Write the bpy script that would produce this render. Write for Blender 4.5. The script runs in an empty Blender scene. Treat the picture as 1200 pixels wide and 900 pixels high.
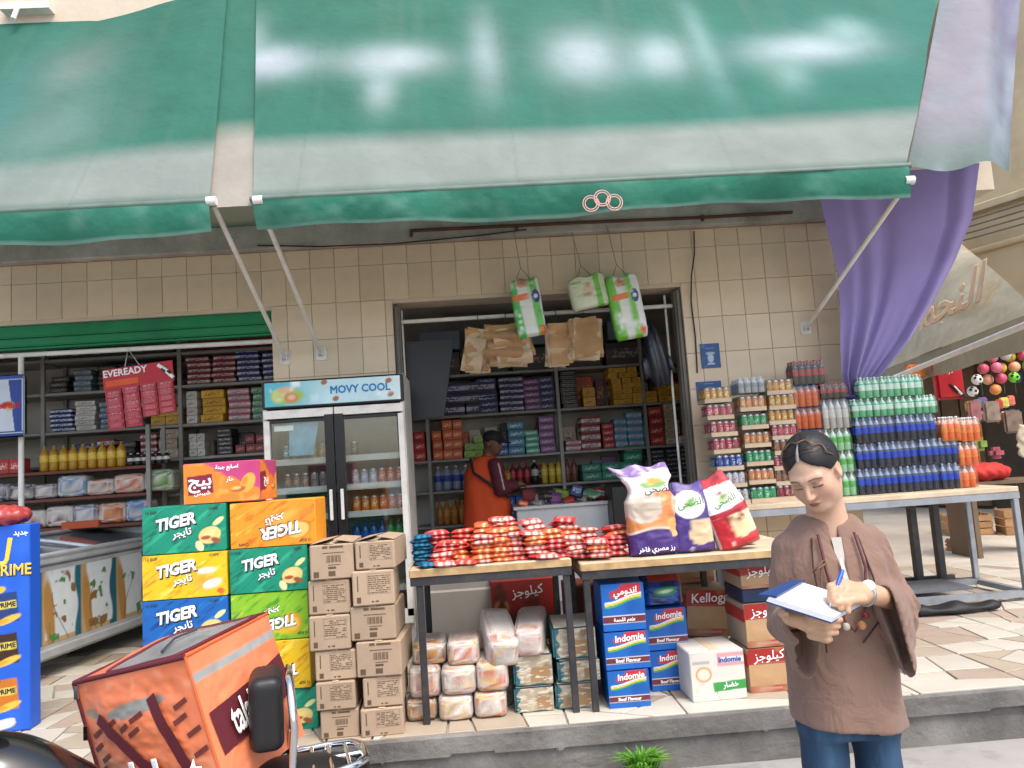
import bpy, bmesh, math, random
import numpy as np
from mathutils import Vector, Matrix, Euler

scene = bpy.context.scene
col = scene.collection
R = math.radians
random.seed(7)
rng = np.random.default_rng(7)

# ------------------------------------------------------------------ camera, sky, sun, exposure
cam_d = bpy.data.cameras.new('camera')
cam_d.sensor_fit = 'HORIZONTAL'; cam_d.sensor_width = 36.0; cam_d.lens = 27.0
cam_d.clip_start = 0.05; cam_d.clip_end = 3000
cam = bpy.data.objects.new('camera', cam_d); col.objects.link(cam)
_y, _p, _r = .0476, .1043, .0679
_f = Vector((math.sin(_y)*math.cos(_p), math.cos(_y)*math.cos(_p), math.sin(_p)))
_rt = Vector((math.cos(_y), -math.sin(_y), 0)); _up = _rt.cross(_f)
_R2 = _rt*math.cos(_r) - _up*math.sin(_r); _U2 = _up*math.cos(_r) + _rt*math.sin(_r)
cam.matrix_world = Matrix(((_R2.x, _U2.x, -_f.x, 0), (_R2.y, _U2.y, -_f.y, -6.275), (_R2.z, _U2.z, -_f.z, 1.25), (0, 0, 0, 1)))
scene.camera = cam

SUN_EL, SUN_AZ = 60.0, 150.0      # elevation; azimuth clockwise from +y (the sun stands behind the camera, to its right)
world = bpy.data.worlds.new('World'); scene.world = world; world.use_nodes = True
nt = world.node_tree
sky = nt.nodes.new('ShaderNodeTexSky'); sky.sky_type = 'NISHITA'; sky.sun_disc = False
sky.sun_elevation = R(SUN_EL); sky.sun_rotation = R(SUN_AZ); sky.dust_density = 3.5; sky.air_density = 1.0; sky.ozone_density = 0.3
nt.links.new(sky.outputs[0], nt.nodes['Background'].inputs[0])
nt.nodes['Background'].inputs[1].default_value = 0.15
sd = bpy.data.lights.new('sun', 'SUN'); sd.energy = 0.8; sd.angle = R(24); sd.color = (1.0, .97, .93)
sun = bpy.data.objects.new('sun', sd); col.objects.link(sun)
_sv = Vector((math.sin(R(SUN_AZ))*math.cos(R(SUN_EL)), math.cos(R(SUN_AZ))*math.cos(R(SUN_EL)), math.sin(R(SUN_EL))))
sun.rotation_euler = _sv.to_track_quat('Z', 'Y').to_euler()
sun.location = (4, -8, 9)
scene.view_settings.view_transform = 'Standard'; scene.view_settings.look = 'None'
scene.view_settings.gamma = 1.0; scene.view_settings.exposure = 1.3
scene.view_settings.use_curve_mapping = False

# ------------------------------------------------------------------ helpers
def lin(c):
    if isinstance(c, str):
        c = c.lstrip('#'); c = [int(c[i:i+2], 16)/255 for i in (0, 2, 4)]
        return tuple(x/12.92 if x <= .04045 else ((x+.055)/1.055)**2.4 for x in c)
    return tuple(c)

_mats = {}
def mat(name, color, rough=.6, metal=0.0, var=.12, vs=6.0, bump=0.0, bs=40.0, spec=.4, dirt=0.0, dirtcol=(.12, .1, .08), ds=2.0, alpha=None, rnd=0.0, coat=0.0, trans=0.0, sheen=0.0):
    if name in _mats: return _mats[name]
    m = bpy.data.materials.new(name); m.use_nodes = True; t = m.node_tree; b = t.nodes['Principled BSDF']; L = t.links.new
    c = lin(color); tc = t.nodes.new('ShaderNodeTexCoord')
    n = t.nodes.new('ShaderNodeTexNoise'); n.inputs['Scale'].default_value = vs; n.inputs['Detail'].default_value = 5; L(tc.outputs['Object'], n.inputs['Vector'])
    mr = t.nodes.new('ShaderNodeMapRange'); mr.inputs[1].default_value = .3; mr.inputs[2].default_value = .7; mr.inputs[3].default_value = 1-var; mr.inputs[4].default_value = 1+var*.7
    L(n.outputs[0], mr.inputs[0])
    mul = t.nodes.new('ShaderNodeVectorMath'); mul.operation = 'SCALE'; mul.inputs[0].default_value = c; L(mr.outputs[0], mul.inputs[3])
    out = mul.outputs[0]
    if rnd:
        oi = t.nodes.new('ShaderNodeObjectInfo'); m2 = t.nodes.new('ShaderNodeMapRange'); m2.inputs[3].default_value = 1-rnd; m2.inputs[4].default_value = 1+rnd*.6
        L(oi.outputs['Random'], m2.inputs[0]); s2 = t.nodes.new('ShaderNodeVectorMath'); s2.operation = 'SCALE'; L(out, s2.inputs[0]); L(m2.outputs[0], s2.inputs[3]); out = s2.outputs[0]
    if dirt:
        n2 = t.nodes.new('ShaderNodeTexNoise'); n2.inputs['Scale'].default_value = ds; n2.inputs['Detail'].default_value = 8; n2.inputs['Roughness'].default_value = .65; L(tc.outputs['Object'], n2.inputs['Vector'])
        m3 = t.nodes.new('ShaderNodeMapRange'); m3.inputs[1].default_value = .48; m3.inputs[2].default_value = .75; m3.inputs[4].default_value = dirt; L(n2.outputs[0], m3.inputs[0])
        mx = t.nodes.new('ShaderNodeMix'); mx.data_type = 'RGBA'; L(m3.outputs[0], mx.inputs[0]); L(out, mx.inputs[6]); mx.inputs[7].default_value = (*lin(dirtcol), 1); out = mx.outputs[2]
    L(out, b.inputs['Base Color'])
    b.inputs['Roughness'].default_value = rough; b.inputs['Metallic'].default_value = metal; b.inputs['Specular IOR Level'].default_value = spec
    if coat: b.inputs['Coat Weight'].default_value = coat; b.inputs['Coat Roughness'].default_value = .15
    if trans: b.inputs['Transmission Weight'].default_value = trans
    if sheen: b.inputs['Sheen Weight'].default_value = sheen
    if alpha is not None: b.inputs['Alpha'].default_value = alpha
    if bump:
        bn = t.nodes.new('ShaderNodeTexNoise'); bn.inputs['Scale'].default_value = bs; bn.inputs['Detail'].default_value = 6; L(tc.outputs['Object'], bn.inputs['Vector'])
        bp = t.nodes.new('ShaderNodeBump'); bp.inputs['Strength'].default_value = bump; bp.inputs['Distance'].default_value = .01; L(bn.outputs[0], bp.inputs['Height']); L(bp.outputs[0], b.inputs['Normal'])
    _mats[name] = m; return m

def vmat(name, rough=.5, bump=0.0, bs=30.0, coat=0.0, spec=.4, var=.06, sheen=0.0):
    """printed surface: colour comes from the mesh's own 'print' attribute"""
    if name in _mats: return _mats[name]
    m = bpy.data.materials.new(name); m.use_nodes = True; t = m.node_tree; b = t.nodes['Principled BSDF']; L = t.links.new
    a = t.nodes.new('ShaderNodeAttribute'); a.attribute_name = 'print'
    tc = t.nodes.new('ShaderNodeTexCoord'); n = t.nodes.new('ShaderNodeTexNoise'); n.inputs['Scale'].default_value = 9; n.inputs['Detail'].default_value = 5; L(tc.outputs['Object'], n.inputs['Vector'])
    mr = t.nodes.new('ShaderNodeMapRange'); mr.inputs[1].default_value = .3; mr.inputs[2].default_value = .7; mr.inputs[3].default_value = (1-var)*.82; mr.inputs[4].default_value = (1+var)*.82; L(n.outputs[0], mr.inputs[0])
    s = t.nodes.new('ShaderNodeVectorMath'); s.operation = 'SCALE'; L(a.outputs['Color'], s.inputs[0]); L(mr.outputs[0], s.inputs[3]); L(s.outputs[0], b.inputs['Base Color'])
    b.inputs['Roughness'].default_value = rough; b.inputs['Specular IOR Level'].default_value = spec
    if coat: b.inputs['Coat Weight'].default_value = coat; b.inputs['Coat Roughness'].default_value = .2
    if sheen: b.inputs['Sheen Weight'].default_value = sheen
    if bump:
        bn = t.nodes.new('ShaderNodeTexNoise'); bn.inputs['Scale'].default_value = bs; bn.inputs['Detail'].default_value = 4; L(tc.outputs['Object'], bn.inputs['Vector'])
        bp = t.nodes.new('ShaderNodeBump'); bp.inputs['Strength'].default_value = bump; bp.inputs['Distance'].default_value = .01; L(bn.outputs[0], bp.inputs['Height']); L(bp.outputs[0], b.inputs['Normal'])
    _mats[name] = m; return m

def packmat(name, base, band, ink, rough=.45, coat=0.0, rows=1.0):
    """small pack seen from afar: a body colour, a band across the middle and blocks of tiny unreadable print (flat print on the face)"""
    if name in _mats: return _mats[name]
    m = bpy.data.materials.new(name); m.use_nodes = True; t = m.node_tree; b = t.nodes['Principled BSDF']; L = t.links.new
    tc = t.nodes.new('ShaderNodeTexCoord'); sx = t.nodes.new('ShaderNodeSeparateXYZ'); L(tc.outputs['Generated'], sx.inputs[0])
    def math_(op, a, bb, c=None):
        n = t.nodes.new('ShaderNodeMath'); n.operation = op
        for i, v in enumerate((a, bb, c)):
            if v is None: continue
            if isinstance(v, (int, float)): n.inputs[i].default_value = v
            else: L(v, n.inputs[i])
        return n.outputs[0]
    z = sx.outputs[2]; x = sx.outputs[0]
    zz = math_('FRACT', math_('MULTIPLY', z, rows), 0)
    inband = math_('MULTIPLY', math_('GREATER_THAN', zz, .3), math_('LESS_THAN', zz, .72))
    nz = t.nodes.new('ShaderNodeTexNoise'); nz.inputs['Scale'].default_value = 1; nz.inputs['Detail'].default_value = 2
    mp = t.nodes.new('ShaderNodeMapping'); mp.inputs['Scale'].default_value = (11, 3, 7*rows); L(tc.outputs['Generated'], mp.inputs[0]); L(mp.outputs[0], nz.inputs['Vector'])
    inkm = math_('MULTIPLY', math_('MULTIPLY', math_('GREATER_THAN', nz.outputs[0], .52), inband), math_('MULTIPLY', math_('GREATER_THAN', x, .14), math_('LESS_THAN', x, .86)))
    m1 = t.nodes.new('ShaderNodeMix'); m1.data_type = 'RGBA'; L(inband, m1.inputs[0]); m1.inputs[6].default_value = (*lin(base), 1); m1.inputs[7].default_value = (*lin(band), 1)
    m2 = t.nodes.new('ShaderNodeMix'); m2.data_type = 'RGBA'; L(inkm, m2.inputs[0]); L(m1.outputs[2], m2.inputs[6]); m2.inputs[7].default_value = (*lin(ink), 1)
    oi = t.nodes.new('ShaderNodeObjectInfo'); mr = t.nodes.new('ShaderNodeMapRange'); mr.inputs[3].default_value = .8; mr.inputs[4].default_value = 1.1; L(oi.outputs['Random'], mr.inputs[0])
    s = t.nodes.new('ShaderNodeVectorMath'); s.operation = 'SCALE'; L(m2.outputs[2], s.inputs[0]); L(mr.outputs[0], s.inputs[3]); L(s.outputs[0], b.inputs['Base Color'])
    b.inputs['Roughness'].default_value = rough
    if coat: b.inputs['Coat Weight'].default_value = coat
    _mats[name] = m; return m

def glassmat(name, color=(1, 1, 1), rough=.05, gloss=.12):
    """thin film or pane: mostly lets light through, with a gloss"""
    if name in _mats: return _mats[name]
    m = bpy.data.materials.new(name); m.use_nodes = True; t = m.node_tree; L = t.links.new
    for n in list(t.nodes):
        if n.type == 'BSDF_PRINCIPLED': t.nodes.remove(n)
    o = t.nodes['Material Output']; tr = t.nodes.new('ShaderNodeBsdfTransparent'); tr.inputs[0].default_value = (*lin(color), 1)
    gl = t.nodes.new('ShaderNodeBsdfGlossy'); gl.inputs['Roughness'].default_value = rough
    fr = t.nodes.new('ShaderNodeLayerWeight'); fr.inputs[0].default_value = .35
    mr = t.nodes.new('ShaderNodeMapRange'); mr.inputs[3].default_value = gloss; mr.inputs[4].default_value = .5; L(fr.outputs['Fresnel'], mr.inputs[0])
    mx = t.nodes.new('ShaderNodeMixShader'); L(mr.outputs[0], mx.inputs[0]); L(tr.outputs[0], mx.inputs[1]); L(gl.outputs[0], mx.inputs[2]); L(mx.outputs[0], o.inputs[0])
    _mats[name] = m; return m

def tag(o, label=None, cat=None, group=None, kind=None):
    if label: o['label'] = label
    if cat: o['category'] = cat
    if group: o['group'] = group
    if kind: o['kind'] = kind
    return o

def link(name, me, parent=None, loc=(0, 0, 0), rot=(0, 0, 0), scale=None, mats=None):
    o = bpy.data.objects.new(name, me); col.objects.link(o)
    if mats is not None and me is not None and len(me.materials) == 0:
        for m in (mats if isinstance(mats, (list, tuple)) else [mats]): me.materials.append(m)
    o.parent = parent; o.location = loc; o.rotation_euler = rot
    if scale is not None: o.scale = scale if isinstance(scale, (tuple, list)) else (scale,)*3
    return o

def empty(name, loc=(0, 0, 0), rz=0.0, label=None, cat=None, group=None, rot=None):
    o = bpy.data.objects.new(name, None); col.objects.link(o); o.empty_display_size = .1
    o.location = loc; o.rotation_euler = rot if rot else (0, 0, rz); return tag(o, label, cat, group)

class MB:
    def __init__(s): s.v = []; s.f = []; s.mi = []; s.sm = []
    def add(s, vs, fs, mi=0, smooth=False):
        k = len(s.v); s.v += [tuple(v) for v in vs]
        for f in fs: s.f.append(tuple(i+k for i in f)); s.mi.append(mi); s.sm.append(smooth)
        return s
    def box(s, c, d, rz=0.0, mi=0, M=None):
        x, y, z = d[0]/2, d[1]/2, d[2]/2
        vs = [Vector((sx*x, sy*y, sz*z)) for sz in (-1, 1) for sx, sy in ((-1, -1), (1, -1), (1, 1), (-1, 1))]
        if rz: vs = [Matrix.Rotation(rz, 3, 'Z') @ v for v in vs]
        if M is not None: vs = [M @ v for v in vs]
        vs = [v+Vector(c) for v in vs]
        return s.add(vs, [(0, 3, 2, 1), (4, 5, 6, 7), (0, 1, 5, 4), (1, 2, 6, 5), (2, 3, 7, 6), (3, 0, 4, 7)], mi)
    def tube(s, pts, r, seg=10, mi=0, cap=True, closed=False):
        pts = [Vector(p) for p in pts]; n = len(pts); rr = r if isinstance(r, (list, tuple)) else [r]*n
        vs = []; fs = []; prev = None
        for i, p in enumerate(pts):
            if closed: d = (pts[(i+1) % n]-pts[i-1])
            else: d = (pts[min(i+1, n-1)]-pts[max(i-1, 0)])
            d.normalize()
            a = prev if prev is not None else (Vector((0, 0, 1)) if abs(d.z) < .9 else Vector((1, 0, 0)))
            u = (a-d*a.dot(d)).normalized(); w = d.cross(u); prev = u
            for k in range(seg):
                t = 2*math.pi*k/seg; vs.append(p+(u*math.cos(t)+w*math.sin(t))*rr[i])
        m = n if closed else n-1
        for i in range(m):
            j = (i+1) % n
            for k in range(seg): fs.append((i*seg+k, i*seg+(k+1) % seg, j*seg+(k+1) % seg, j*seg+k))
        s.add(vs, fs, mi, True)
        if cap and not closed:
            s.add(vs[:seg], [tuple(reversed(range(seg)))], mi); s.add(vs[-seg:], [tuple(range(seg))], mi)
        return s
    def lathe(s, prof, seg=14, c=(0, 0, 0), mi=0, mis=None):
        n = len(prof); vs = []
        for r, z in prof:
            for k in range(seg):
                t = 2*math.pi*k/seg; vs.append((c[0]+r*math.cos(t), c[1]+r*math.sin(t), c[2]+z))
        for i in range(n-1):
            fs = [(i*seg+k, i*seg+(k+1) % seg, (i+1)*seg+(k+1) % seg, (i+1)*seg+k) for k in range(seg)]
            k0 = len(s.v)
            if i == 0: base = k0; s.v += vs
            for f in fs: s.f.append(tuple(j+base for j in f)); s.mi.append(mis[i] if mis else mi); s.sm.append(True)
        return s
    def grid(s, P, mi=0, smooth=True, flip=False, wrapu=False):
        """P[i][j] -> point"""
        a = len(P); b = len(P[0]); vs = [p for row in P for p in row]; fs = []
        for i in range(a-1):
            for j in range(b if wrapu else b-1):
                q = (i*b+j, i*b+(j+1) % b, (i+1)*b+(j+1) % b, (i+1)*b+j); fs.append(q[::-1] if flip else q)
        return s.add(vs, fs, mi, smooth)
    def mesh(s, name, mats, bevel=0.0, seg=1):
        me = bpy.data.meshes.new(name); me.from_pydata(s.v, [], s.f)
        for m in (mats if isinstance(mats, (list, tuple)) else [mats]): me.materials.append(m)
        me.polygons.foreach_set('material_index', s.mi); me.polygons.foreach_set('use_smooth', s.sm); me.update()
        if bevel:
            bm = bmesh.new(); bm.from_mesh(me)
            bmesh.ops.bevel(bm, geom=[e for e in bm.edges if len(e.link_faces) == 2 and e.calc_face_angle(0) > .5], offset=bevel, segments=seg, affect='EDGES', clamp_overlap=True)
            bm.to_mesh(me); bm.free()
        return me
    def obj(s, name, mats, parent=None, loc=(0, 0, 0), rot=(0, 0, 0), bevel=0.0, seg=1):
        return link(name, s.mesh(name, mats, bevel, seg), parent, loc, rot)

_bc = {}
def boxmesh(d, m, bevel=.004, seg=1, base=True):
    key = (tuple(round(x, 4) for x in d), tuple(x.name for x in m) if isinstance(m, (list, tuple)) else m.name, bevel, base, seg)
    if key not in _bc: _bc[key] = MB().box((0, 0, d[2]/2 if base else 0), d).mesh('box', m, bevel, seg)
    return _bc[key]
def box(name, d, m, loc, rz=0.0, parent=None, bevel=.004, rot=None, base=True, seg=1):
    """box standing on its base centre"""
    return link(name, boxmesh(d, m, bevel, seg, base), parent, loc, rot if rot else (0, 0, rz))

# --- lettering
AR = {'ا': (0xFE8D, 0xFE8E), 'ب': (0xFE8F, 0xFE90, 0xFE91, 0xFE92), 'ت': (0xFE95, 0xFE96, 0xFE97, 0xFE98), 'ج': (0xFE9D, 0xFE9E, 0xFE9F, 0xFEA0), 'ح': (0xFEA1, 0xFEA2, 0xFEA3, 0xFEA4), 'د': (0xFEA9, 0xFEAA), 'ر': (0xFEAD, 0xFEAE), 'ز': (0xFEAF, 0xFEB0), 'س': (0xFEB1, 0xFEB2, 0xFEB3, 0xFEB4), 'ش': (0xFEB5, 0xFEB6, 0xFEB7, 0xFEB8), 'ص': (0xFEB9, 0xFEBA, 0xFEBB, 0xFEBC), 'ض': (0xFEBD, 0xFEBE, 0xFEBF, 0xFEC0), 'ط': (0xFEC1, 0xFEC2, 0xFEC3, 0xFEC4), 'ع': (0xFEC9, 0xFECA, 0xFECB, 0xFECC), 'ف': (0xFED1, 0xFED2, 0xFED3, 0xFED4), 'ق': (0xFED5, 0xFED6, 0xFED7, 0xFED8), 'ك': (0xFED9, 0xFEDA, 0xFEDB, 0xFEDC), 'ل': (0xFEDD, 0xFEDE, 0xFEDF, 0xFEE0), 'م': (0xFEE1, 0xFEE2, 0xFEE3, 0xFEE4), 'ن': (0xFEE5, 0xFEE6, 0xFEE7, 0xFEE8), 'ه': (0xFEE9, 0xFEEA, 0xFEEB, 0xFEEC), 'و': (0xFEED, 0xFEEE), 'ى': (0xFEEF, 0xFEF0), 'ي': (0xFEF1, 0xFEF2, 0xFEF3, 0xFEF4), 'ة': (0xFE93, 0xFE94), 'خ': (0xFEA5, 0xFEA6, 0xFEA7, 0xFEA8)}
def ar(s):
    out = []
    for i, c in enumerate(s):
        if c not in AR: out.append(c); continue
        f = AR[c]; pj = i > 0 and s[i-1] in AR and len(AR[s[i-1]]) == 4; nj = i+1 < len(s) and s[i+1] in AR and len(f) == 4
        out.append(chr(f[3] if pj and nj else f[1] if pj else f[2] if nj else f[0]))
    return ''.join(reversed(out))
_tc = {}
def textmesh(s, size, m, bold=0.0, shear=0.0, squash=1.0):
    key = (s, round(size, 4), m.name, bold, shear, squash)
    if key in _tc: return _tc[key]
    cu = bpy.data.curves.new('lettering', 'FONT'); cu.body = s; cu.size = size; cu.align_x = 'CENTER'; cu.align_y = 'CENTER'; cu.shear = shear; cu.resolution_u = 2
    if bold: cu.bevel_depth = bold*size; cu.bevel_resolution = 0
    o = bpy.data.objects.new('lettering', cu); col.objects.link(o)
    dg = bpy.context.evaluated_depsgraph_get(); dg.update(); me = bpy.data.meshes.new_from_object(o.evaluated_get(dg))
    bpy.data.objects.remove(o); bpy.data.curves.remove(cu)
    n = len(me.vertices); a = np.empty(n*3, 'f'); me.vertices.foreach_get('co', a); a = a.reshape(n, 3)
    a[:, 0] *= squash
    b = np.stack([a[:, 0], -np.clip(a[:, 2], -.0006, .0006)-.0004, a[:, 1]], 1); me.vertices.foreach_set('co', b.ravel())   # stand it upright, facing -y
    me.materials.clear(); me.materials.append(m); me.update(); _tc[key] = me; return me
def letter(s, size, m, parent, loc, rot=(0, 0, 0), bold=0.0, shear=0.0, squash=1.0, name='lettering'):
    return link(name, textmesh(s, size, m, bold, shear, squash), parent, loc, rot)

# --- printed art: a fine sheet whose vertices carry the ink
def setprint(me, C):
    at = me.attributes.new('print', 'FLOAT_COLOR', 'POINT'); C4 = np.ones((len(C), 4), 'f'); C4[:, :3] = C; at.data.foreach_set('color', C4.ravel())
_ac = {}
def art(key, w, h, fn, m, cell=.004):
    """sheet in the xz plane facing -y, centred; fn(x, z) in metres from the centre -> linear rgb"""
    if key in _ac: return _ac[key]
    nx = max(2, int(w/cell)); nz = max(2, int(h/cell)); X, Z = np.meshgrid(np.linspace(-w/2, w/2, nx+1), np.linspace(-h/2, h/2, nz+1))
    X = X.ravel(); Z = Z.ravel(); V = np.stack([X, 0*X, Z], 1)
    i = np.arange(nz)[:, None]*(nx+1)+np.arange(nx)[None]; F = np.stack([i, i+1, i+nx+2, i+nx+1], -1).reshape(-1, 4)
    me = bpy.data.meshes.new('print'); me.vertices.add(len(V)); me.vertices.foreach_set('co', V.ravel()); me.loops.add(F.size); me.loops.foreach_set('vertex_index', F.ravel().astype('i'))
    me.polygons.add(len(F)); me.polygons.foreach_set('loop_start', np.arange(0, F.size, 4, dtype='i')); me.update(); me.validate()
    setprint(me, fn(X, Z)); me.materials.append(m); _ac[key] = me; return me
class Ink:
    """painter's model over a set of points"""
    def __init__(s, x, z, c): s.x = x; s.z = z; s.c = np.tile(np.array(lin(c)), (len(x), 1))
    def put(s, mask, c): m = np.clip(mask, 0, 1)[:, None]; s.c = s.c*(1-m)+m*np.array(lin(c)); return s
    def ell(s, cx, cz, rx, rz, c, a=0.0, soft=.15):
        ca, sa = math.cos(a), math.sin(a); X = s.x-cx; Z = s.z-cz; u = (X*ca+Z*sa)/rx; v = (-X*sa+Z*ca)/rz
        return s.put((1-np.sqrt(u*u+v*v))/soft, c)
    def rect(s, x0, z0, x1, z1, c, a=0.0, soft=.002):
        cx, cz = (x0+x1)/2, (z0+z1)/2; ca, sa = math.cos(a), math.sin(a); X = s.x-cx; Z = s.z-cz; u = X*ca+Z*sa; v = -X*sa+Z*ca
        return s.put(np.minimum(((x1-x0)/2-abs(u)), ((z1-z0)/2-abs(v)))/soft+.5, c)
    def noise(s, sc, lo, hi, c, seed=0, sx=1.0, sz=1.0):
        n = vnoise(s.x*sc*sx+seed*13.7, s.z*sc*sz+seed*7.1); return s.put((n-lo)/(hi-lo), c)
_tab = np.random.default_rng(3).random((64, 64))
def vnoise(x, y):
    def one(x, y):
        xi = np.floor(x).astype(int); yi = np.floor(y).astype(int); fx = x-xi; fy = y-yi; fx = fx*fx*(3-2*fx); fy = fy*fy*(3-2*fy)
        g = lambda a, b: _tab[a % 64, b % 64]
        return (g(xi, yi)*(1-fx)+g(xi+1, yi)*fx)*(1-fy)+(g(xi, yi+1)*(1-fx)+g(xi+1, yi+1)*fx)*fy
    return (one(x, y)+.5*one(2*x+5, 2*y+9)+.25*one(4*x, 4*y+3))/1.75

# --- implicit surfaces (bodies, sacks): numpy surface nets
def surfnet(sdf, lo, hi, h, relax=1):
    lo = np.array(lo, float); hi = np.array(hi, float); n = np.ceil((hi-lo)/h).astype(int)+1
    g = [lo[i]+h*np.arange(n[i]) for i in range(3)]; P = np.stack(np.meshgrid(*g, indexing='ij'), -1)
    D = sdf(P.reshape(-1, 3)).reshape(n); I = D < 0
    cs = [D[a:n[0]-1+a, b:n[1]-1+b, c:n[2]-1+c] for a in (0, 1) for b in (0, 1) for c in (0, 1)]
    off = [(a, b, c) for a in (0, 1) for b in (0, 1) for c in (0, 1)]
    ins = sum((c < 0).astype(int) for c in cs); act = (ins > 0) & (ins < 8); idx = np.argwhere(act); vid = -np.ones(act.shape, int); vid[act] = np.arange(len(idx))
    acc = np.zeros((len(idx), 3)); cnt = np.zeros(len(idx)); cv = [c[act] for c in cs]
    for i in range(8):
        for j in range(i+1, 8):
            d = np.array(off[j])-np.array(off[i])
            if abs(d).sum() != 1: continue
            m = (cv[i] < 0) != (cv[j] < 0); t = np.where(m, cv[i]/np.where(m, cv[i]-cv[j], 1), 0)
            acc += np.where(m[:, None], np.array(off[i])+t[:, None]*d, 0); cnt += m
    V = lo+h*(idx+acc/np.maximum(cnt, 1)[:, None]); F = []
    for ax in range(3):
        s0 = [slice(None)]*3; s1 = [slice(None)]*3; s0[ax] = slice(0, -1); s1[ax] = slice(1, None)
        ch = I[tuple(s0)] != I[tuple(s1)]; e = np.argwhere(ch); b, c = (ax+1) % 3, (ax+2) % 3
        e = e[(e[:, b] > 0) & (e[:, c] > 0) & (e[:, b] < n[b]-1) & (e[:, c] < n[c]-1)]
        q = []
        for db, dc in ((-1, -1), (0, -1), (0, 0), (-1, 0)):
            k = e.copy(); k[:, b] += db; k[:, c] += dc; q.append(vid[k[:, 0], k[:, 1], k[:, 2]])
        q = np.stack(q, 1); fl = ~I[e[:, 0], e[:, 1], e[:, 2]]; q[fl] = q[fl][:, ::-1]; F.append(q)
    F = np.concatenate(F)
    for _ in range(relax):      # ease out the grid's terraces
        S = np.zeros_like(V); N = np.zeros(len(V))
        for a in range(4): np.add.at(S, F[:, a], V[F[:, (a+1) % 4]]+V[F[:, a-1]]); np.add.at(N, F[:, a], 2)
        V = V+.55*(S/np.maximum(N, 1)[:, None]-V)
    return V, F
def npmesh(name, V, F, m, smooth=True, pcol=None):
    me = bpy.data.meshes.new(name); me.vertices.add(len(V)); me.vertices.foreach_set('co', np.asarray(V, 'f').ravel()); me.loops.add(F.size); me.loops.foreach_set('vertex_index', F.ravel().astype('i'))
    me.polygons.add(len(F)); me.polygons.foreach_set('loop_start', np.arange(0, F.size, F.shape[1], dtype='i')); me.polygons.foreach_set('use_smooth', np.full(len(F), smooth)); me.update(); me.validate()
    if pcol is not None: setprint(me, pcol)
    for x in (m if isinstance(m, (list, tuple)) else [m]): me.materials.append(x)
    return me
def smin(a, b, k): h = np.clip(.5+.5*(b-a)/k, 0, 1); return b*(1-h)+a*h-k*h*(1-h)
def smax(a, b, k): return -smin(-a, -b, k)
def cap(P, a, b, ra, rb=None):
    rb = ra if rb is None else rb; a = np.array(a); b = np.array(b); d = b-a; t = np.clip(((P-a)@d)/(d@d), 0, 1)
    return np.linalg.norm(P-a-t[:, None]*d, axis=1)-(ra+(rb-ra)*t)
def ells(P, c, r, M=None):
    q = P-np.array(c)
    if M is not None: q = q@M
    r = np.array(r); k0 = np.linalg.norm(q/r, axis=1); k1 = np.linalg.norm(q/(r*r), axis=1); return k0*(k0-1)/np.maximum(k1, 1e-9)
def rotm(x=0, y=0, z=0): return np.array(Euler((R(x), R(y), R(z)), 'XYZ').to_matrix())

ORD = ['first', 'second', 'third', 'fourth', 'fifth', 'sixth', 'seventh', 'eighth', 'ninth', 'tenth', 'eleventh', 'twelfth']
WHITE = mat('white ink', '#f2f2ee', .5, var=.03); BLACK = mat('black ink', '#181512', .5, var=.03)
STEEL = mat('dark painted steel', '#3a3a3c', .45, .3, var=.25, bump=.15, dirt=.4, dirtcol='#6b6258', ds=9)
GREYSTEEL = mat('grey painted steel', '#8f9499', .42, .2, var=.15, dirt=.45, dirtcol='#5f574c', ds=8)
CHROME = mat('chrome', '#d6d8da', .12, 1.0, var=.1)
WHITEPAINT = mat('white painted steel', '#dcd9d2', .4, .0, var=.1, dirt=.3, dirtcol='#8a7a66', ds=10)
WOOD = mat('worn plywood', '#c9b699', .65, var=.2, vs=3, bump=.2, bs=25, dirt=.5, dirtcol='#8d7a60', ds=5)
WOODEDGE = mat('plywood edge', '#b7976a', .7, var=.3, vs=14, dirt=.4, dirtcol='#7a5f3c', ds=8)
CARD = mat('brown cardboard', '#ab947b', .75, var=.1, vs=5, bump=.06, bs=60, rnd=.1, dirt=.25, dirtcol='#8f7354', ds=6)
# ------------------------------------------------------------------ the ground
def concmat(name, c1, c2, c3, sc=1.3, bump=.35, rough=.85):
    m = bpy.data.materials.new(name); m.use_nodes = True; t = m.node_tree; b = t.nodes['Principled BSDF']; L = t.links.new
    tc = t.nodes.new('ShaderNodeTexCoord')
    def noise(s, d=8, rg=.62):
        n = t.nodes.new('ShaderNodeTexNoise'); n.inputs['Scale'].default_value = s; n.inputs['Detail'].default_value = d; n.inputs['Roughness'].default_value = rg; L(tc.outputs['Object'], n.inputs['Vector']); return n.outputs[0]
    r = t.nodes.new('ShaderNodeValToRGB'); r.color_ramp.elements[0].position = .32; r.color_ramp.elements[1].position = .68
    r.color_ramp.elements[0].color = (*lin(c1), 1); r.color_ramp.elements[1].color = (*lin(c3), 1); e = r.color_ramp.elements.new(.5); e.color = (*lin(c2), 1)
    L(noise(sc), r.inputs[0])
    r2 = t.nodes.new('ShaderNodeMapRange'); r2.inputs[1].default_value = .55; r2.inputs[2].default_value = .8; r2.inputs[3].default_value = 1; r2.inputs[4].default_value = .55; L(noise(sc*5, 10, .7), r2.inputs[0])
    s = t.nodes.new('ShaderNodeVectorMath'); s.operation = 'SCALE'; L(r.outputs[0], s.inputs[0]); L(r2.outputs[0], s.inputs[3]); L(s.outputs[0], b.inputs['Base Color'])
    b.inputs['Roughness'].default_value = rough
    bp = t.nodes.new('ShaderNodeBump'); bp.inputs['Strength'].default_value = bump; bp.inputs['Distance'].default_value = .01; L(noise(38, 10, .7), bp.inputs['Height']); L(bp.outputs[0], b.inputs['Normal'])
    return m
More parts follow.
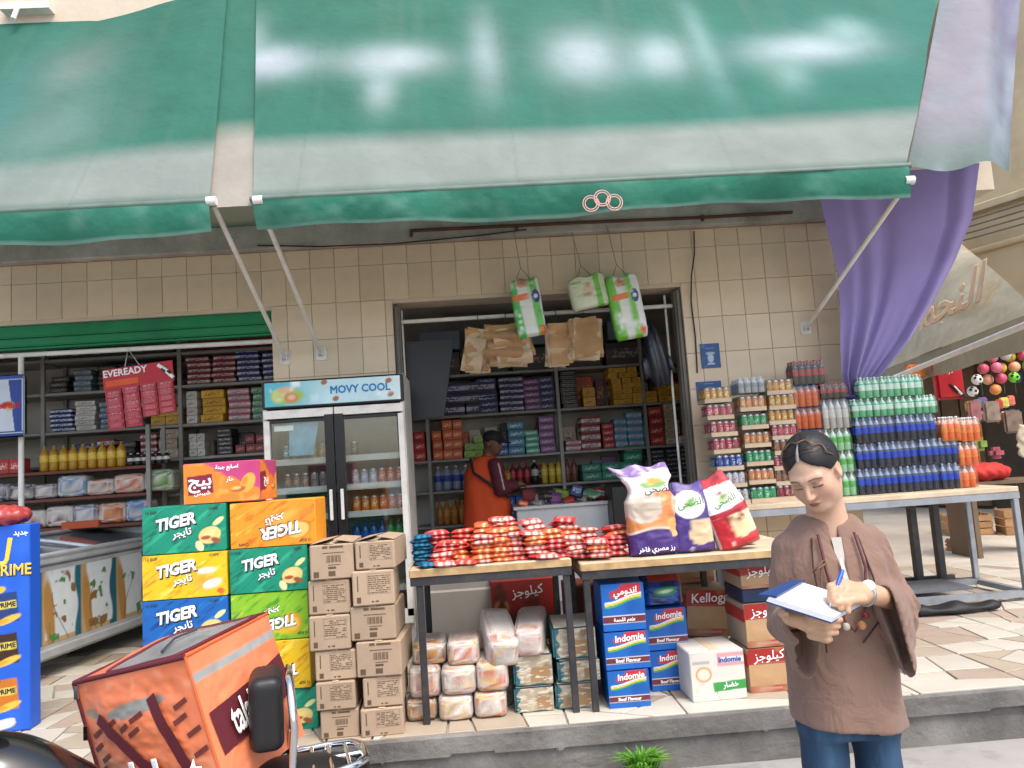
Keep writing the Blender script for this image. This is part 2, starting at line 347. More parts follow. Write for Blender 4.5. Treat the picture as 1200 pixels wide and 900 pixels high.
STREET = concmat('worn street concrete', '#77746f', '#8e8b86', '#a09d97', .9)
KERB = concmat('kerb concrete', '#4f4c48', '#6b6863', '#827f79', 2.4, .7)
PALE = concmat('pale alley concrete', '#a59b8b', '#b8ae9e', '#c6bdae', .7, .15)
ZS = -.25
s = MB(); s.add([(-400, -400, ZS), (400, -400, ZS), (400, 600, ZS), (-400, 600, ZS)], [(0, 1, 2, 3)]); tag(s.obj('street', STREET), kind='structure')
# platform slab, under the paving stones
kerb = MB().box((-2.0, .015, -.137), (14.0, 4.93, .25)).obj('kerb', KERB); tag(kerb, kind='structure')
# its rough front: a cracked cap over a set-back base
P = []
for i in range(21):
    z = -.001-.249*i/20; row = []
    for j in range(681):
        x = -4.6+.0145*j; n = float(vnoise(np.array([x*2.3]), np.array([z*9.0]))[0]); n2 = float(vnoise(np.array([x*14.]), np.array([z*30.+5]))[0])
        zc = -.118-.03*(float(vnoise(np.array([x*1.1+4]), np.array([.5]))[0])-.5)-.02*(float(vnoise(np.array([x*9.+4]), np.array([2.5]))[0])-.5)
        y = -2.472+.008*(n-.5)+.005*(n2-.5)
        if z < zc: y += .022+.03*(n-.4)
        if abs(z-zc) < .009: y += .1*max(0, n2*2-.35)
        if i == 0: y = -2.462
        row.append((x, y, z))
    P.append(row)
tag(MB().grid(P, smooth=False, flip=True).obj('kerb_face', KERB), kind='structure')
tag(MB().box((10.4, 7.2, -.137), (14.8, 14.0, .266)).obj('alley_floor', PALE), kind='structure')

# crazy paving: each stone cut from a Voronoi diagram, thin, proud of the mortar
pv = MB().add([(-8.9, -2.46, -.011), (4.99, -2.46, -.011), (4.99, 2.4, -.011), (-8.9, 2.4, -.011)], [(0, 1, 2, 3)]).obj('pavement', mat('mortar', '#9d9588', .9, var=.2, bump=.3)); tag(pv, kind='structure')
STONES = [mat('cream stone', '#bfb8a9', .45, var=.09, vs=4, bump=.12, bs=14, rnd=.07), mat('pale stone', '#a99c89', .5, var=.12, vs=5, bump=.12, bs=14, rnd=.08, dirt=.3, dirtcol='#80705c'),
          mat('tan stone', '#a69585', .55, var=.18, vs=5, bump=.15, bs=14, rnd=.1, dirt=.4, dirtcol='#6e5744'), mat('rosy stone', '#aa988b', .55, var=.16, vs=6, bump=.15, bs=14, rnd=.1, dirt=.4, dirtcol='#755b4a')]
def clip(poly, p, nrm):
    out = []
    for i in range(len(poly)):
        a, b = poly[i-1], poly[i]; da = (a[0]-p[0])*nrm[0]+(a[1]-p[1])*nrm[1]; db = (b[0]-p[0])*nrm[0]+(b[1]-p[1])*nrm[1]
        if (da <= 0) != (db <= 0): t = da/(da-db); out.append((a[0]+t*(b[0]-a[0]), a[1]+t*(b[1]-a[1])))
        if db <= 0: out.append(b)
    return out
X0, X1, Y0, Y1 = -4.3, 4.98, -2.452, 1.25
def area(p): return abs(sum(p[i-1][0]*p[i][1]-p[i][0]*p[i-1][1] for i in range(len(p))))/2
def split(poly, lim, out):
    if area(poly) < lim*random.uniform(.6, 1.7): out.append(poly); return
    best = max(range(len(poly)), key=lambda i: math.hypot(poly[i][0]-poly[i-1][0], poly[i][1]-poly[i-1][1])); a, b = poly[best-1], poly[best]
    t = random.uniform(.34, .66); p = (a[0]+t*(b[0]-a[0]), a[1]+t*(b[1]-a[1])); d = math.atan2(b[1]-a[1], b[0]-a[0])+random.uniform(-.55, .55); nr = (math.cos(d), math.sin(d))
    for sg in (1, -1):
        q = clip(poly, p, (nr[0]*sg, nr[1]*sg))
        if len(q) >= 3: split(q, lim, out)
cells = []
for ix in range(16):
    for iy in range(6):
        w, h = (X1-X0)/16, (Y1-Y0)/6; xa, ya = X0+w*ix, Y0+h*iy; split([(xa, ya), (xa+w, ya), (xa+w, ya+h), (xa, ya+h)], .068 if iy < 4 else .13, cells)
nst = 0
for poly in cells:
    cx = sum(a[0] for a in poly)/len(poly); cy = sum(a[1] for a in poly)/len(poly)
    if area(poly) < .006 or (cy > .2 and cx < 3.1): continue
    g = .006; n_ = len(poly)
    ccw = sum(poly[i-1][0]*poly[i][1]-poly[i][0]*poly[i-1][1] for i in range(n_)) > 0
    if not ccw: poly = poly[::-1]
    q = poly
    for i in range(n_):
        a, b = poly[i-1], poly[i]; l = math.hypot(b[0]-a[0], b[1]-a[1])
        if l < 1e-5: continue
        nr = ((b[1]-a[1])/l, -(b[0]-a[0])/l); q = clip(q, (a[0]-nr[0]*g, a[1]-nr[1]*g), nr)
        if len(q) < 3: break
    if len(q) < 3 or area(q) < .004: continue
    poly = q
    k = len(poly); zt = random.uniform(-.003, .0)
    cx = sum(a[0] for a in poly)/k; cy = sum(a[1] for a in poly)/k
    top = [(a[0]-cx, a[1]-cy, zt) for a in poly]; ins = [(a[0]*.985, a[1]*.985, zt+.0025) for a in top]; bot = [(a[0], a[1], -.014) for a in top]
    fs = [tuple(range(k))]+[(j, k+j, k+(j+1) % k, (j+1) % k)[::-1] for j in range(k)]+[(k+j, 2*k+j, 2*k+(j+1) % k, k+(j+1) % k)[::-1] for j in range(k)]
    fs = [fs[0]]+[f[::-1] for f in fs[1:]]
    MB().add(ins+top+bot, [fs[0]]+[f[::-1] for f in fs[1:]]).obj('paving_stone', random.choices(STONES, (6, 5, 2, 1))[0], pv, (cx, cy, 0)); nst += 1
tag(MB().add([(-6.5, .2, .002), (3.0, .2, .002), (3.0, 2.5, .002), (-6.5, 2.5, .002)], [(0, 1, 2, 3)]).obj('shop_floor', mat('shop floor', '#8a8378', .5, var=.2)), kind='structure')

# ------------------------------------------------------------------ the shop building
bld = empty('shop_building', (0, 0, 0), label='beige tiled shop building with two wide open bays and concrete ledge', cat='building')
PLASTER = mat('old plaster', '#c9bba6', .9, var=.12, vs=2, bump=.3, bs=18, dirt=.5, dirtcol='#8f8474', ds=2)
LEDGE = concmat('ledge concrete', '#837d74', '#a09a90', '#b7b1a6', 2.2, .6)
INNER = mat('inner wall paint', '#b5b1a8', .8, var=.1, dirt=.3, dirtcol='#5f5a52')
w = MB()
for x0, x1, z0, z1 in ((-6.5, -4.7, 0, 2.64), (-1.632, -.643, 0, 2.64), (1.767, 3.11, 0, 2.64), (-6.5, 3.11, 2.64, 3.13)): w.box(((x0+x1)/2, .125, (z0+z1)/2), (x1-x0, .25, z1-z0))
w.obj('wall', PLASTER, bld)
MB().box((-.95, .125, 5.7), (11.1, .25, 4.72)).obj('upper_wall', PLASTER, bld)
MB().box((3.0, 2.7, 1.5), (.2, 4.9, 3.2)).obj('side_wall', PLASTER, bld)
lg = MB()
lg.box((-1.695, .08, 3.235), (9.63, .34, .21)); lg.box((-1.695, .05, 3.142), (9.62, .2, .028)); lg.obj('ledge', LEDGE, bld, bevel=.012)
MB().box((-1.8, 2.4, 1.5), (9.4, .2, 3.0)).obj('back_wall', INNER, bld)
MB().box((2.85, 1.3, 1.5), (.1, 2.0, 3.0)).obj('inner_side_wall', INNER, bld)
MB().box((-6.4, 1.3, 1.5), (.2, 2.1, 3.0)).obj('inner_end_wall', INNER, bld)
MB().box((-1.8, 1.3, 3.05), (9.4, 2.3, .2)).obj('ceiling', INNER, bld)
TILE = mat('glazed wall tile', '#d6c0a3', .32, var=.11, vs=7, bump=.07, bs=12, rnd=.09, dirt=.32, dirtcol='#a18a74', ds=3.5, spec=.35)
holes = ((-4.7, -1.632, 2.64), (-.643, 1.767, 2.62))
def tile(x0, x1, z0, z1):
    for a, b, t in holes:
        if z0 < t-.01:
            if x0 >= a-.001 and x1 <= b+.001: return
            if x0 < a < x1 and z1 <= t+.05: x1 = a
            elif x0 < b < x1 and z1 <= t+.05: x0 = b
            elif a < x1 and x0 < b: z0 = max(z0, t)
    x1 = min(x1, 3.108)
    if x1-x0 < .02 or z1-z0 < .02: return
    box('wall_tile', (round(x1-x0-.003, 4), .012, round(z1-z0-.003, 4)), TILE, ((x0+x1)/2, -.006+random.uniform(-.0012, .0012), z0+.002), 0, bld, .0025, rot=(random.uniform(-.004, .004), 0, random.uniform(-.004, .004)))
ZA = 2.968
for c in range(-3, 35):
    x0 = c*.2-3.703
    tile(x0, x0+.2, ZA, 3.126); tile(x0, x0+.2, ZA-.3, ZA)
    if -1.75 < x0 < -.6 or x0 > 1.6:
        for r in range(1, 10): tile(x0, x0+.2, max(0.01, ZA-.3*(r+1)), ZA-.3*r)
# painted rusty pipe under the awning, shutter housing, rails
tag(MB().tube([(-.454, -.1, 3.215), (.9, -.1, 3.208), (1.98, -.1, 3.196), (2.75, -.1, 3.2)], .014, 10).box((-.45, -.1, 3.19), (.02, .03, .05)).box((.42, -.1, 3.19), (.02, .03, .05)).box((1.98, -.1, 3.19), (.02, .03, .05)).obj('wall_pipe', mat('rusty pipe', '#5c3b2a', .7, .3, var=.3, bump=.3)), 'thin rusty brown pipe running along the concrete ledge above the tiles', 'pipe')
sh = empty('roller_shutter', (0, 0, 0), label='green roller shutter drawn up in the top of the wide bay beside the fridge', cat='shutter')
GREEN = mat('green shutter paint', '#0f7a4a', .4, .1, var=.18, vs=3, dirt=.35, dirtcol='#0b4a30', ds=4)
for k in range(2):
    MB().box((-3.166, .05+.02*k, 2.588-.086*k), (3.05, .05, .1 if k == 0 else .068)).obj('shutter_slat', GREEN, sh, bevel=.01, seg=2)
MB().box((-3.166, .09, 2.455), (3.05, .04, .022)).obj('bottom_rail', GREEN, sh, bevel=.004)
tag(MB().tube([(-4.7, .05, 2.405), (-1.635, .05, 2.39)], .02, 10).obj('hanging_rail', WHITEPAINT), 'white tube rail across the open bay under the green shutter', 'rail')
tag(MB().tube([(-.64, .1, 2.497), (1.765, .1, 2.5)], .018, 10).obj('hanging_rail', WHITEPAINT), 'white tube rail across the bay holding paper bags and diapers', 'rail')
GJ = mat('grey shutter guide', '#6d675e', .6, .2, var=.2, dirt=.4)
for x, lb in ((-.612, 'grey steel shutter guide at the edge of the middle bay next to the fridge'), (1.735, 'grey steel shutter guide at the edge of the middle bay next to the can trays')):
    tag(MB().box((x, .06, 1.31), (.05, .1, 2.6)).box((x, -.004, 1.31), (.018, .02, 2.6)).obj('shutter_guide', GJ), lb, 'shutter guide')
tag(MB().tube([(-.585, .13, 2.6), (-.585, .13, .05)], .011, 8).obj('pole', WHITEPAINT), 'thin white upright tube just inside the middle bay behind the fridge', 'pole')
tag(MB().tube([(1.66, .13, 2.6), (1.66, .13, .05)], .011, 8).obj('pole', WHITEPAINT), 'thin white upright tube just inside the middle bay near the can trays', 'pole')
tag(MB().tube([(-3.66, .05, 2.39), (-3.66, .05, .0)], .022, 8).obj('pole', WHITEPAINT), 'white upright tube carrying the blue and white can shaped banner', 'pole')

# ------------------------------------------------------------------ awnings
def clothmat(name, rough=.75, tr=.25):
    m = bpy.data.materials.new(name); m.use_nodes = True; t = m.node_tree; b = t.nodes['Principled BSDF']; L = t.links.new
    a = t.nodes.new('ShaderNodeAttribute'); a.attribute_name = 'print'; tc = t.nodes.new('ShaderNodeTexCoord')
    n = t.nodes.new('ShaderNodeTexNoise'); n.inputs['Scale'].default_value = 3; n.inputs['Detail'].default_value = 7; L(tc.outputs['Object'], n.inputs['Vector'])
    mr = t.nodes.new('ShaderNodeMapRange'); mr.inputs[1].default_value = .3; mr.inputs[2].default_value = .7; mr.inputs[3].default_value = .88; mr.inputs[4].default_value = 1.08; L(n.outputs[0], mr.inputs[0])
    s = t.nodes.new('ShaderNodeVectorMath'); s.operation = 'SCALE'; L(a.outputs['Color'], s.inputs[0]); L(mr.outputs[0], s.inputs[3]); L(s.outputs[0], b.inputs['Base Color']); b.inputs['Roughness'].default_value = rough
    bn = t.nodes.new('ShaderNodeTexNoise'); bn.inputs['Scale'].default_value = 7; bn.inputs['Detail'].default_value = 5; L(tc.outputs['Object'], bn.inputs['Vector'])
    bp = t.nodes.new('ShaderNodeBump'); bp.inputs['Strength'].default_value = .4; bp.inputs['Distance'].default_value = .04; L(bn.outputs[0], bp.inputs['Height']); L(bp.outputs[0], b.inputs['Normal'])
    tl = t.nodes.new('ShaderNodeBsdfTranslucent'); L(s.outputs[0], tl.inputs[0]); mx = t.nodes.new('ShaderNodeMixShader'); mx.inputs[0].default_value = tr
    L(b.outputs[0], mx.inputs[1]); L(tl.outputs[0], mx.inputs[2]); L(mx.outputs[0], t.nodes['Material Output'].inputs[0]); return m
BAR = mat('shadowed bar', '#5d6f66', .6, var=.2)  # darker green-grey colour stands for the shadow on the bar
CLOTH = clothmat('printed awning cloth')
def gridmesh(name, Pf, nu, nv, colf, m, smooth=True):
    U, V = np.meshgrid(np.linspace(0, 1, nu+1), np.linspace(0, 1, nv+1)); U = U.ravel(); V = V.ravel()
    i = np.arange(nv)[:, None]*(nu+1)+np.arange(nu)[None]; F = np.stack([i, i+1, i+nu+2, i+nu+1], -1).reshape(-1, 4)
    co = Pf(U, V); return npmesh(name, co, F, m, smooth, colf(U, V, co) if colf else None)
def awning(nm, label, xl0, xl1, xr0, xr1, blobs, hue, yo=0.0):
    a = empty(nm, (0, 0, 0), label=label, cat='awning')
    def P(u, v):
        x = (xl0+(xl1-xl0)*v)*(1-u)+(xr0+(xr1-xr0)*v)*u; sag = -.06*np.sin(np.pi*v)*(.6+.4*np.sin(x*1.3)); rip = .012*np.sin(x*5+v*3)+.01*np.sin(x*2.1-v*5)+.016*(vnoise(x*1.7+v*2, v*9+x*.6)-.5)+.014*(vnoise(x*5-v*4, v*5+3)-.5)*(1-v)
        return np.stack([x, -1.5+1.49*v+rip, 3.035+(2.42-.24*np.clip((-2.0-x)/1.0, 0, 1))*v+sag+rip*.5], 1)
    def C(u, v, co):
        x = co[:, 0]; k = Ink(x, v, (.014, .135, .09)); k.put((x+.5)/3.5, hue)
        k.put((.25-v)/.07, '#838d86'); k.put((.035-v)/.04, '#3c6051')  # pale strip; its dark green foot is painted shade above the bar
        for cx, cv, rx, rv, c, s in blobs:
            g = np.exp(-(((x-cx)/rx)**2+((v-cv)/rv)**2)); k.put(s*g*1.0, c)
        k.put((.012-abs(np.mod(x+.35, 1.42)-.71))/.012*.16, '#24463c'); k.put((vnoise(x*7, v*1.2+4)-.62)/.2*.12, '#6f7d70')
        return k.c
    link('fabric', gridmesh('fabric', P, 260, 90, C, CLOTH), a)
    n = 160
    def Pv(u, v):
        x = xl0+(xr0-xl0)*u; w = .02*np.sin(x*4.1)*v+.016*np.sin(x*9.7+1)*v; drop = .185+.02*np.sin(x*2.3+.7)
        return np.stack([x, -1.515+w+.05*v*v, 3.02-drop*v], 1)
    def Cv(u, v, co):
        k = Ink(co[:, 0], v, '#2a7a63'); k.put((v-.86)/.05, '#6f9a8b'); k.noise(5, .5, .75, '#548f7c', 3, 1, .3); return k.c
    link('valance', gridmesh('valance', Pv, n, 14, Cv, CLOTH), a)
    MB().tube([(xl0-.02, -1.5, 3.03), (xr0+.02, -1.5, 3.03)], .02, 12).obj('front_bar', BAR, a)
    return a
PALEINK = '#b4c4c6'
awl = awning('awning', 'green cloth awning with one support rod above the chest freezer bay', -4.9, -4.9, -1.6, -1.9, [(-2.96, .71, .33, .16, '#6f807a', .7), (-2.9, .36, .45, .2, '#638079', .8), (-3.35, .55, .2, .25, '#3d7672', .6)], (.014, .135, .09), -.03)
awr = awning('awning', 'long green cloth awning with smudged white lettering over the middle bay', -1.33, -1.66, 2.93, 4.4,
       [(-1.46, .58, .36, .08, (.42, .47, .52), 1), (-1.6, .7, .12, .12, (.25, .35, .33), .8), (-.48, .57, .38, .075, (.39, .46, .48), 1), (-.56, .43, .12, .1, (.31, .4, .4), .8), (.24, .6, .13, .2, (.28, .37, .37), .8), (1.0, .57, .3, .13, (.36, .44, .46), .95), (1.6, .55, .22, .1, (.35, .45, .46), .95), (1.95, .6, .1, .22, (.18, .33, .31), .8), (2.75, .54, .5, .075, (.36, .46, .48), 1), (2.5, .42, .14, .08, (.21, .36, .33), .7), (3.15, .62, .2, .07, (.25, .4, .38), .8)], (.006, .145, .105))
def rod(a, p0, p1):
    MB().tube([p0, p1], .017, 10).tube([(p1[0]-.03, p1[1], p1[2]), (p1[0]+.03, p1[1], p1[2])], .03, 10).obj('support_rod', WHITEPAINT, a)
    b = MB().box((p0[0], -.016, p0[2]), (.085, .008, .105)).box((p0[0]-.018, -.035, p0[2]), (.006, .04, .04)).box((p0[0]+.018, -.035, p0[2]), (.006, .04, .04))
    for sx in (-.03, .03):
        for sz in (-.04, .04): b.tube([(p0[0]+sx, -.019, p0[2]+sz), (p0[0]+sx, -.027, p0[2]+sz)], .007, 6)
    b.obj('wall_bracket', WHITEPAINT, a)
rod(awl, (-1.529, -.03, 2.234), (-1.59, -1.5, 3.03)); rod(awr, (-1.239, -.03, 2.251), (-1.3, -1.5, 3.02)); rod(awr, (2.792, -.03, 2.22), (2.93, -1.5, 2.93))
MB().box((-3.55, -.05, 5.32), (.4, .1, .06)).tube([(-3.6, -.1, 5.3), (-3.6, -.16, 5.16)], .02, 8).obj('wall_bracket', WHITEPAINT, awl)
# three thin interlocked rings printed on the valance
RING = mat('ring print', '#d9a6a0', .6)
rp = MB()
for dx, dz in ((-.075, -.02), (0, .012), (.075, -.02)):
    for r0 in (.052, .038): rp.tube([(dx+r0*math.cos(t*.2618), 0, dz+r0*math.sin(t*.2618)) for t in range(24)], .0035, 5, closed=True)
rp.obj('ring_print', RING, awr, (.88, -1.56, 2.885))
# pale cloth between the two awnings and the lilac side cloth at the far end
GREYC = mat('grey weathered cloth', '#8f8b80', .85, var=.12, bump=.2, bs=8)
def Pg(u, v): x = -1.63-.3*v+.34*u; sag = -.06*np.sin(np.pi*v)*(.6+.4*np.sin(x*1.3)); rip = .012*np.sin(x*5+v*3)+.01*np.sin(x*2.1-v*5); return np.stack([x, -1.485+1.49*v+rip, 2.995+2.42*v+sag+rip*.5], 1)
def Cg(u, v, co): k = Ink(u, v, '#9a958a'); k.put((v-.25)/.1, (.014, .135, .09)); k.put((v-.0)/.02*(v < .02), '#8b877d'); return k.c
tag(link('filler_cloth', gridmesh('filler_cloth', Pg, 12, 40, Cg, CLOTH)), 'narrow weathered cloth strip closing the gap between the two green awnings', 'cloth')
def Ps(u, v): return np.stack([2.98+1.42*v+(.78+.02*(1-v))*u, -1.42+1.4*v+.06*np.sin(u*7+v*2)+.1*u, 3.05+2.2*v-.05*np.sin(np.pi*v)+.02*np.sin(u*11)], 1)
def Cs(u, v, co):
    k = Ink(u, v, '#8b8892'); k.put((u-.55)/.3, '#6a6480'); k.put((.3-v)/.3, '#5f736c'); k.noise(3, .5, .8, '#86939b', 5); return k.c
tag(link('side_cloth', gridmesh('side_cloth', Ps, 30, 50, Cs, CLOTH)), 'pale lilac grey side cloth hanging off the end of the long awning above the curtain', 'cloth')

# ------------------------------------------------------------------ purple curtain, gathered and tied
LX = [(2.666, -.75, 3.3), (2.811, -.55, 2.863), (2.912, -.42, 2.619), (2.934, -.36, 2.319), (2.911, -.33, 2.05), (2.903, -.31, 1.778), (2.939, -.3, 1.626)]
RX = [(3.95, -.75, 3.3), (3.975, -.55, 2.937), (3.878, -.42, 2.633), (3.69, -.36, 2.309), (3.48, -.33, 2.015), (3.228, -.31, 1.757), (3.089, -.3, 1.603)]
def Pc(u, v):
    t = v*6; L = np.stack([np.interp(t, range(7), [p[i] for p in LX]) for i in range(3)], 1); Rr = np.stack([np.interp(t, range(7), [p[i] for p in RX]) for i in range(3)], 1)
    uu = u+.02*np.sin(u*19)*(1-v); P = L*(1-uu[:, None])+Rr*uu[:, None]
    fold = .075*np.exp(-((u-.27-.06*v)/.06)**2)*(.5+.6*v)-.06*np.exp(-((u-.38-.05*v)/.05)**2)*(.3+.8*v)+.05*np.exp(-((u-.12)/.06)**2)*(.4+.6*v)+.06*np.exp(-((u-.93)/.045)**2)*(.5+.5*v)-.05*np.exp(-((u-.84)/.04)**2)*(.3+.7*v)+.022*np.sin(2*np.pi*(u*2.1+.4*v))*(.4+.6*v)+.03*np.sin(2*np.pi*(u*6.5+.5*v))*np.clip(v*1.8-.8, 0, 1)
    P[:, 1] += -fold*(1-.35*v)-.03*np.sin(np.pi*v)*np.sin(np.pi*u)
    P[:, 2] += -.03*np.sin(np.pi*u)*(1-v); return P
PURP = mat('purple cloth', '#8174a6', .8, var=.07, vs=3, bump=.08, bs=120, sheen=.3)
PURPB = mat('purple cord', '#4d3d80', .8)
cu = link('curtain', gridmesh('curtain', Pc, 110, 70, None, PURP)); tag(cu, 'purple cloth curtain gathered and tied beside the soft drink packs', 'curtain')
tie = MB(); tie.tube([(3.0+.075*math.cos(t*.5236), -.3+.07*math.sin(t*.5236), 1.60) for t in range(12)], .014, 8, closed=True); tie.obj('tie_cord', PURPB, cu)
ta = MB()
for k in range(7):
    x = 2.955+.018*k; ta.tube([(x, -.3-.02*(k % 3), 1.6), (x+.01*math.sin(k), -.31-.02*(k % 2), 1.48), (x+.012*math.cos(k*2), -.3, 1.33-.03*(k % 3))], [.022, .018, .007], 7)
ta.obj('tail', PURP, cu)
# ------------------------------------------------------------------ across the alley: the toy stall and its tarp
nb = empty('neighbour_building', (0, 0, 0), label='pale beige building across the alley behind the tarp', cat='building')
BEIGE = mat('beige render', '#c9b48f', .9, var=.14, vs=1.5, bump=.3, bs=10, dirt=.5, dirtcol='#8e7a5c', ds=1.2)
DARKW = mat('dark boards', '#4a4037', .8, var=.3, vs=2, bump=.2, bs=12)
ang = math.atan2(-5.5, 2.6); nx_, ny_ = math.cos(ang), math.sin(ang)
Mr = Matrix.Rotation(ang, 4, 'Z')
def loc_(s, off, z): v = Mr @ Vector((s, off, z)); return (6.5+v.x, 7.4+v.y, v.z)   # off < 0 is towards the alley
def nbox(name, s0, s1, o0, o1, z0, z1, m, bev=.0): return MB().box((0, 0, 0), (s1-s0, o1-o0, z1-z0)).obj(name, m, nb, loc_((s0+s1)/2, (o0+o1)/2, (z0+z1)/2), (0, 0, ang), bev)
nbox('upper_wall', -3, 9, .0, .4, 2.7, 9, BEIGE); nbox('back_wall', -3, 9, 1.1, 1.3, 0, 2.7, DARKW); nbox('soffit', -3, 9, .02, 1.1, 2.55, 2.7, DARKW)
for s_ in (-.6, 2.2, 5.2): nbox('column', s_, s_+.4, -.12, .3, 2.5, 7.5, mat('column render', '#d8c8a8', .9, var=.12, bump=.2, dirt=.4, dirtcol='#9b8869'))
nbox('string_course', -3, 9, -.1, .0, 4.55, 4.68, BEIGE, .02); nbox('string_course', -3, 9, -.07, .0, 3.95, 4.03, BEIGE, .02)
nbox('wall_panel', .1, .95, -.03, .0, 4.75, 6.9, mat('rose panel', '#9a6a5c', .8, var=.15))
nbox('wall_panel', -.1, 1.6, -.05, .0, 3.05, 3.9, mat('grey sheet', '#8d8a85', .7, var=.1))
for k in range(9): nbox('board', -1+.33*k, -1+.33*k+.3, 1.04, 1.1, .05, 2.4, mat('brown board', '#6a5440', .75, var=.2, rnd=.2), .006)
wire = MB(); 
for k in range(5):
    a = Vector(loc_(-1, -.2-.03*k, 4.4+.12*k)); b = Vector(loc_(7, -.25, 4.2+.13*k)); pts_ = [a.lerp(b, i/10)-Vector((0, 0, .25*math.sin(math.pi*i/10)*(.6+.15*k))) for i in range(11)]
    wire.tube(pts_, .012, 5)
wire.tube([loc_(.3, -.12, 7), loc_(.3, -.12, 2.8)], .03, 6); wire.tube([loc_(.45, -.1, 7), loc_(.45, -.1, 2.8)], .02, 6)
wire.obj('wiring', mat('dusty cable', '#6f665a', .7), nb)

# beige tarp with tan Arabic brush lettering
Cn, En, Bn, An = Vector((4.85, .03, 2.26)), Vector((6.39, 6.91, 2.22)), Vector((6.72, 3.7, 3.86)), Vector((6.9, 7.56, 5.36))
tarp = empty('shade_tarp', (4.85, .03, 2.26), label='beige canvas tarp with faded tan lettering stretched over the toy stall', cat='tarp')
o0 = Vector((4.85, .03, 2.26))
def Pt(u, v):
    a = np.array(Cn-o0)[None]*(1-u[:, None])+np.array(En-o0)[None]*u[:, None]; b = np.array(Bn-o0)[None]*(1-u[:, None])+np.array(An-o0)[None]*u[:, None]
    P = a*(1-v[:, None])+b*v[:, None]; P[:, 2] -= .12*np.sin(np.pi*v)*np.sin(np.pi*u); P[:, 0] += .02*np.sin(u*14+v*4); return P
def Ct(u, v, co):
    k = Ink(u, v, '#b8b096'); k.noise(5, .45, .8, '#a89f84', 2); k.noise(14, .6, .8, '#c2bba2', 8); return k.c
link('canvas', gridmesh('canvas', Pt, 60, 40, Ct, CLOTH), tarp)
def Pv2(u, v): a = np.array(Cn-o0)[None]*(1-u[:, None])+np.array(En-o0)[None]*u[:, None]; a[:, 2] -= .3*v; a[:, 0] += .03*v*np.sin(u*30); return a
def Cv2(u, v, co): k = Ink(u, v, '#8d866f'); k.put(.5-abs(np.mod(u*11, 1)-.5)*40, '#6e6853'); return k.c
link('valance', gridmesh('valance', Pv2, 90, 6, Cv2, CLOTH), tarp)
TAN = mat('tan paint', '#d9b48c', .8)
ex = (En-Cn).normalized()*-1; ez = ((Bn+An)/2-(Cn+En)/2); ez = (ez-ex*ez.dot(ex)).normalized(); ey = ez.cross(ex); Mt = Matrix((ex, ey, ez)).transposed().to_4x4()
pt = (Cn*.8+En*.2)*.72+(Bn*.8+An*.2)*.28-o0; 
lt = link('lettering', textmesh(ar('النجم'), .62, TAN, .03, 0, 1.5), tarp); Mt.translation = pt-ey*.05; lt.matrix_local = Mt
tag(MB().tube([(4.55, -.34, 2.12), (5.17, 2.96, 2.0)], .03, 10).obj('tarp_pole', WHITEPAINT), 'white pole slanting under the edge of the beige tarp', 'pole')

# hanging balls, toys and goods of the stall
def ball(loc, r, m, label, spots=None):
    V = []; F = []; mb = MB(); n = 10
    prof = [(max(.0005, r*math.sin(math.pi*i/n)), -r*math.cos(math.pi*i/n)) for i in range(n+1)]
    mb.lathe(prof, 14); o = mb.obj('toy_ball', m, None, loc)
    if spots:
        for k, d in enumerate(((0, -1, 0), (-.75, -.6, .3), (.6, -.65, .45), (.1, -.6, -.8), (-.4, -.5, .77), (.72, -.55, -.42))):
            d = Vector(d).normalized(); q = d.to_track_quat('Z', 'Y').to_matrix()
            MB().add([q @ Vector((r*.3*math.cos(t*1.2566), r*.3*math.sin(t*1.2566), r*.975)) for t in range(5)]+[q @ Vector((0, 0, r*1.03))], [(t, (t+1) % 5, 5) for t in range(5)]).obj('patch', spots, o)
    return tag(o, label, 'ball', 'toy balls hanging in a net bunch')
BC = {'pink': '#d9718c', 'yellow': '#d9b23a', 'orange': '#d98a4a', 'green': '#5f9a4a', 'rose': '#c2526a', 'silver': '#b9bcc0', 'navy': '#2f3b63', 'lime': '#6fcf3a', 'peach': '#e0a080', 'white': '#e2e2df'}
balls = [(0, 0, 'green'), (1, 0, 'pink'), (2, .1, 'silver'), (3, 0, 'yellow'), (4, 0, 'rose'), (.5, 1, 'rose'), (1.5, 1, 'white'), (2.6, 1, 'orange'), (3.5, 1, 'pink'), (4.3, 1, 'navy'), (0, -1, 'rose'), (1, -1, 'pink'), (2, -1, 'yellow'), (3, -1, 'peach'), (4, -1, 'green'), (.6, -2, 'peach'), (1.6, -2, 'rose'), (2.5, -2, 'lime'), (3.4, -2, 'navy'), (.9, -3, 'orange'), (-1, -2, 'white'), (-1, -3, 'white')]
place = {1: 'upper row', 0: 'second row', -1: 'third row', -2: 'fourth row', -3: 'lowest row'}
for i, (a, b, c) in enumerate(balls):
    soc = (c == 'lime') or (i >= 20); pre = 'patched football ' if soc else 'toy ball '
    r_ = 'upper row' if b > .5 else 'second row' if b > -.5 else 'third row' if b > -1.5 else 'fourth row' if b > -2.5 else 'lowest row'
    nth = ('first', 'first', 'second', 'third', 'fourth', 'fifth', 'sixth')[min(6, max(1, sum(1 for q in balls if abs(q[1]-b) < .5 and q[0] <= a)))]
    ball((5.55+.118*a, 1.9-.05*(i % 3), 2.06+.118*b), .058, mat('ball '+c, BC[c], .35, var=.15), f'{c} {pre}in the {r_} of the hanging bunch, {nth} from the sodas', BLACK if soc else None)
net = MB()
for a in range(6): net.tube([(5.5+.13*a, 1.83, 2.5), (5.5+.125*a, 1.84, 1.65)], .004, 4)
net.obj('ball_net', mat('net string', '#55604a', .8)); tag(bpy.data.objects['ball_net'], 'string net holding the bunch of coloured toy balls', 'net')
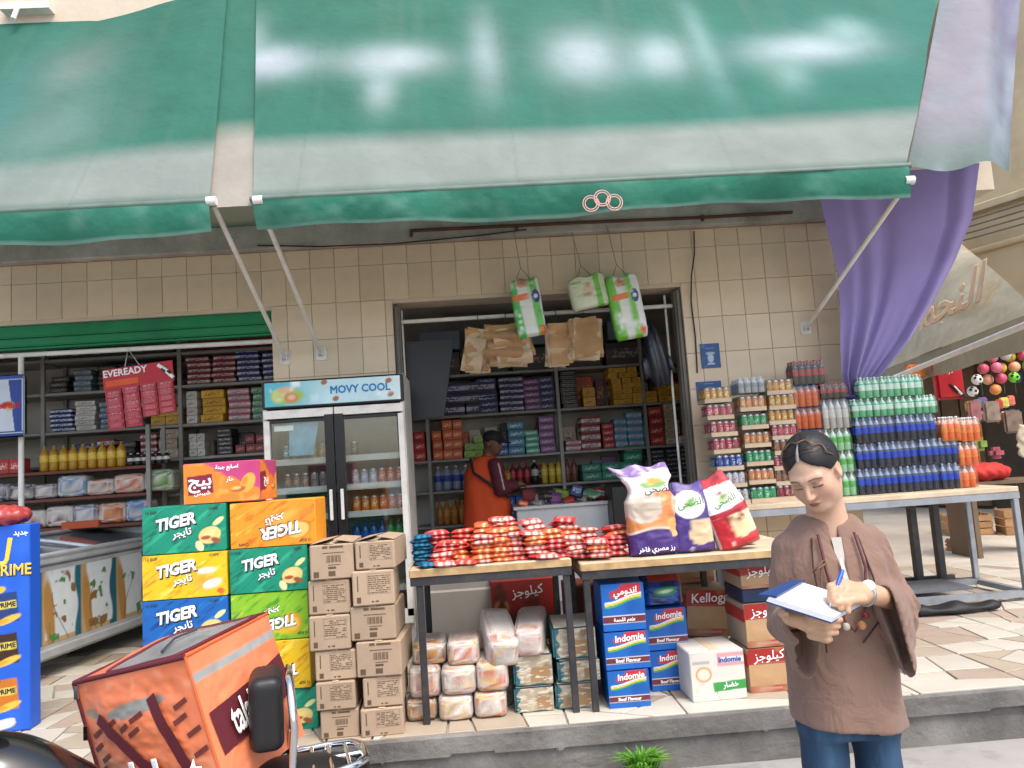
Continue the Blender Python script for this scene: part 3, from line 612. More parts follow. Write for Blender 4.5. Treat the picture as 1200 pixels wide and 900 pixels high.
def slab(name, x0, x1, z0, z1, y, d, m, label, cat, rz=0.0, bev=.02, ry=0.0): return tag(box(name, (x1-x0, d, z1-z0), m, ((x0+x1)/2, y, z0), rot=(0, ry, rz), bevel=bev, seg=2), label, cat)
RED = mat('red vinyl', '#b5202a', .35, var=.12)
rb = slab('toy_bag', 5.38, 5.72, 1.66, 2.12, 2.5, .1, RED, 'red printed toy bag hanging beside the ball bunch', 'bag', bev=.03)
letter('Toys', .07, WHITE, rb, (-.03, -.055, .33)); 
for k in range(3): MB().tube([(-.02+.045*k, -.06, .18-.03*k), (.06+.045*k, -.06, .08-.03*k)], .014, 7).obj('printed_battery', [STEEL, WHITE, STEEL][k], rb)
slab('toy_bag', 5.18, 5.4, 1.95, 2.12, 2.7, .1, mat('orange mesh', '#c8763a', .7, var=.3, vs=20), 'orange net bag of toys hanging near the white pole', 'bag')
slab('blister_pack', 5.55, 5.7, 1.38, 1.62, 2.2, .05, mat('pink card', '#b87a78', .6, var=.3, vs=12), 'faded pink toy card hanging under the footballs', 'toy card')
slab('blister_pack', 5.76, 5.95, 1.36, 1.6, 2.25, .05, mat('beige card', '#9a8878', .6, var=.35, vs=14), 'beige toy card hanging under the orange ball', 'toy card')
slab('blister_pack', 5.98, 6.2, 1.22, 1.48, 2.25, .05, mat('brown card', '#7a6658', .5, var=.4, vs=12), 'brown toy card hanging at the stall edge', 'toy card')
slab('toy_sack', 5.5, 5.64, 1.05, 1.2, 2.1, .12, mat('green toys', '#7fa044', .6, var=.4, vs=14), 'lime green toy sack low behind the orange sodas', 'toy sack', bev=.04)
slab('toy_sack', 5.66, 5.82, .95, 1.08, 2.1, .12, mat('rosy toys', '#a8525f', .6, var=.4, vs=14), 'rosy red toy sack low on the stall', 'toy sack', bev=.04)
slab('toy_plush', 6.0, 6.16, 1.75, 2.0, 1.8, .12, mat('orange plush', '#c98046', .9, var=.4, vs=18), 'orange plush toy hanging at the end of the ball bunch', 'toy', bev=.05)
TOYC = [('yellow', '#c9a53a'), ('turquoise', '#3f9a98'), ('violet', '#7a5a9a'), ('scarlet', '#b83a34'), ('lemon', '#cfc25a'), ('coral', '#d2705a'), ('sky blue', '#5a8ab5'), ('dark green', '#3a5f3a'), ('pink', '#cf8a9c'), ('rust', '#9a5a3a'), ('white', '#c9c5bc'), ('navy', '#2f3a5a')]
for i, (n_, c_) in enumerate(TOYC):
    slab('toy_pack', 5.62+.11*(i % 6)+.02*(i % 2), 5.7+.11*(i % 6)+.035, 1.5-.16*(i//6)+.02*(i % 3), 1.62-.16*(i//6)+.02*(i % 3), 2.35+.05*(i % 3), .05, mat('toy '+n_, c_, .45, var=.35, vs=22, coat=.2), f'small {n_} toy pack hanging in the {("upper", "lower")[i//6]} row below the balls', 'toy pack', bev=.015)
# red cloth heap, a cream shirt, crates on the alley floor
def heap(name, loc, r, m, label, cat, seed=0, h=.012):
    def f(P): return ells(P, (0, 0, 0), r)+.02*np.sin(P[:, 0]*23+seed)*np.sin(P[:, 1]*19+seed*2)*np.sin(P[:, 2]*17+1)+.08*min(.11, r[2]-.02 if r[2] > .04 else 0)*np.sin(P[:, 0]*61+2*np.sin(P[:, 2]*40)+seed)
    V, F = surfnet(f, [-x-.04 for x in r], [x+.04 for x in r], h); return tag(link(name, npmesh(name, V, F, m), None, loc), label, cat)
heap('cloth_heap', (5.22, 1.55, .84), (.27, .15, .1), mat('red cloth', '#c0332c', .7, var=.15), 'bright red cloth heap on the stall behind the orange sodas', 'cloth', h=.018)
tag(MB().box((5.35, 1.6, .735), (.9, .5, .03)).box((4.95, 1.6, .36), (.05, .45, .72)).box((5.75, 1.6, .36), (.05, .45, .72)).obj('stall_table', mat('stall table', '#6d5a48', .7)), 'low brown table of the toy stall under the red cloth', 'table')
heap('shirt', (5.33, 1.02, 1.14), (.12, .025, .2), mat('cream cloth', '#b5a891', .8, var=.15, bump=.3, bs=20), 'cream shirt hanging at the edge of the toy stall', 'shirt', 2, h=.012)
CR = mat('crate wood', '#a9825a', .75, var=.25, rnd=.15)
def crate(loc, d, rz, label):
    c = empty('wooden_crate', loc, rz, label, 'crate', 'crates on the alley floor'); w_, d_, h_ = d
    for k in range(3):
        z = h_*(k+.5)/3
        for sy in (-1, 1): MB().box((0, sy*d_/2, z), (w_, .012, h_/3-.014)).obj('slat', CR, c)
        for sx in (-1, 1): MB().box((sx*w_/2, 0, z), (.012, d_-.014, h_/3-.014)).obj('slat', CR, c)
    for sx in (-1, 1):
        for sy in (-1, 1): MB().box((sx*(w_/2-.02), sy*(d_/2-.02), h_/2), (.025, .025, h_+.02)).obj('corner_post', CR, c)
crate((6.05, 3.3, -.004), (.5, .35, .25), -.3, 'wooden crate behind the table leg, the one closer to the sodas'); crate((6.55, 3.0, -.004), (.45, .35, .3), -.3, 'wooden crate at the picture edge by the toy stall'); crate((5.15, 2.0, -.004), (.22, .2, .12), .2, 'small wooden crate seen between the dark stand legs')
# ------------------------------------------------------------------ printed snack cartons
PRINT = vmat('printed carton', .45, coat=.12)
GLOSS = vmat('printed film', .28, bump=.12, bs=25, coat=.35)
def tiger_fn(base, dark, light, chipc, kind):
    def fn(x, z):
        k = Ink(x, z, base)
        a = .62; u = x*math.cos(a)+z*math.sin(a); v = -x*math.sin(a)+z*math.cos(a)
        k.put((vnoise(u*14, v*70+kind*9)-.58)/.12*.75, dark); k.put((vnoise(u*9+7, v*46+kind*3)-.66)/.1*.6, light)
        for d in (-.03, .028): k.put((.0016-abs(v-d-.02*np.sin(u*9)))/.001*.6, dark)
        if kind in (0, 2):      # crisp and lime wedges
            k.ell(.125, -.045, .062, .043, '#2a2016', .3, .25).ell(.13, -.038, .06, .044, chipc, .25, .08).ell(.13, -.03, .04, .02, '#f3dd94', .25, .4).ell(.11, -.05, .03, .012, '#b5502f', .1, .3)
            k.ell(.078, -.09, .02, .03, '#e9e4a8', .5, .1).ell(.175, .03, .035, .014, '#dfe6a0', .6, .1).ell(.16, -.065, .03, .016, '#9a5a33', -.3, .3)
        elif kind == 1:         # cheese puffs on yellow
            k.ell(.11, .02, .055, .019, '#f7f1df', .1, .2).ell(.14, -.05, .06, .028, '#f4ead0', .35, .3).ell(.1, -.035, .09, .06, '#e0a93c', .2, .9).ell(.13, -.048, .045, .02, '#f9f4e6', .35, .2).ell(.18, -.09, .02, .016, '#e06a2a')
        elif kind == 3:         # crisps on orange
            k.ell(-.13, .035, .07, .05, '#c9741c', .3, .3).ell(-.125, .04, .06, .042, '#f2c46a', .3, .15).ell(-.06, -.03, .1, .03, '#f4b04a', .5, .6).ell(-.17, -.05, .06, .025, '#d98a2a', .4, .5)
        elif kind == 4:
            k.ell(-.12, .04, .065, .06, '#e8a51f', .2, .3).ell(-.125, .045, .045, .04, '#f3c84e', .4, .3).ell(-.05, .07, .09, .022, '#e0c22a', -.2, .5)
        return k.c
    return fn
TV = {'green': ('#0f9070', '#0a6a55', '#2fb08a', '#ecd383', 0), 'yellow': ('#f0c51a', '#d99a16', '#f8e05a', '#f0d27a', 1), 'blue': ('#1464b4', '#0d3f86', '#2f86d0', '#ecd383', 2), 'orange': ('#ee9a22', '#d9741a', '#f8bf4a', '#f0c060', 3), 'lime': ('#8cc32a', '#4f9a2a', '#c9d94a', '#f0c060', 4)}
TIGERBODY = {k: mat('tiger carton '+k, v[0], .5, var=.06) for k, v in TV.items()}
SHADOWINK = mat('dark outline ink', '#2b2a30', .5, var=.02)
def tiger(kind, x0, x1, z0, z1, y, label, flip=False, d=.27, rz=0.0, arab='تايجر'):
    w, h = x1-x0, z1-z0
    b = box('snack_carton', (w, d, h-.002), TIGERBODY[kind], ((x0+x1)/2, y+d/2, z0), rz, bevel=.005); tag(b, label, 'carton', 'tiger snack cartons')
    s = -1 if flip else 1; ry = math.pi if flip else 0
    def at(px, pz, dy): return (s*px, -d/2-dy, h/2+s*pz)
    link('front_print', art(('tiger', kind), .42, .232, tiger_fn(*TV[kind]), PRINT, .0042), b, at(0, 0, .0012), (0, ry, 0), (w*.985/.42, 1, h*.975/.232))
    k = w/.42
    for m, off, dy in ((SHADOWINK, .005, .0022), (WHITE, 0, .0034)):
        letter('TIGER', .078*k, m, b, at(-.045+off, .035-off, dy), (0, ry-.16, 0), .05, .22, .95)
        letter(ar(arab), .05*k, m, b, at(-.01+off*.6, -.018-off*.6, dy), (0, ry-.16, 0), .025)
    letter('15 EGP', .02*k, SHADOWINK, b, at(-.165, .092, .0024), (0, ry, 0), .01); letter('CHIPS', .018*k, SHADOWINK, b, at(.15, .095, .0024), (0, ry, 0), .01)
    return b
yT = -2.22
lab = 'snack carton, {} in the column beside the brown boxes'
tiger('orange', -1.303, -.868, .915, 1.148, yT, 'orange upside down '+lab.format('topmost'), True)
tiger('green', -1.31, -.918, .69, .914, yT-.005, 'green '+lab.format('second from the top'))
tiger('lime', -1.312, -.925, .448, .688, yT, 'lime upside down '+lab.format('third from the top'), True, rz=.01)
tiger('yellow', -1.31, -.922, .205, .446, yT-.006, 'yellow upside down '+lab.format('fourth from the top'), True)
tiger('green', -1.305, -.895, 0, .203, yT+.003, 'green '+lab.format('lowest'))
lab = 'snack carton, {} of the column beside the freezer'
tiger('green', -1.748, -1.325, .915, 1.155, yT+.004, 'green '+lab.format('topmost'))
tiger('yellow', -1.75, -1.325, .688, .913, yT, 'yellow '+lab.format('second from the top'))
tiger('blue', -1.752, -1.325, .455, .686, yT-.004, 'blue '+lab.format('third from the top'))
tiger('orange', -1.745, -1.322, .225, .453, yT, 'orange snack carton in the freezer side column, second from the floor', True)
tiger('green', -1.748, -1.325, 0, .223, yT, 'green snack carton in the freezer side column, lowest, behind the delivery bag')
# pink and orange carton on top
def pink_fn(x, z):
    k = Ink(x, z, '#c8447c'); k.put((.06-(x*.55+z)+.05*(vnoise(x*18, z*18)-.5))/.012, '#ee8a2c'); k.put((vnoise(x*20+3, z*20)-.6)/.1*.5*((x*.55+z) < .06), '#f4a948')
    k.put((x+.06*np.sin(z*30)-.17)/.01, '#c33f78'); k.rect(-.175, -.055, -.045, .042, '#8a2038', .08).ell(.135, -.01, .036, .056, '#f3b04a', -.5, .1).ell(.12, .0, .016, .03, '#ee9030', -.5, .4).ell(.085, -.04, .045, .018, '#c2602a', .1, .3).ell(.075, -.035, .03, .01, '#efc27a', .1, .3)
    return k.c
PK = mat('pink carton', '#c8447c', .5, var=.06)
pb = box('snack_carton', (.395, .3, .21), PK, (-1.343, yT+.17, 1.156), -.02, bevel=.005); tag(pb, 'pink and orange snack carton lying on top of the two snack columns', 'carton')
link('front_print', art('pink', .389, .204, pink_fn, PRINT, .004), pb, (0, -.1512, .105)); link('side_print', art('pinks', .294, .204, pink_fn, PRINT, .005), pb, (.1988, 0, .105), (0, 0, math.pi/2))
letter(ar('بيج'), .085, WHITE, pb, (-.11, -.153, .118), (0, -.05, 0), .03, 0, 1.1); letter(ar('شيبس'), .03, WHITE, pb, (-.1, -.153, .055), (0, -.05, 0), .02); letter(ar('اصابع جبنة'), .028, WHITE, pb, (.03, -.153, .182), (0, 0, 0), .03); letter(ar('حار'), .032, WHITE, pb, (.045, -.153, .118), (0, 0, 0), .02); letter(ar('بيج'), .06, WHITE, pb, (.2005, -.05, .11), (0, 0, math.pi/2), .03)

# ------------------------------------------------------------------ plain cardboard boxes, two columns
INK = mat('carton ink', '#5d4a38', .7, var=.1)
CARTTOP = mat('carton tape', '#d6c3a4', .5, var=.06)
def carton(x0, x1, z0, z1, y, d, rz, label, kind=0, torn=False):
    w, h = x1-x0, z1-z0
    b = box('cardboard_box', (round(w, 3), d, round(h-.003, 3)), CARD, ((x0+x1)/2, y+d/2, z0), rz, bevel=.006); tag(b, label, 'box', 'plain cardboard boxes in two columns')
    p = MB(); q = lambda ax, az, bx_, bz: p.add([(ax*w-w/2, 0, az*h), (bx_*w-w/2, 0, az*h), (bx_*w-w/2, 0, bz*h), (ax*w-w/2, 0, bz*h)], [(0, 1, 2, 3)])
    if kind == 0:   # upright mark, a block of small lines, symbols below
        q(.12, .42, .145, .86); q(.1, .1, .2, .26)
        for r in range(9):
            zz = .36+.058*r; x = .38
            while x < .88:
                l = random.uniform(.03, .12)
                if random.random() < .8: q(x, zz, min(.9, x+l), zz+.022)
                x += l+.018
        q(.36, .33, .92, .335); q(.36, .9, .92, .905); q(.36, .33, .364, .9); q(.916, .33, .92, .9); q(.45, .1, .5, .14); q(.54, .1, .62, .14)
    else:           # barcode and stamp blocks
        q(.3, .88, .42, .95); q(.46, .88, .78, .94); q(.08, .08, .2, .24); q(.42, .1, .58, .24)
        for r in range(12): q(.38+.028*r, .48, .38+.028*r+(.008, .016, .02)[r % 3], .68)
        q(.42, .3, .6, .36); q(.42, .4, .7, .42); q(.3, .74, .8, .76)
    p.obj('lettering', INK, b, (0, -d/2-.0012, -.001))
    MB().box((0, 0, 0), (w*.16, d*.99, .0015)).obj('tape', CARTTOP, b, (0, 0, h-.0015))
    if torn:
        for sx in (-1, 1): MB().add([(0, -d*.49, 0), (0, d*.49, 0), (-sx*w*.47, d*.49, .012), (-sx*w*.46, -d*.49, .02)], [(0, 1, 2, 3)]).obj('flap', CARD, b, (sx*w*.5, 0, h+.0005))
        MB().add([(-w*.28, -d*.5, 0), (-w*.1, -d*.5, 0), (-w*.06, d*.2, .0), (-w*.22, d*.3, 0)], [(0, 1, 2, 3)]).obj('torn_label', CARTTOP, b, (.1*w, 0, h+.001))
yC = -2.405
nth = ['topmost', 'second from the top', 'third from the top', 'fourth from the top', 'fifth from the top', 'lowest']
Lc = [(-.869, -.658, .752, .924, 1, .36, .03), (-.876, -.674, .585, .75, 0, .34, -.01), (-.883, -.686, .416, .583, 0, .34, .0), (-.864, -.668, .272, .414, 0, .34, .02), (-.862, -.675, .136, .27, 0, .34, .0), (-.851, -.669, 0, .134, 1, .34, .01)]
Rc = [(-.632, -.436, .786, .925, 0, .34, -.05), (-.668, -.465, .614, .784, 0, .34, .03), (-.675, -.457, .448, .612, 1, .36, -.03), (-.65, -.432, .277, .446, 1, .38, -.06), (-.637, -.449, .134, .275, 0, .34, .0), (-.66, -.457, 0, .132, 0, .34, .04)]
for i, (a, b, c, d, k, dp, rz) in enumerate(Lc): carton(a, b, c, d, yC+.012*(i % 2), dp, rz+random.uniform(-.03, .03), f'brown cardboard box, {nth[i]} in the column touching the snack cartons', k, i == 0)
for i, (a, b, c, d, k, dp, rz) in enumerate(Rc): carton(a, b, c, d, yC-.01*(i % 2), dp, rz+random.uniform(-.03, .03), f'brown cardboard box, {nth[i]} in the column touching the table', k, i == 0)

# ------------------------------------------------------------------ the two sales tables
def table(name, x0, x1, y0, y1, z, label, legs, frame=STEEL):
    t = empty(name, ((x0+x1)/2, (y0+y1)/2, 0), label=label, cat='table'); cx, cy = (x0+x1)/2, (y0+y1)/2; w, d = x1-x0, y1-y0
    MB().box((0, 0, z-.019), (w, d, .038)).obj('tabletop', WOOD, t, bevel=.004)
    e = MB().box((0, -d/2-.002, z-.02), (w-.006, .004, .034)).box((-w/2-.002, 0, z-.02), (.004, d-.01, .034)); e.obj('edge_strip', WOODEDGE, t)
    f = MB(); zf = z-.06
    for sy in (-1, 1): f.box((0, sy*(d/2-.02), zf), (w-.002, .035, .042))
    for sx in (-1, 1): f.box((sx*(w/2-.018), 0, zf), (.035, d-.075, .04))
    f.obj('frame', frame, t)
    for lx, ly in legs: MB().box((lx-cx, ly-cy, (z-.08)/2), (.034, .034, z-.083)).obj('leg', frame, t, bevel=.003)
    return t
table('display_table', -.391, .428, -2.32, -1.6, .757, 'plywood topped steel table stacked with red snack packets', [(-.345, -2.295), (.4, -2.295), (-.36, -1.63), (.4, -1.63)])
table('display_table', .474, 1.66, -2.335, -1.62, .728, 'plywood topped steel table carrying the rice bags', [(.497, -2.31), (1.28, -1.66), (.497, -1.65), (1.635, -2.3)])

# ------------------------------------------------------------------ snack packets heaped on the table
def packet_mesh(w, d, h, cols, seed):
    r = np.random.default_rng(seed); nu, nv = 11, 9; V = []; C = []
    for s_ in (1, -1):
        for i in range(nu):
            for j in range(nv):
                u = i/(nu-1)*2-1; v = j/(nv-1)*2-1; t = (1-abs(u)**3.2)*(1-abs(v)**4); z = s_*h/2*max(0, t)**.6+.0015*(r.random()-.5)*(t > 0)
                V.append((u*w/2, v*d/2*(1-.05*(1-abs(u))), z)); c = cols[0]
                if abs(v) > .6 and abs(u) < .8: c = cols[1] if (int((u+1)*3.3)+seed) % 2 == 0 else cols[0]
                if abs(u) > .88: c = cols[2]
                if s_ > 0 and abs(u) < .8 and abs(v) < .75: c = cols[1] if r.random() < .22 else cols[2]
                C.append(lin(c))
    F = []
    for k in range(2):
        for i in range(nu-1):
            for j in range(nv-1):
                a = k*nu*nv+i*nv+j; q = (a, a+nv, a+nv+1, a+1); F.append(q if k == 0 else q[::-1])
    return npmesh('packet', np.array(V), np.array(F), vmat('packet film', .6, bump=.2, bs=60, spec=.25), True, np.array(C))
PM = [packet_mesh(.125, .15, .029, c, i) for i, c in enumerate([('#d2402f', '#e8b5a4', '#d2503e'), ('#c8343a', '#ecc4b8', '#e06a55'), ('#e0703f', '#f2cfa0', '#dc5a3c'), ('#dda03a', '#f0d8a8', '#d96a40'), ('#b5343a', '#e2aca0', '#d8584a'), ('#dc6252', '#f0d2c6', '#d64a40')])]
TM = [packet_mesh(.1, .12, .03, c, i+20) for i, c in enumerate([('#1f5a78', '#3f86a0', '#173f5c'), ('#17405e', '#2f7a98', '#1f5a78')])]
cols_ = [(-.235, 7, 0), (-.13, 7, 0), (-.03, 8, 2), (.075, 9, 2), (.17, 9, 1), (.27, 8, 5), (.375, 8, 4), (.475, 7, 5), (.585, 6, 1), (.69, 6, 4)]
where = ['first', 'second', 'third', 'fourth', 'fifth', 'sixth', 'seventh', 'eighth', 'ninth', 'tenth']
for ci, (x, n, fav) in enumerate(cols_):
    for row, (yy, nn) in enumerate(((-2.2+.02*math.sin(ci*2.1), n-2), (-2.04, n))):
        if x > .6 and row == 0: yy = -2.12
        z = (.757 if x < .42 else .74) + .012
        lean = random.uniform(-.03, .03)
        for k in range(nn):
            m = PM[fav] if random.random() < .55 else random.choice(PM[:3]+PM[4:])
            o = link('snack_packet', m, None, (x+lean*k*.3+random.uniform(-.009, .009), yy+random.uniform(-.012, .012)+.004*k*(1-row), z+.0235*k), (random.uniform(-.07, .07), random.uniform(-.09, .09), random.uniform(-.16, .16)), (random.uniform(.94, 1.06), 1, random.uniform(.9, 1.15)))
            tag(o, f'red snack packet, {("front", "back")[row]} row, {where[ci]} stack from the teal sachets, {ORD[k]} up', 'snack packet', f'red snack packets in the {("front", "back")[row]} row, {where[ci]} stack')
for k in range(8):
    o = link('sachet', TM[k % 2], None, (-.335+random.uniform(-.01, .01), -2.13+random.uniform(-.01, .01), .768+.019*k), (random.uniform(-.08, .08), random.uniform(-.1, .1), random.uniform(-.2, .2))); tag(o, f'teal blue sachet in the small stack at the table corner, {ORD[k]} up', 'sachet', 'teal sachets stacked at the table corner')
for j, (x, y, rz) in enumerate(((-.3, -2.265, .3), )): tag(link('sachet', TM[1], None, (x, y, .772), (0, .05, rz)), 'loose teal sachet lying in front of the teal stack', 'sachet')
for j, (x, y, rz, lb) in enumerate(((-.215, -2.268, .2, 'loose pale packet lying beside the loose teal sachet'), (-.105, -2.26, -.15, 'loose red packet lying at the front below the second stack'), (.31, -2.262, .1, 'loose red packet lying at the front edge near the table gap'))):
    tag(link('snack_packet', PM[(5, 0, 1)[j]], None, (x, y, .775), (.05, .04, rz)), lb, 'snack packet')

# ------------------------------------------------------------------ plastic-wrapped bundles and dusty teal cartons under the table
def bundle_mesh(w, d, h, seed, scheme):
    r = np.random.default_rng(seed); nu, nv = 56, 34; th = np.linspace(-np.pi, np.pi, nu, endpoint=False); ph = np.linspace(-np.pi/2, np.pi/2, nv)
    T, Pp = np.meshgrid(th, ph); e = .34; sg = lambda a: np.sign(a)*abs(a)**e
    x = sg(np.cos(Pp))*sg(np.sin(T)); y = -sg(np.cos(Pp))*sg(np.cos(T)); z = sg(np.sin(Pp))
    wr = vnoise(T*3.0+seed*7, Pp*14+seed)-.5; wr2 = vnoise(x*6+seed, z*5+y*7)-.5
    x = x*(1+.05*wr2+.025*wr); y = y*(1+.04*wr2+.03*wr); z = z*(1+.05*wr2)
    V = np.stack([x.ravel()*w/2, y.ravel()*d/2, z.ravel()*h/2+h/2], 1)
    k = Ink(x.ravel(), z.ravel(), '#cdc6bc'); yy = y.ravel(); front = (yy < -.6)
    lines = np.sin(z.ravel()*h*260+3*vnoise(x.ravel()*2+seed, z.ravel()))
    k.put((vnoise(x.ravel()*2.5+seed*3, z.ravel()*12)-.35)/.3*.7, scheme[0]); k.put((vnoise(x.ravel()*3+seed*5+9, z.ravel()*5+2)-.48)/.12*.9*front*(abs(x.ravel()) < .8), scheme[1]); k.put((vnoise(x.ravel()*4+seed*2, z.ravel()*9+4)-.55)/.1*.8*front*(abs(x.ravel()) < .85), scheme[2]); k.put(np.clip(lines-.55, 0, 1)*.8, '#7a6152'); k.put((vnoise(x.ravel()*8+seed, z.ravel()*8+yy*5)-.62)/.1*.6, '#e8e2da')
    F = []
    for i in range(nv-1):
        for j in range(nu): F.append((i*nu+j, i*nu+(j+1) % nu, (i+1)*nu+(j+1) % nu, (i+1)*nu+j))
    return npmesh('bundle', V, np.array(F), WRAP, True, k.c)
WRAP = vmat('shrink wrapped goods', .34, bump=.45, bs=40, coat=.25, spec=.45)
S1 = ('#d9bdb2', '#dcb878', '#c9745e'); S2 = ('#d9cec4', '#d9bd8c', '#c99484'); S3 = ('#c6b0a6', '#cf9c7c', '#b58478')
bl = [(-.284, -.115, 0, .122, -2.3, S2, 'wrapped bundle on the floor, first one behind the table leg'), (-.106, .055, 0, .126, -2.3, S1, 'wrapped bundle on the floor with the reddest print, beside the teal cartons'), (-.262, -.091, .122, .258, -2.3, S2, 'wrapped bundle, middle layer, centre of the pile'), (-.087, .072, .124, .272, -2.3, S1, 'wrapped bundle, middle layer, beside the upper teal carton'), (-.228, -.068, .256, .378, -2.27, S1, 'wrapped bundle, top layer, with yellow print'), (-.43, -.272, .108, .262, -2.26, S3, 'wrapped bundle, middle layer, behind the table leg'), (-.448, -.297, 0, .108, -2.26, ('#a08468', '#b5814a', '#8a6a4a'), 'brown wrapped bundle on the floor next to the cardboard boxes'), (-.41, -.238, .26, .37, -2.22, ('#8d7a64', '#c9944a', '#a0603a'), 'brownish wrapped bundle, top layer, behind the table leg')]
for i, (a, b, c, d, y, sc, lb) in enumerate(bl): tag(link('wrapped_bundle', bundle_mesh((b-a)*1.04, .3, (d-c)*1.03, i+1, sc), None, ((a+b)/2, y+.15, c)), lb, 'bundle', 'plastic wrapped bundles under the table')
tag(link('wrapped_bundle', bundle_mesh(.165, .4, .15, 31, S2), None, (.03, -2.1, .29), (.3, .06, .14)), 'long wrapped bundle tipped forward on top of the pile', 'bundle', 'plastic wrapped bundles under the table')
tag(link('wrapped_bundle', bundle_mesh(.16, .5, .15, 33, ('#d9c3bb', '#cdb8ac', '#c2665e')), None, (.215, -2.03, .287), (.08, 0, -.13)), 'long pinkish wrapped bundle lying on the teal cartons', 'bundle', 'plastic wrapped bundles under the table')
def teal_fn(seed):
    def fn(x, z):
        k = Ink(x, z, '#b5a68c'); k.noise(14, .45, .7, '#8f7a5c', seed).noise(30, .55, .7, '#d2c7b2', seed+3, 1, 2.5); k.rect(-.02+.03*seed % .05, -.06, .08, .015, '#a5825a', 0, .004); k.put((-x-.083+.008*np.sin(z*90+seed))/.004, '#1f6670'); k.put((-z-.07+.005*np.sin(x*50))/.004, '#2a6a70'); k.noise(40, .66, .75, '#e2dccb', seed+8, .6, 3); return k.c
    return fn
TEAL = mat('dusty teal carton', '#28616a', .55, var=.25, dirt=.5, dirtcol='#a79d8b', ds=8, coat=.2)
DUSTY = vmat('dusty film', .35, bump=.3, bs=30, coat=.4)
tl_ = [(.1, .3, .128, .286, 'dusty teal carton, upper one of the pair beside the bundles'), (.095, .295, 0, .126, 'dusty teal carton, lower one of the pair beside the bundles'), (.312, .535, .245, .405, 'dusty teal carton, topmost in the stack behind the table legs'), (.322, .54, .13, .243, 'dusty teal carton, middle one in the stack behind the table legs'), (.31, .527, 0, .128, 'dusty teal carton, lowest in the stack behind the table legs')]
for i, (a, b, c, d, lb) in enumerate(tl_):
    o = box('teal_carton', (b-a, .34, d-c), TEAL, ((a+b)/2, -2.08, c), .05*math.sin(i*3), bevel=.012, seg=2); tag(o, lb, 'carton', 'dusty teal cartons under the tables')
    link('front_print', art(('teal', i), .2, .15, teal_fn(i), DUSTY, .0045), o, (.004, -.1715, (d-c)/2), (0, 0, 0), ((b-a)*.93/.2, 1, (d-c)*.9/.15))
    MB().box((0, 0, 0), ((b-a)*.9, .33, .003)).obj('dusty_top', mat('dust sheet', '#aaa496', .6, var=.15), o, (0, 0, d-c))
# behind: pale counter front and the big red and green carton
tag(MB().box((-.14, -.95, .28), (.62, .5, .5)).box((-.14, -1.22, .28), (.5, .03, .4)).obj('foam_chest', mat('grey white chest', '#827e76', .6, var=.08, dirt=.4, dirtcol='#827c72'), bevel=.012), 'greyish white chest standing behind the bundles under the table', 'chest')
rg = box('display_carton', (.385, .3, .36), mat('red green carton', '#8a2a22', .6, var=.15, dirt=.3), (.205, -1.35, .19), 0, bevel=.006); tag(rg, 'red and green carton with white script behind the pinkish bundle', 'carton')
def rg_fn(x, z): k = Ink(x, z, '#a8291f'); k.put((-z-.02)/.02, '#4a5a2a'); k.ell(-.13, .02, .05, .055, '#c98a2a', 0, .2).ell(-.13, .02, .03, .03, '#7a3a1a', 0, .3); k.noise(14, .6, .8, '#6a2a1a', 4); return k.c
link('front_print', art('rg', .38, .355, rg_fn, PRINT, .006), rg, (0, -.1515, .18)); letter(ar('كيلوجز'), .075, WHITE, rg, (.03, -.153, .29), (0, -.1, 0), .008)
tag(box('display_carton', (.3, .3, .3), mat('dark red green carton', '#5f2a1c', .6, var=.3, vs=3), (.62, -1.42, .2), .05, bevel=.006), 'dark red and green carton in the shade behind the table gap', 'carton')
tag(box('carton_support', (.95, .5, .188), CARD, (.38, -1.35, 0), 0, bevel=.005), 'low brown carton under the red and green carton', 'carton')

# ------------------------------------------------------------------ noodle cartons
NB = mat('noodle carton blue', '#1660b4', .45, var=.06); RINK = mat('red ink', '#c22a30', .5, var=.03); BRN = mat('maroon ink', '#6a2a30', .5, var=.03)
def noodle_fn(seed):
    def fn(x, z):
        k = Ink(x, z, '#1a66ba'); k.noise(9, .5, .8, '#1259a8', seed)
        k.rect(-.06, .035, .085, .088, '#c8323a', 0, .004); k.ell(-.05, .08, .05, .02, '#1a66ba', .2, .2)
        zc = .022+.018*np.tanh((x)*18); 
        for o_, c in ((.010, '#f4f2e6'), (.002, '#f0d23c'), (-.006, '#4fae4a')): k.put((.0046-abs(z-zc-o_))/.002*(abs(x) < .088), c)
        k.rect(-.098, -.062, .098, -.034, '#6f2f3a'); k.put((.0016-abs(z+.0335))/.001, '#e8e2da'); k.put((.0016-abs(z+.0628))/.001, '#e8e2da'); k.put((.001-abs(z+.078))/.001, '#0f4a90'); return k.c
    return fn
def noodle(x0, x1, z0, z1, y, label, rz=0.0, top='Indomie', low='Beef Flavour', d=.26):
    w, h = x1-x0, z1-z0; b = box('noodle_carton', (w, d, h-.003), NB, ((x0+x1)/2, y+d/2, z0), rz, bevel=.005); tag(b, label, 'carton', 'blue noodle cartons')
    link('front_print', art('noodle', .2, .18, noodle_fn(1), PRINT, .0035), b, (0, -d/2-.0012, h/2), (0, 0, 0), (w*.98/.2, 1, h*.975/.18))
    letter(top, .04*w/.2, WHITE, b, (.012, -d/2-.0026, h*.5+.058*h/.18), (0, -.08, 0), .03, .15); letter(low, .022*w/.2, WHITE, b, (0, -d/2-.0026, h*.5-.048*h/.18), (0, 0, 0), .03)
    return b
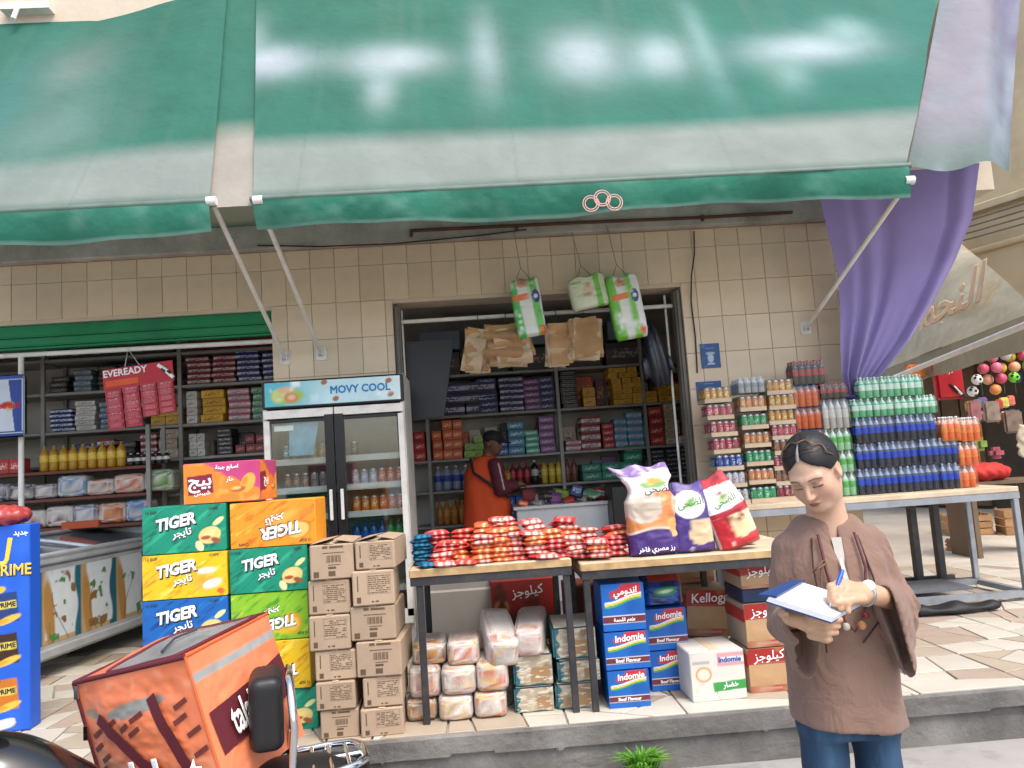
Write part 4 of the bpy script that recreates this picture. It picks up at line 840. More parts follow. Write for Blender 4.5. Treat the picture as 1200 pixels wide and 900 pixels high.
noodle(.567, .789, .376, .614, -2.3, 'blue noodle carton with Arabic lettering, topmost of the front stack', 0, ar('اندومي'), ar('طعم اللحمة')); noodle(.563, .792, .187, .374, -2.3, 'blue noodle carton in the middle of the front stack', .02); noodle(.569, .78, 0, .185, -2.3, 'blue noodle carton at the bottom of the front stack', -.01)
noodle(.828, 1.048, .212, .43, -2.08, 'blue noodle carton, upper one of the pair beside the white carton', .02); noodle(.835, 1.045, 0, .21, -2.08, 'blue noodle carton, lower one of the pair beside the white carton')
tag(box('noodle_carton', (.2, .2, .17), NB, (.74, -1.88, 0), .1, bevel=.005), 'blue noodle carton on the floor showing behind the front stack', 'carton', 'blue noodle cartons')
def nbag_fn(x, z): k = Ink(x, z, '#1450a0'); k.noise(20, .5, .7, '#0f2f6a', 4); k.rect(-.07, .045, .1, .085, '#a8322a').ell(.015, -.005, .075, .028, '#2f9a5a', .1, .3).ell(.015, -.005, .05, .012, '#d9e6d0', .1, .5); k.put((x-.095)/.01, '#b5602a'); return k.c
def sack_mesh(w, d, h, colfn, seed, prof=None, e=.55, wr=.02, m=None, n=84, rows=96):
    """standing filled bag: superellipse sections, crimped top; colfn(x, z) inks front and back alike"""
    V = []; r = []
    th = np.linspace(-np.pi, np.pi, n, endpoint=False)
    for i in range(rows+1):
        t = i/rows; hw, hd, ox = prof(t) if prof else (1, min(1, (t+.01)/.1)**.5*(1 if t < .55 else max(.03, 1-((t-.55)/.45)**1.3)), 0)
        x = np.sign(np.sin(th))*abs(np.sin(th))**e*w/2*hw; y = -np.sign(np.cos(th))*abs(np.cos(th))**e*d/2*hd
        k = 1+wr*2*(vnoise(th*3+seed*5, np.full(n, t*8+seed))-.5); z = h*t+.01*np.sin(x*40+seed)*(t > .85)
        V.append(np.stack([x*k+ox, y*(1+wr*8*(vnoise(x*25+seed, np.full(n, t*11+seed))-.5)), z+0*x], 1))
    V = np.concatenate(V); F = []
    for i in range(rows):
        for j in range(n): F.append((i*n+j, i*n+(j+1) % n, (i+1)*n+(j+1) % n, (i+1)*n+j))
    return npmesh('sack', V, np.array(F), m or GLOSS, True, colfn(V[:, 0], V[:, 2]-h/2))
tag(link('noodle_bag', sack_mesh(.23, .18, .175, nbag_fn, 5), None, (.94, -1.97, .43)), 'blue plastic bag of noodles with green oval on top of the noodle cartons', 'bag')
# white and red-banded cartons
WB = mat('white carton', '#d9d3c6', .6, var=.07, dirt=.3, dirtcol='#9c9080', ds=7)
wb = box('white_carton', (.283, .3, .243), WB, (1.127, -2.15, 0), .03, bevel=.006); tag(wb, 'white carton with green ribbon and orange roundel standing by the table leg', 'carton')
def wb_fn(x, z): k = Ink(x, z, '#dcd7cb'); k.rect(.0, .045, .14, .11, '#d9a0a0').rect(.02, .06, .14, .09, '#e8dede').ell(-.075, .01, .045, .04, '#d9944a', 0, .15).ell(-.075, .01, .036, .032, '#e9dcc8', 0, .2).rect(-.03, -.075, .14, -.03, '#3a9a4a', .05).put((.0015-abs(x+.005+.01*np.sin(z*60)))/.001*(z < -.06), '#5a5248'); k.rect(-.13, .06, -.04, .075, '#b8b0a4').noise(12, .62, .8, '#b5ab9a', 3); return k.c
link('front_print', art('wb', .278, .238, wb_fn, PRINT, .004), wb, (0, -.1515, .121)); letter('Indomie', .036, mat('blue ink', '#1d4fa0', .5), wb, (.065, -.153, .196), (0, 0, 0), .03); letter(ar('خضار'), .036, WHITE, wb, (.06, -.153, .073), (0, -.05, 0), .03)
MB().box((0, 0, 0), (.05, .29, .002)).obj('tape', CARTTOP, wb, (0, 0, .244))
KR = mat('cereal carton red', '#a5302c', .55, var=.1)
def kel_fn(x, z): k = Ink(x, z, '#c59e74'); k.put((z-.03)/.003, '#a8281f'); k.put((-z-.075)/.003, '#a83a34'); k.noise(10, .55, .8, '#b08a60', 5); k.rect(-.06, -.098, .06, -.086, '#c9887c').rect(-.09, .035, .09, .039, '#c98074'); return k.c
def kel(x0, x1, z0, z1, y, label, txt=ar('كيلوجز'), rz=0.0, ry=0.0, d=.3):
    w, h = x1-x0, z1-z0; b = box('cereal_carton', (w, d, h-.003), CARD, ((x0+x1)/2, y+d/2, z0), rot=(0, ry, rz), bevel=.006); tag(b, label, 'carton', 'cereal cartons with a red band')
    link('front_print', art('kel', .225, .222, kel_fn, PRINT, .0045), b, (0, -d/2-.0013, h/2), (0, 0, 0), (w*.985/.225, 1, h*.98/.222)); letter(txt, .062*w/.22, WHITE, b, (0, -d/2-.0027, h*.5+.07*h/.22), (0, -.06, 0), .012, .1)
    MB().box((0, 0, 0), (.004, d*.98, h*.28)).obj('side_band', KR, b, (-w/2-.001, 0, h*.72))
    return b
kel(1.31, 1.53, 0, .222, -2.24, 'red banded cereal carton, lowest of the stack beside the woman'); kel(1.313, 1.535, .224, .448, -2.235, 'red banded cereal carton, second from the floor beside the woman', rz=.02)
tag(box('navy_carton', (.22, .3, .07), mat('navy carton', '#22304e', .5, var=.2), (1.43, -2.07, .449), 0, bevel=.005), 'flat navy carton between the cereal cartons beside the woman', 'carton'); kel(1.32, 1.54, .52, .63, -2.22, 'flattened red cereal carton on top of the navy carton')
kel(1.115, 1.376, .2, .46, -1.8, 'red banded cereal carton tipped behind the white carton', 'Kellogg', 0, .08); tag(box('brown_carton', (.3, .28, .195), CARD, (1.22, -1.62, 0), 0, bevel=.005), 'plain brown carton on the floor behind the white carton', 'carton'); kel(1.08, 1.36, .47, .66, -1.6, 'dark cereal carton deep under the rice table, topmost', '', .02)
for s_ in (0, 1): tag(box('brown_carton', (.28, .25, .22), CARD, (1.25, -1.46, .23*s_ if not s_ else .24), 0, bevel=.005), ('lower', 'upper')[s_]+' brown carton at the very back under the rice table', 'carton')

# ------------------------------------------------------------------ rice bags standing on the table
def r1_fn(x, z):
    k = Ink(x, z, '#d98a4e'); k.noise(12, .5, .7, '#e2a468', 2); k.ell(-.055, .02, .1, .085, '#d9cdbd', 0, .06).ell(-.055, .02, .09, .075, '#c9b8a2', 0, .5); k.ell(.14, .02, .05, .075, '#cdb79a', 0, .1); k.put((-z-.1+.02*np.cos(x*14))/.004, '#e8dcca'); k.put((-z-.112+.018*np.cos(x*14))/.004, '#4a2f78'); k.rect(.07, -.14, .11, -.05, '#e0b070', .3)
    k.put((z-.085-.02*np.sin(x*9))/.008, '#eeece6'); k.ell(.02, .15, .06, .028, '#e2a03c', 0, .4).ell(.045, .13, .05, .018, '#7fae5a', .2, .4).ell(-.03, .13, .04, .018, '#86b06a', -.3, .4); k.put((z-.19-.02*np.sin(x*18))/.01, '#7a5a9a'); k.put((vnoise(x*60, z*60)-.6)/.1*(z > .19), '#a58fbe'); return k.c
def r1_prof(t):
    if t < .6: return (1, min(1, (t+.01)/.06)**.5, 0)
    if t < .86: q = (t-.6)/.26; return (1-.22*math.sin(q*math.pi), 1-.5*q, -.01*q)
    q = (t-.86)/.14; return (.95+.22*q, .5-.46*q, -.01-.05*q)
PURPLE = '#47307a'
r1 = link('rice_bag', sack_mesh(.275, .15, .47, r1_fn, 2, r1_prof, .6, .03), None, (.89, -2.19, .728), (0, -.02, .05)); tag(r1, 'big purple and orange rice bag with crumpled open top', 'bag'); letter(ar('الضحى'), .055, mat('dark ink', '#33302c', .6), r1, (.03, -.079, .345), (0, 0, 0), .015); letter(ar('رز مصري فاخر'), .034, WHITE, r1, (-.01, -.079, .04), (0, 0, 0), .02)
def r2_fn(x, z): k = Ink(x, z, PURPLE); k.noise(20, .5, .75, '#5a4390', 3); k.ell(-.005, .07, .085, .075, '#efede6', 0, .06).ell(.0, .075, .05, .03, '#8fb56a', .2, .6).ell(.01, .09, .03, .016, '#4f8a3a', .6, .4); k.rect(-.012, -.13, .1, -.01, '#e2cba8', 0, .01).ell(.03, -.085, .06, .06, '#e0c59c', 0, .1); k.put((-x-.097)/.003, '#c9c2d2'); k.ell(-.02, -.16, .016, .014, '#b8aecb'); return k.c
pr = lambda t: (1 if t < .75 else 1-.12*(t-.75)/.25, min(1, (t+.01)/.08)**.5*(1 if t < .55 else max(.03, 1-((t-.55)/.45)**1.2)), 0)
r2 = link('rice_bag', sack_mesh(.215, .13, .365, r2_fn, 4, pr, .6, .02), None, (1.095, -2.2, .728), (0, -.05, -.05)); tag(r2, 'purple rice bag with white oval standing between the other two', 'bag')
letter(ar('الضحى'), .05, mat('green ink', '#3f7a34', .6), r2, (0, -.067, .26), (0, -.1, 0), .015)
def r3_fn(x, z): k = Ink(x, z, '#c0242e'); k.put((z+.0-.02*np.sin(x*20))/.006*(z < .145), '#f0eee8'); k.ell(0, .07, .06, .03, '#a9c48a', .3, .7).ell(.01, .08, .03, .012, '#6a9a4a', .3, .5); k.rect(-.01, -.135, .12, -.02, '#eadfb4', 0, .01).ell(.03, -.09, .055, .06, '#e6d8a4', 0, .1); k.put((z+.02)/.006*(z < .01), '#b52a3a'); k.put((-x-.1)/.004, '#e8c9c4'); k.ell(-.04, -.165, .014, .014, '#e9a9a4'); k.noise(25, .62, .8, '#8f1a22', 5); return k.c
r3 = link('rice_bag', sack_mesh(.225, .13, .4, r3_fn, 6, lambda t: ((1 if t < .6 else 1-.45*(t-.6)/.4), min(1, (t+.01)/.08)**.5*(1 if t < .5 else max(.03, 1-((t-.5)/.5)**1.2)), 0), .6, .02), None, (1.335, -2.215, .74), (0, -.3, -.04)); tag(r3, 'red and white rice bag leaning against the purple one', 'bag')
letter(ar('الضحى'), .045, mat('green ink', '#3f7a34', .6), r3, (0, -.069, .26), (0, -.1, 0), .015)
def r4_fn(x, z): k = Ink(x, z, '#e2dedb'); k.rect(-.02, .02, .05, .1, '#6a2438').rect(.02, -.1, .05, .1, '#5a2a48'); return k.c
tag(link('rice_bag', sack_mesh(.12, .1, .24, r4_fn, 8), None, (1.42, -2.06, .728), (0, -.25, 0)), 'small white and maroon bag behind the red rice bag', 'bag')
# ------------------------------------------------------------------ blue snack display at the picture edge
def prime_fn(x, z):
    k = Ink(x, z, '#1f5fd0'); k.noise(4, .5, .8, '#2f74e0', 3)
    k.ell(.02, .2, .04, .02, '#f0c22a', .3, .2)
    for cz, c in ((.1, '#1f3f7a'), (-.12, '#3a2416'), (-.36, '#c9741f')):
        k.rect(.0, cz-.075, .12, cz+.085, c, .08, .004).rect(.012, cz+.0, .11, cz+.04, '#e8d25a', .08, .004).ell(.07, cz-.06, .075, .02, '#f2c24a', .35, .2).ell(.03, cz-.07, .05, .013, '#e2a52a', .25, .3).ell(-.04, cz-.01, .02, .02, '#d94a3a', 0, .2).ell(-.08, cz+.04, .03, .014, '#e8eef4', 0, .3)
    return k.c
pc = box('snack_display', (.36, .12, 1.105), mat('prime blue', '#1f5fd0', .45, var=.05), (-2.705, -1.79, 0), .06, bevel=.006); tag(pc, 'tall blue snack display carton with crisp packets printed on it', 'carton')
link('front_print', art('prime', .354, 1.09, prime_fn, PRINT, .006), pc, (0, -.0613, .553))
GOLD = mat('gold ink', '#ecc24a', .5)
letter('PRIME', .085, SHADOWINK, pc, (.093, -.0627, .853), (0, 0, 0), .03, 0, .9); letter('PRIME', .085, GOLD, pc, (.09, -.064, .857), (0, 0, 0), .025, 0, .9); letter(ar('جديد'), .04, WHITE, pc, (.135, -.063, 1.06), (0, 0, 0), .03); letter('J', .16, GOLD, pc, (.07, -.063, .97), (0, .15, 0), .03)
for cz in (.673, .453, .213): letter('PRIME', .036, mat('navy ink', '#1a2238', .5), pc, (.06, -.063, cz), (0, -.08, 0), .03)
def rd(P): return ells(P, (0, 0, 0), (.15, .12, .06))+.008*np.sin(P[:, 0]*90)*np.sin(P[:, 1]*80)
V, F = surfnet(rd, (-.17, -.14, -.08), (.17, .14, .08), .01)
tag(link('net_bag', npmesh('net_bag', V, F, mat('red mesh bag', '#a8403c', .4, var=.4, vs=30, coat=.4)), None, (-2.7, -1.78, 1.155)), 'red glossy bag lying on top of the blue snack display', 'bag')

# ------------------------------------------------------------------ chest freezer with ice-cream artwork
fz = empty('chest_freezer', (-3.32, -.13, 0), R(-8), 'long chest freezer with sliding glass lid and ice cream artwork', 'freezer')
FB = mat('freezer enamel', '#b3b4b0', .45, var=.15, dirt=.4, dirtcol='#57534c', ds=4); FT = mat('freezer trim', '#c9cccc', .3, .4, var=.1, dirt=.3, dirtcol='#6b665e'); 
MB().box((0, 0, .45), (.66, 2.08, .66)).obj('body', FB, fz, bevel=.02, seg=2)
MB().box((0, 0, .80), (.72, 2.14, .05)).obj('rim', FT, fz, bevel=.012, seg=2)
MB().box((.347, 0, .175), (.03, 2.1, .06)).obj('base_rail', FT, fz, bevel=.008)
MB().add([(.34, -1.04, .825), (.34, 1.04, .825), (-.34, 1.04, .93), (-.34, -1.04, .93)], [(0, 1, 2, 3)]).obj('lid_glass', mat('dark lid glass', '#5a6163', .1, var=.1, spec=.7), fz)
l = MB()
for y in (-1.04, 0, 1.04): l.tube([(.34, y, .84), (.0, y, .9), (-.34, y, .945)], .016, 8)
l.tube([(.345, -1.04, .84), (.345, 1.04, .84)], .018, 8); l.tube([(-.34, -1.04, .945), (-.34, 1.04, .945)], .018, 8); l.obj('lid_frame', FT, fz)
MB().box((0, -1.035, .87), (.68, .02, .1)).box((0, 1.035, .87), (.68, .02, .1)).obj('end_panel', FT, fz)
for x in (-.28, .28):
    for y in (-.95, .95): MB().box((x, y, .06), (.06, .06, .12)).obj('foot', STEEL, fz)
def ice_fn(x, z):
    k = Ink(x, z, '#1f6a7a'); k.noise(3, .5, .8, '#155260', 2)
    for i, cx in enumerate((-.82, -.36, .05, .48, .86)):
        wv = .02*np.sin(z*16+i*2); k.rect(cx-.2, -.3, cx+.14, .3, '#c7a878', .0, .02); k.put((.165-abs(x-cx-wv))/.02*(z > -.22), '#dfe6e6'); k.ell(cx-.13, -.05, .06, .3, '#b98a4a', .1, .3)
        k.put((vnoise(x*12+i*5, z*12)-.68)/.04*(abs(x-cx) < .13), '#4f8a4a'); k.put((vnoise(x*9+i*3+8, z*10+4)-.7)/.04*(abs(x-cx) < .15), '#8a6a3a'); k.put((.006-abs(x-cx+.1*np.sin(z*7+i)))/.004*(z < .1), '#6f5432')
    return k.c
link('side_print', art('ice', 2.0, .5, ice_fn, PRINT, .007), fz, (.3325, 0, .48), (0, 0, math.pi/2))
tag(box('orange_carton', (.3, .12, .06), mat('orange carton', '#b8502a', .6, var=.1), (-3.47, .62, .955), .1), 'small orange carton lying on the freezer lid', 'carton')

# ------------------------------------------------------------------ hanging battery display and can-shaped banner
ev = empty('battery_display', (-2.74, .03, 2.37), label='red battery display card with four hanging strips of packs', cat='display', rot=(0, -.09, 0))
REDC = mat('red display card', '#b8202e', .4, var=.08)
MB().box((0, 0, -.2), (.56, .012, .17)).obj('header_card', REDC, ev); letter('EVEREADY', .078, WHITE, ev, (-.1, -.009, -.155), (0, 0, 0), .03, 0, .95)
MB().box((-.13, -.008, -.235), (.26, .003, .05)).obj('orange_flash', mat('orange ink', '#d9552a', .5), ev)
for k in range(3): MB().tube([(.17+.03*k, -.015, -.14-.03*k), (.24+.02*k, -.015, -.2-.03*k)], .016, 8).obj('battery_print', (WHITE, STEEL, WHITE)[k], ev)
PACK = packmat('battery strip', '#b3303c', '#a8283a', '#e2a9a8', rows=6)
for k, (x, z1, h) in enumerate(((-.205, -.29, .32), (-.065, -.275, .33), (.075, -.275, .27), (.21, -.275, .26))):
    st = MB().box((0, 0, -h/2), (.125, .02, h)).obj('pack_strip', PACK, ev, (x, -.01, z1)); 
    for r in range(5): MB().box((0, -.014, -.045-r*h/5.3), (.11, .01, .036)).obj('battery_pack', PACK, st)
ew = MB().tube([(-.1, 0, -.12), (-.06, 0, .03), (.02, 0, -.12)], .003, 5); ew.obj('hook', WHITEPAINT, ev)
def bull_fn(x, z):
    k = Ink(x, z, '#c9d0da'); k.put((x+z*.12-.045)/.003*(abs(z) < .21), '#1c3f94'); k.put((x-.125)/.002*(abs(z) < .21), '#c9d0da'); k.put((-z-.2)/.004, '#1a3a86'); k.put((z-.21)/.004, '#24489c'); k.put((.004-abs(z+.215))/.002, '#e2e6ec'); k.ell(.03, .0, .05, .05, '#e0a52a', 0, .6); k.ell(.0, .01, .06, .03, '#c8283a', .2, .5); return k.c
bn = tag(MB().box((0, 0, 0), (.3, .05, .5)).obj('can_banner', mat('banner blue', '#9aa6ba', .4), None, (-3.72, -.03, 1.98), (0, 0, 0), .04, 3), 'blue and white can shaped banner hanging at the picture edge', 'banner')
link('front_print', art('bull', .27, .48, bull_fn, PRINT, .006), bn, (0, -.0262, 0)); letter('Red Bull', .062, mat('logo red', '#c8202e', .5), bn, (.01, -.028, .0), (0, 0, 0), .03)

# ------------------------------------------------------------------ glass-door fridge
fr = empty('drinks_fridge', (-1.047, -.33, 0), 0, 'two door drinks fridge with fruit banner in front of the tiled pier', 'fridge')
BODY = mat('fridge enamel', '#b9b6ae', .45, var=.12, dirt=.55, dirtcol='#6d5540', ds=4); FBLK = mat('fridge black trim', '#1d1c1c', .35, var=.1); FWHT = mat('fridge white frame', '#d2cfc6', .4, var=.08, dirt=.35, dirtcol='#6d665c', ds=9)
W, D, H = 1.03, .56, 1.975; x0 = -W/2
b = MB()
b.box((-W/2+.015, 0, H/2), (.03, D, H)); b.box((W/2-.015, 0, H/2), (.03, D, H)); b.box((0, D/2-.015, H/2), (W-.062, .03, H-.002)); b.box((0, .0, H-.015), (W-.062, D-.002, .028)); b.box((0, 0, .1), (W-.062, D-.06, .2)); b.box((0, -.02, 1.74), (W-.064, D-.08, .03)); b.obj('cabinet', BODY, fr)
def head_fn(x, z):
    k = Ink(x, z, '#bfe0e4'); k.put((-x-.05)/.3, '#58b9c4'); k.put((x-.3)/.3, '#e4efe8'); k.ell(-.33, -.015, .14, .07, '#9ac24a', 0, .3).ell(-.39, -.01, .06, .06, '#c9cf7a', 0, .3).ell(-.3, -.03, .06, .045, '#c98a5a', 0, .25).ell(-.34, .03, .07, .03, '#d9b08a', 0, .3).ell(-.3, -.025, .035, .025, '#e2b894', 0, .5)
    for a, c in ((.02, -.055), (.41, .055), (-.06, .07), (.42, -.045)): k.ell(a, c, .028, .022, '#a5613c', .3, .3)
    k.ell(-.01, .02, .018, .006, '#3a8ab0', -.8, .3).noise(8, .6, .8, '#e8f4f2', 3); return k.c
MB().box((0, -D/2+.01, 1.87), (W, .05, .205)).obj('header', FBLK, fr, bevel=.008); link('header_print', art('head', .985, .175, head_fn, PRINT, .006), fr, (0, -D/2-.0165, 1.872)); letter('MOVY COOL', .078, mat('header blue', '#1f77b0', .5), fr, (.2, -D/2-.0185, 1.88), (0, 0, 0), .03, 0, .95)
FG = glassmat('fridge glass', '#e6efec', .05, .15)
for sx in (-1, 1):
    dr = empty('door', (sx*.255, -D/2-.004, 0)); dr.parent = fr
    f = MB(); wd = .5; 
    f.box((0, 0, 1.725), (wd, .036, .06)); f.box((0, 0, .23), (wd, .036, .1)); f.box((sx*(wd/2-.02), 0, .955), (.04, .036, 1.45)); f.obj('frame', FWHT, dr)
    g = MB().box((-sx*(wd/2-.032), -.002, .955), (.064, .04, 1.5)).box((0, -.001, 1.672), (wd-.09, .034, .02)); g.obj('gasket', FBLK, dr)
    MB().add([(-wd/2+.05, 0, .28), (wd/2-.05, 0, .28), (wd/2-.05, 0, 1.68), (-wd/2+.05, 0, 1.68)], [(0, 1, 2, 3)]).obj('glass', FG, dr)
    MB().box((-sx*(wd/2-.035), -.035, 1.05), (.022, .022, .22)).box((-sx*(wd/2-.035), -.022, 1.14), (.02, .02, .02)).box((-sx*(wd/2-.035), -.022, .96), (.02, .02, .02)).obj('handle', FWHT, dr, bevel=.004)
SHELFW = mat('fridge shelf', '#c9c9c6', .4, var=.06)
FZ = [1.375, 1.165, .965, .7, .42]
for z in FZ: MB().box((0, 0, z), (W-.09, D-.16, .022)).box((0, -D/2+.075, z+.002), (W-.088, .012, .045)).obj('shelf', SHELFW, fr)
st = MB().add([(-.1, 0, -.14), (.075, 0, -.14), (.125, 0, .12), (-.09, 0, .13)], [(0, 1, 2, 3)]).obj('sticker', mat('blue sticker', '#6fa8c4', .5, var=.25, vs=14), fr, (-.24, -D/2+.02, 1.56)); MB().add([(-.07, 0, -.02), (.07, 0, -.02), (.07, 0, .02), (-.07, 0, .02)], [(0, 1, 2, 3)]).obj('notice', WHITE, fr, (-.37, -D/2+.01, 1.625))

def canmesh(name, r, h, m):
    if name in _bc: return _bc[name]
    b = MB(); b.lathe([(.0005, 0), (r*.75, 0), (r*.97, h*.05), (r, h*.09), (r, h*.88), (r*.82, h*.965), (r*.8, h), (r*.74, h*.985), (.0005, h*.975)], 12, mis=[1, 1, 1, 0, 1, 1, 1, 1]); _bc[name] = b.mesh(name, [m, mat('can metal', '#b9bcbe', .3, .8)]); return _bc[name]
def canmat(name, c, ink): return packmat('can '+name, c, c, ink, .25, .3)
def botmesh(name, r, h, liq, lab, cap, neckhi=None):
    if name in _bc: return _bc[name]
    b = MB(); pr = [(.0005, .0), (r*.7, 0), (r, h*.05), (r*.94, h*.2), (r, h*.36), (r, h*.62), (r*.95, h*.7), (r*.55, h*.83), (r*.3, h*.88), (r*.3, h*.92), (r*.36, h*.925), (r*.36, h), (.0005, h)]
    b.lathe(pr, 12, mis=[0, 0, 0, 0, 1, 0, 3, 3, 3, 2, 2, 2]); _bc[name] = b.mesh(name, [liq, lab, cap, neckhi or liq]); return _bc[name]
_cnt = {}
def put(me, name, x, y, z, label, cat, rz=0.0, s=None):
    n = _cnt[label] = _cnt.get(label, 0)+1
    return tag(link(name, me, None, (x, y, z), (0, 0, rz), s), f'{label}, {ORD[n-1]} along', cat, label)
FX, FY = -1.047, -.33
ROWS = [(0, -.44, [('teal', '#1f7a8a', '#cfe6e6')]*3+[('gold', '#b59a5a', '#e8dcb0')]*2+[('grey', '#8f918e', '#3c3a38')]*2, 'top fridge shelf, door away from the table'), (0, .06, [('dark', '#4a4642', '#a09a90')], 'top fridge shelf at the door edge'),
        (1, -.44, [('brown', '#6a4a32', '#b98a5a')]*3+[('grey', '#8f918e', '#3c3a38')]*2+[('dark', '#4a4642', '#a09a90')], 'second fridge shelf, door away from the table'), (1, .06, [('lilac', '#a9a5b5', '#e2e0e8')]*3+[('coral', '#c85a3c', '#f0c0a4')]*3, 'second fridge shelf, door beside the table'),
        (2, .06, [('amber', '#c8742f', '#f0cfa0')]*3+[('coral', '#c85a3c', '#f0c0a4')]*3, 'third fridge shelf, door beside the table'), (2, -.44, [('navy', '#22304e', '#8fa4c4')]*4+[('grey', '#8f918e', '#3c3a38')]*2, 'third fridge shelf, door away from the table')]
for si, xo, cans, where_ in ROWS:
    for k, (n, c, ink) in enumerate(cans): put(canmesh('can_'+n, .03, .118, canmat(n, c, ink)), 'drink_can', FX+xo+.05+.066*k, FY-.12, FZ[si]+.012, f'{n} can, {where_}', 'can')
BL = mat('blue drink', '#1c3f86', .15, var=.1, spec=.6, coat=.4); GRN = mat('green drink', '#1f8a4a', .15, var=.1, spec=.6, coat=.4); CAPB = mat('blue cap', '#1f4fb0', .4); CAPG = mat('green cap', '#1f8a4a', .4); CAPO = mat('orange cap', '#e07a2a', .4); CAPR = mat('red cap', '#b01f2a', .4); CAPW = mat('white cap', '#dcdcd8', .4)
for k in range(7):
    put(botmesh('bot_blue', .032, .2, BL, mat('blue label', '#1d4fb0', .35), CAPB) if k < 4 else botmesh('bot_green', .032, .2, GRN, mat('green label', '#2aa04f', .35), CAPG), 'drink_bottle', FX+.1+.063*k, FY-.12, FZ[3]+.012, f'{"blue" if k < 4 else "green"} drink bottle on the fridge shelf just above the brown boxes', 'bottle')
    put(botmesh('bot_blue', .032, .2, BL, mat('blue label', '#1d4fb0', .35), CAPB), 'drink_bottle', FX-.41+.063*k, FY-.12, FZ[3]+.012, 'blue drink bottle low in the fridge behind the orange snack carton', 'bottle')

# ------------------------------------------------------------------ shelving inside
SH = mat('shelf steel', '#8f8c86', .5, .2, var=.12, dirt=.35, dirtcol='#57524a'); BRS = mat('brown shelf', '#6a3a2c', .55, var=.15, dirt=.3)
def shelving(xs, y, d, zs, label, m=SH, back=True):
    t = empty('shelving_unit', ((xs[0]+xs[-1])/2, y+d/2, 0), label=label, cat='shelves'); cx, cy = (xs[0]+xs[-1])/2, y+d/2; top = max(zs)+.35
    for x in xs:
        for yy in (y+.012, y+d-.02): MB().box((x-cx, yy-cy, top/2), (.034, .03, top)).obj('post', SH, t)
    for z in zs:
        for a, b_ in zip(xs[:-1], xs[1:]): MB().box(((a+b_)/2-cx, 0, z-.016), (b_-a-.036, d-.002, .028)).obj('shelf_board', m, t, bevel=.004)
    if back: MB().box((0, d/2+.012, top/2), (xs[-1]-xs[0], .012, top)).obj('back_panel', INNER, t)
    return t
shelving([-5.3, -4.016, -2.766, -1.6], 1.0, .42, [2.516, 2.2, 1.835, 1.525, 1.2, .8, .4], 'grey steel wall shelves full of packets behind the battery display')
shelving([-4.9, -2.89], .58, .36, [1.465, 1.228, .978, .6], 'brown gondola shelves with oil bottles and bags beyond the freezer', BRS, False)
shelving([-1.3, -.524, .851, 1.755, 2.7], 1.7, .42, [2.225, 1.8, 1.35, 1.03, .68, .3], 'grey steel shelves along the back of the middle bay')
shelf_name = ['goods_pack']
def stack(x, y, z, nx, nz, d, m, label, cat='pack', name=None, jit=.004, drop=0.0, gap=.003, bev=.004):
    """nx columns of nz alike packs; y is the front face"""
    w, dp, h = d; me = boxmesh(d, m, bev); name = name or shelf_name[0]
    for i in range(nx):
        n = nz if random.random() > drop else max(1, nz-1)
        for k in range(n): tag(link(name, me, None, (x+w/2+i*(w+gap)+random.uniform(-jit, jit), y+dp/2+random.uniform(0, jit*2), z+k*(h+.001)), (0, 0, random.uniform(-.05, .05))), label+(f', {ORD[i]} along' if nx > 1 else '')+(f', {ORD[k]} up' if nz > 1 else ''), cat, label)
def fluffy(key, w, d, h, c):
    if key in _bc: return _bc[key]
    _bc[key] = bundle_mesh(w, d, h, len(_bc) % 17+2, c); return _bc[key]
pm = lambda n, a, b_, c, rows=1.0: packmat('pack '+n, a, b_, c, rows=rows)
P_ = {'redwhite': pm('redwhite', '#8a2a30', '#cfcac4', '#5a2028'), 'bluewhite': pm('bluewhite', '#26367a', '#cfd2d8', '#22305f'), 'yellow': pm('yellow', '#c99a24', '#d8a92c', '#8a3a1f'), 'pinkgreen': pm('pinkgreen', '#b0687a', '#cfc0bc', '#6a8a6a'), 'green': pm('green', '#5a8a6a', '#a9c2ac', '#2f5a3f'), 'red': pm('red', '#a82a2a', '#b8352f', '#e2c0b4'), 'dark': pm('dark', '#33302f', '#4a4543', '#8a8580'), 'navy': pm('navy', '#222c5a', '#2b3a7a', '#b9bfd6'), 'navyc': pm('navyc', '#242a52', '#b5b2c4', '#2a3160'), 'cream': pm('cream', '#b8a68c', '#c9b99e', '#6a5238'), 'white': pm('white', '#c4c0b8', '#d2cfc8', '#5a5650'), 'steel': pm('steel', '#5f6f80', '#8f9eac', '#39465a'), 'purple': pm('purple', '#6a3f72', '#8a5a8c', '#cfb0cc'), 'orange': pm('orange', '#c4532a', '#d06a34', '#f0c9a0'), 'lime': pm('lime', '#7a9a3a', '#94b04c', '#3f5a1f'), 'teal': pm('teal', '#2a6a8a', '#3f86a0', '#bfe0e6'), 'mint': pm('mint', '#3f8f7a', '#6fb59c', '#d2e8de'), 'emerald': pm('emerald', '#1f7a5a', '#2a8a68', '#a9d9c4'), 'blackwhite': pm('blackwhite', '#28262a', '#3a363a', '#b9b5b0', 2), 'sky': pm('sky', '#5a8fb0', '#9cc0d2', '#c84a4a'), 'maroon': pm('maroon', '#6a1f28', '#7a2a30', '#c98a80'), 'blue': pm('blue', '#1d4a9a', '#2a62b8', '#d2def0')}
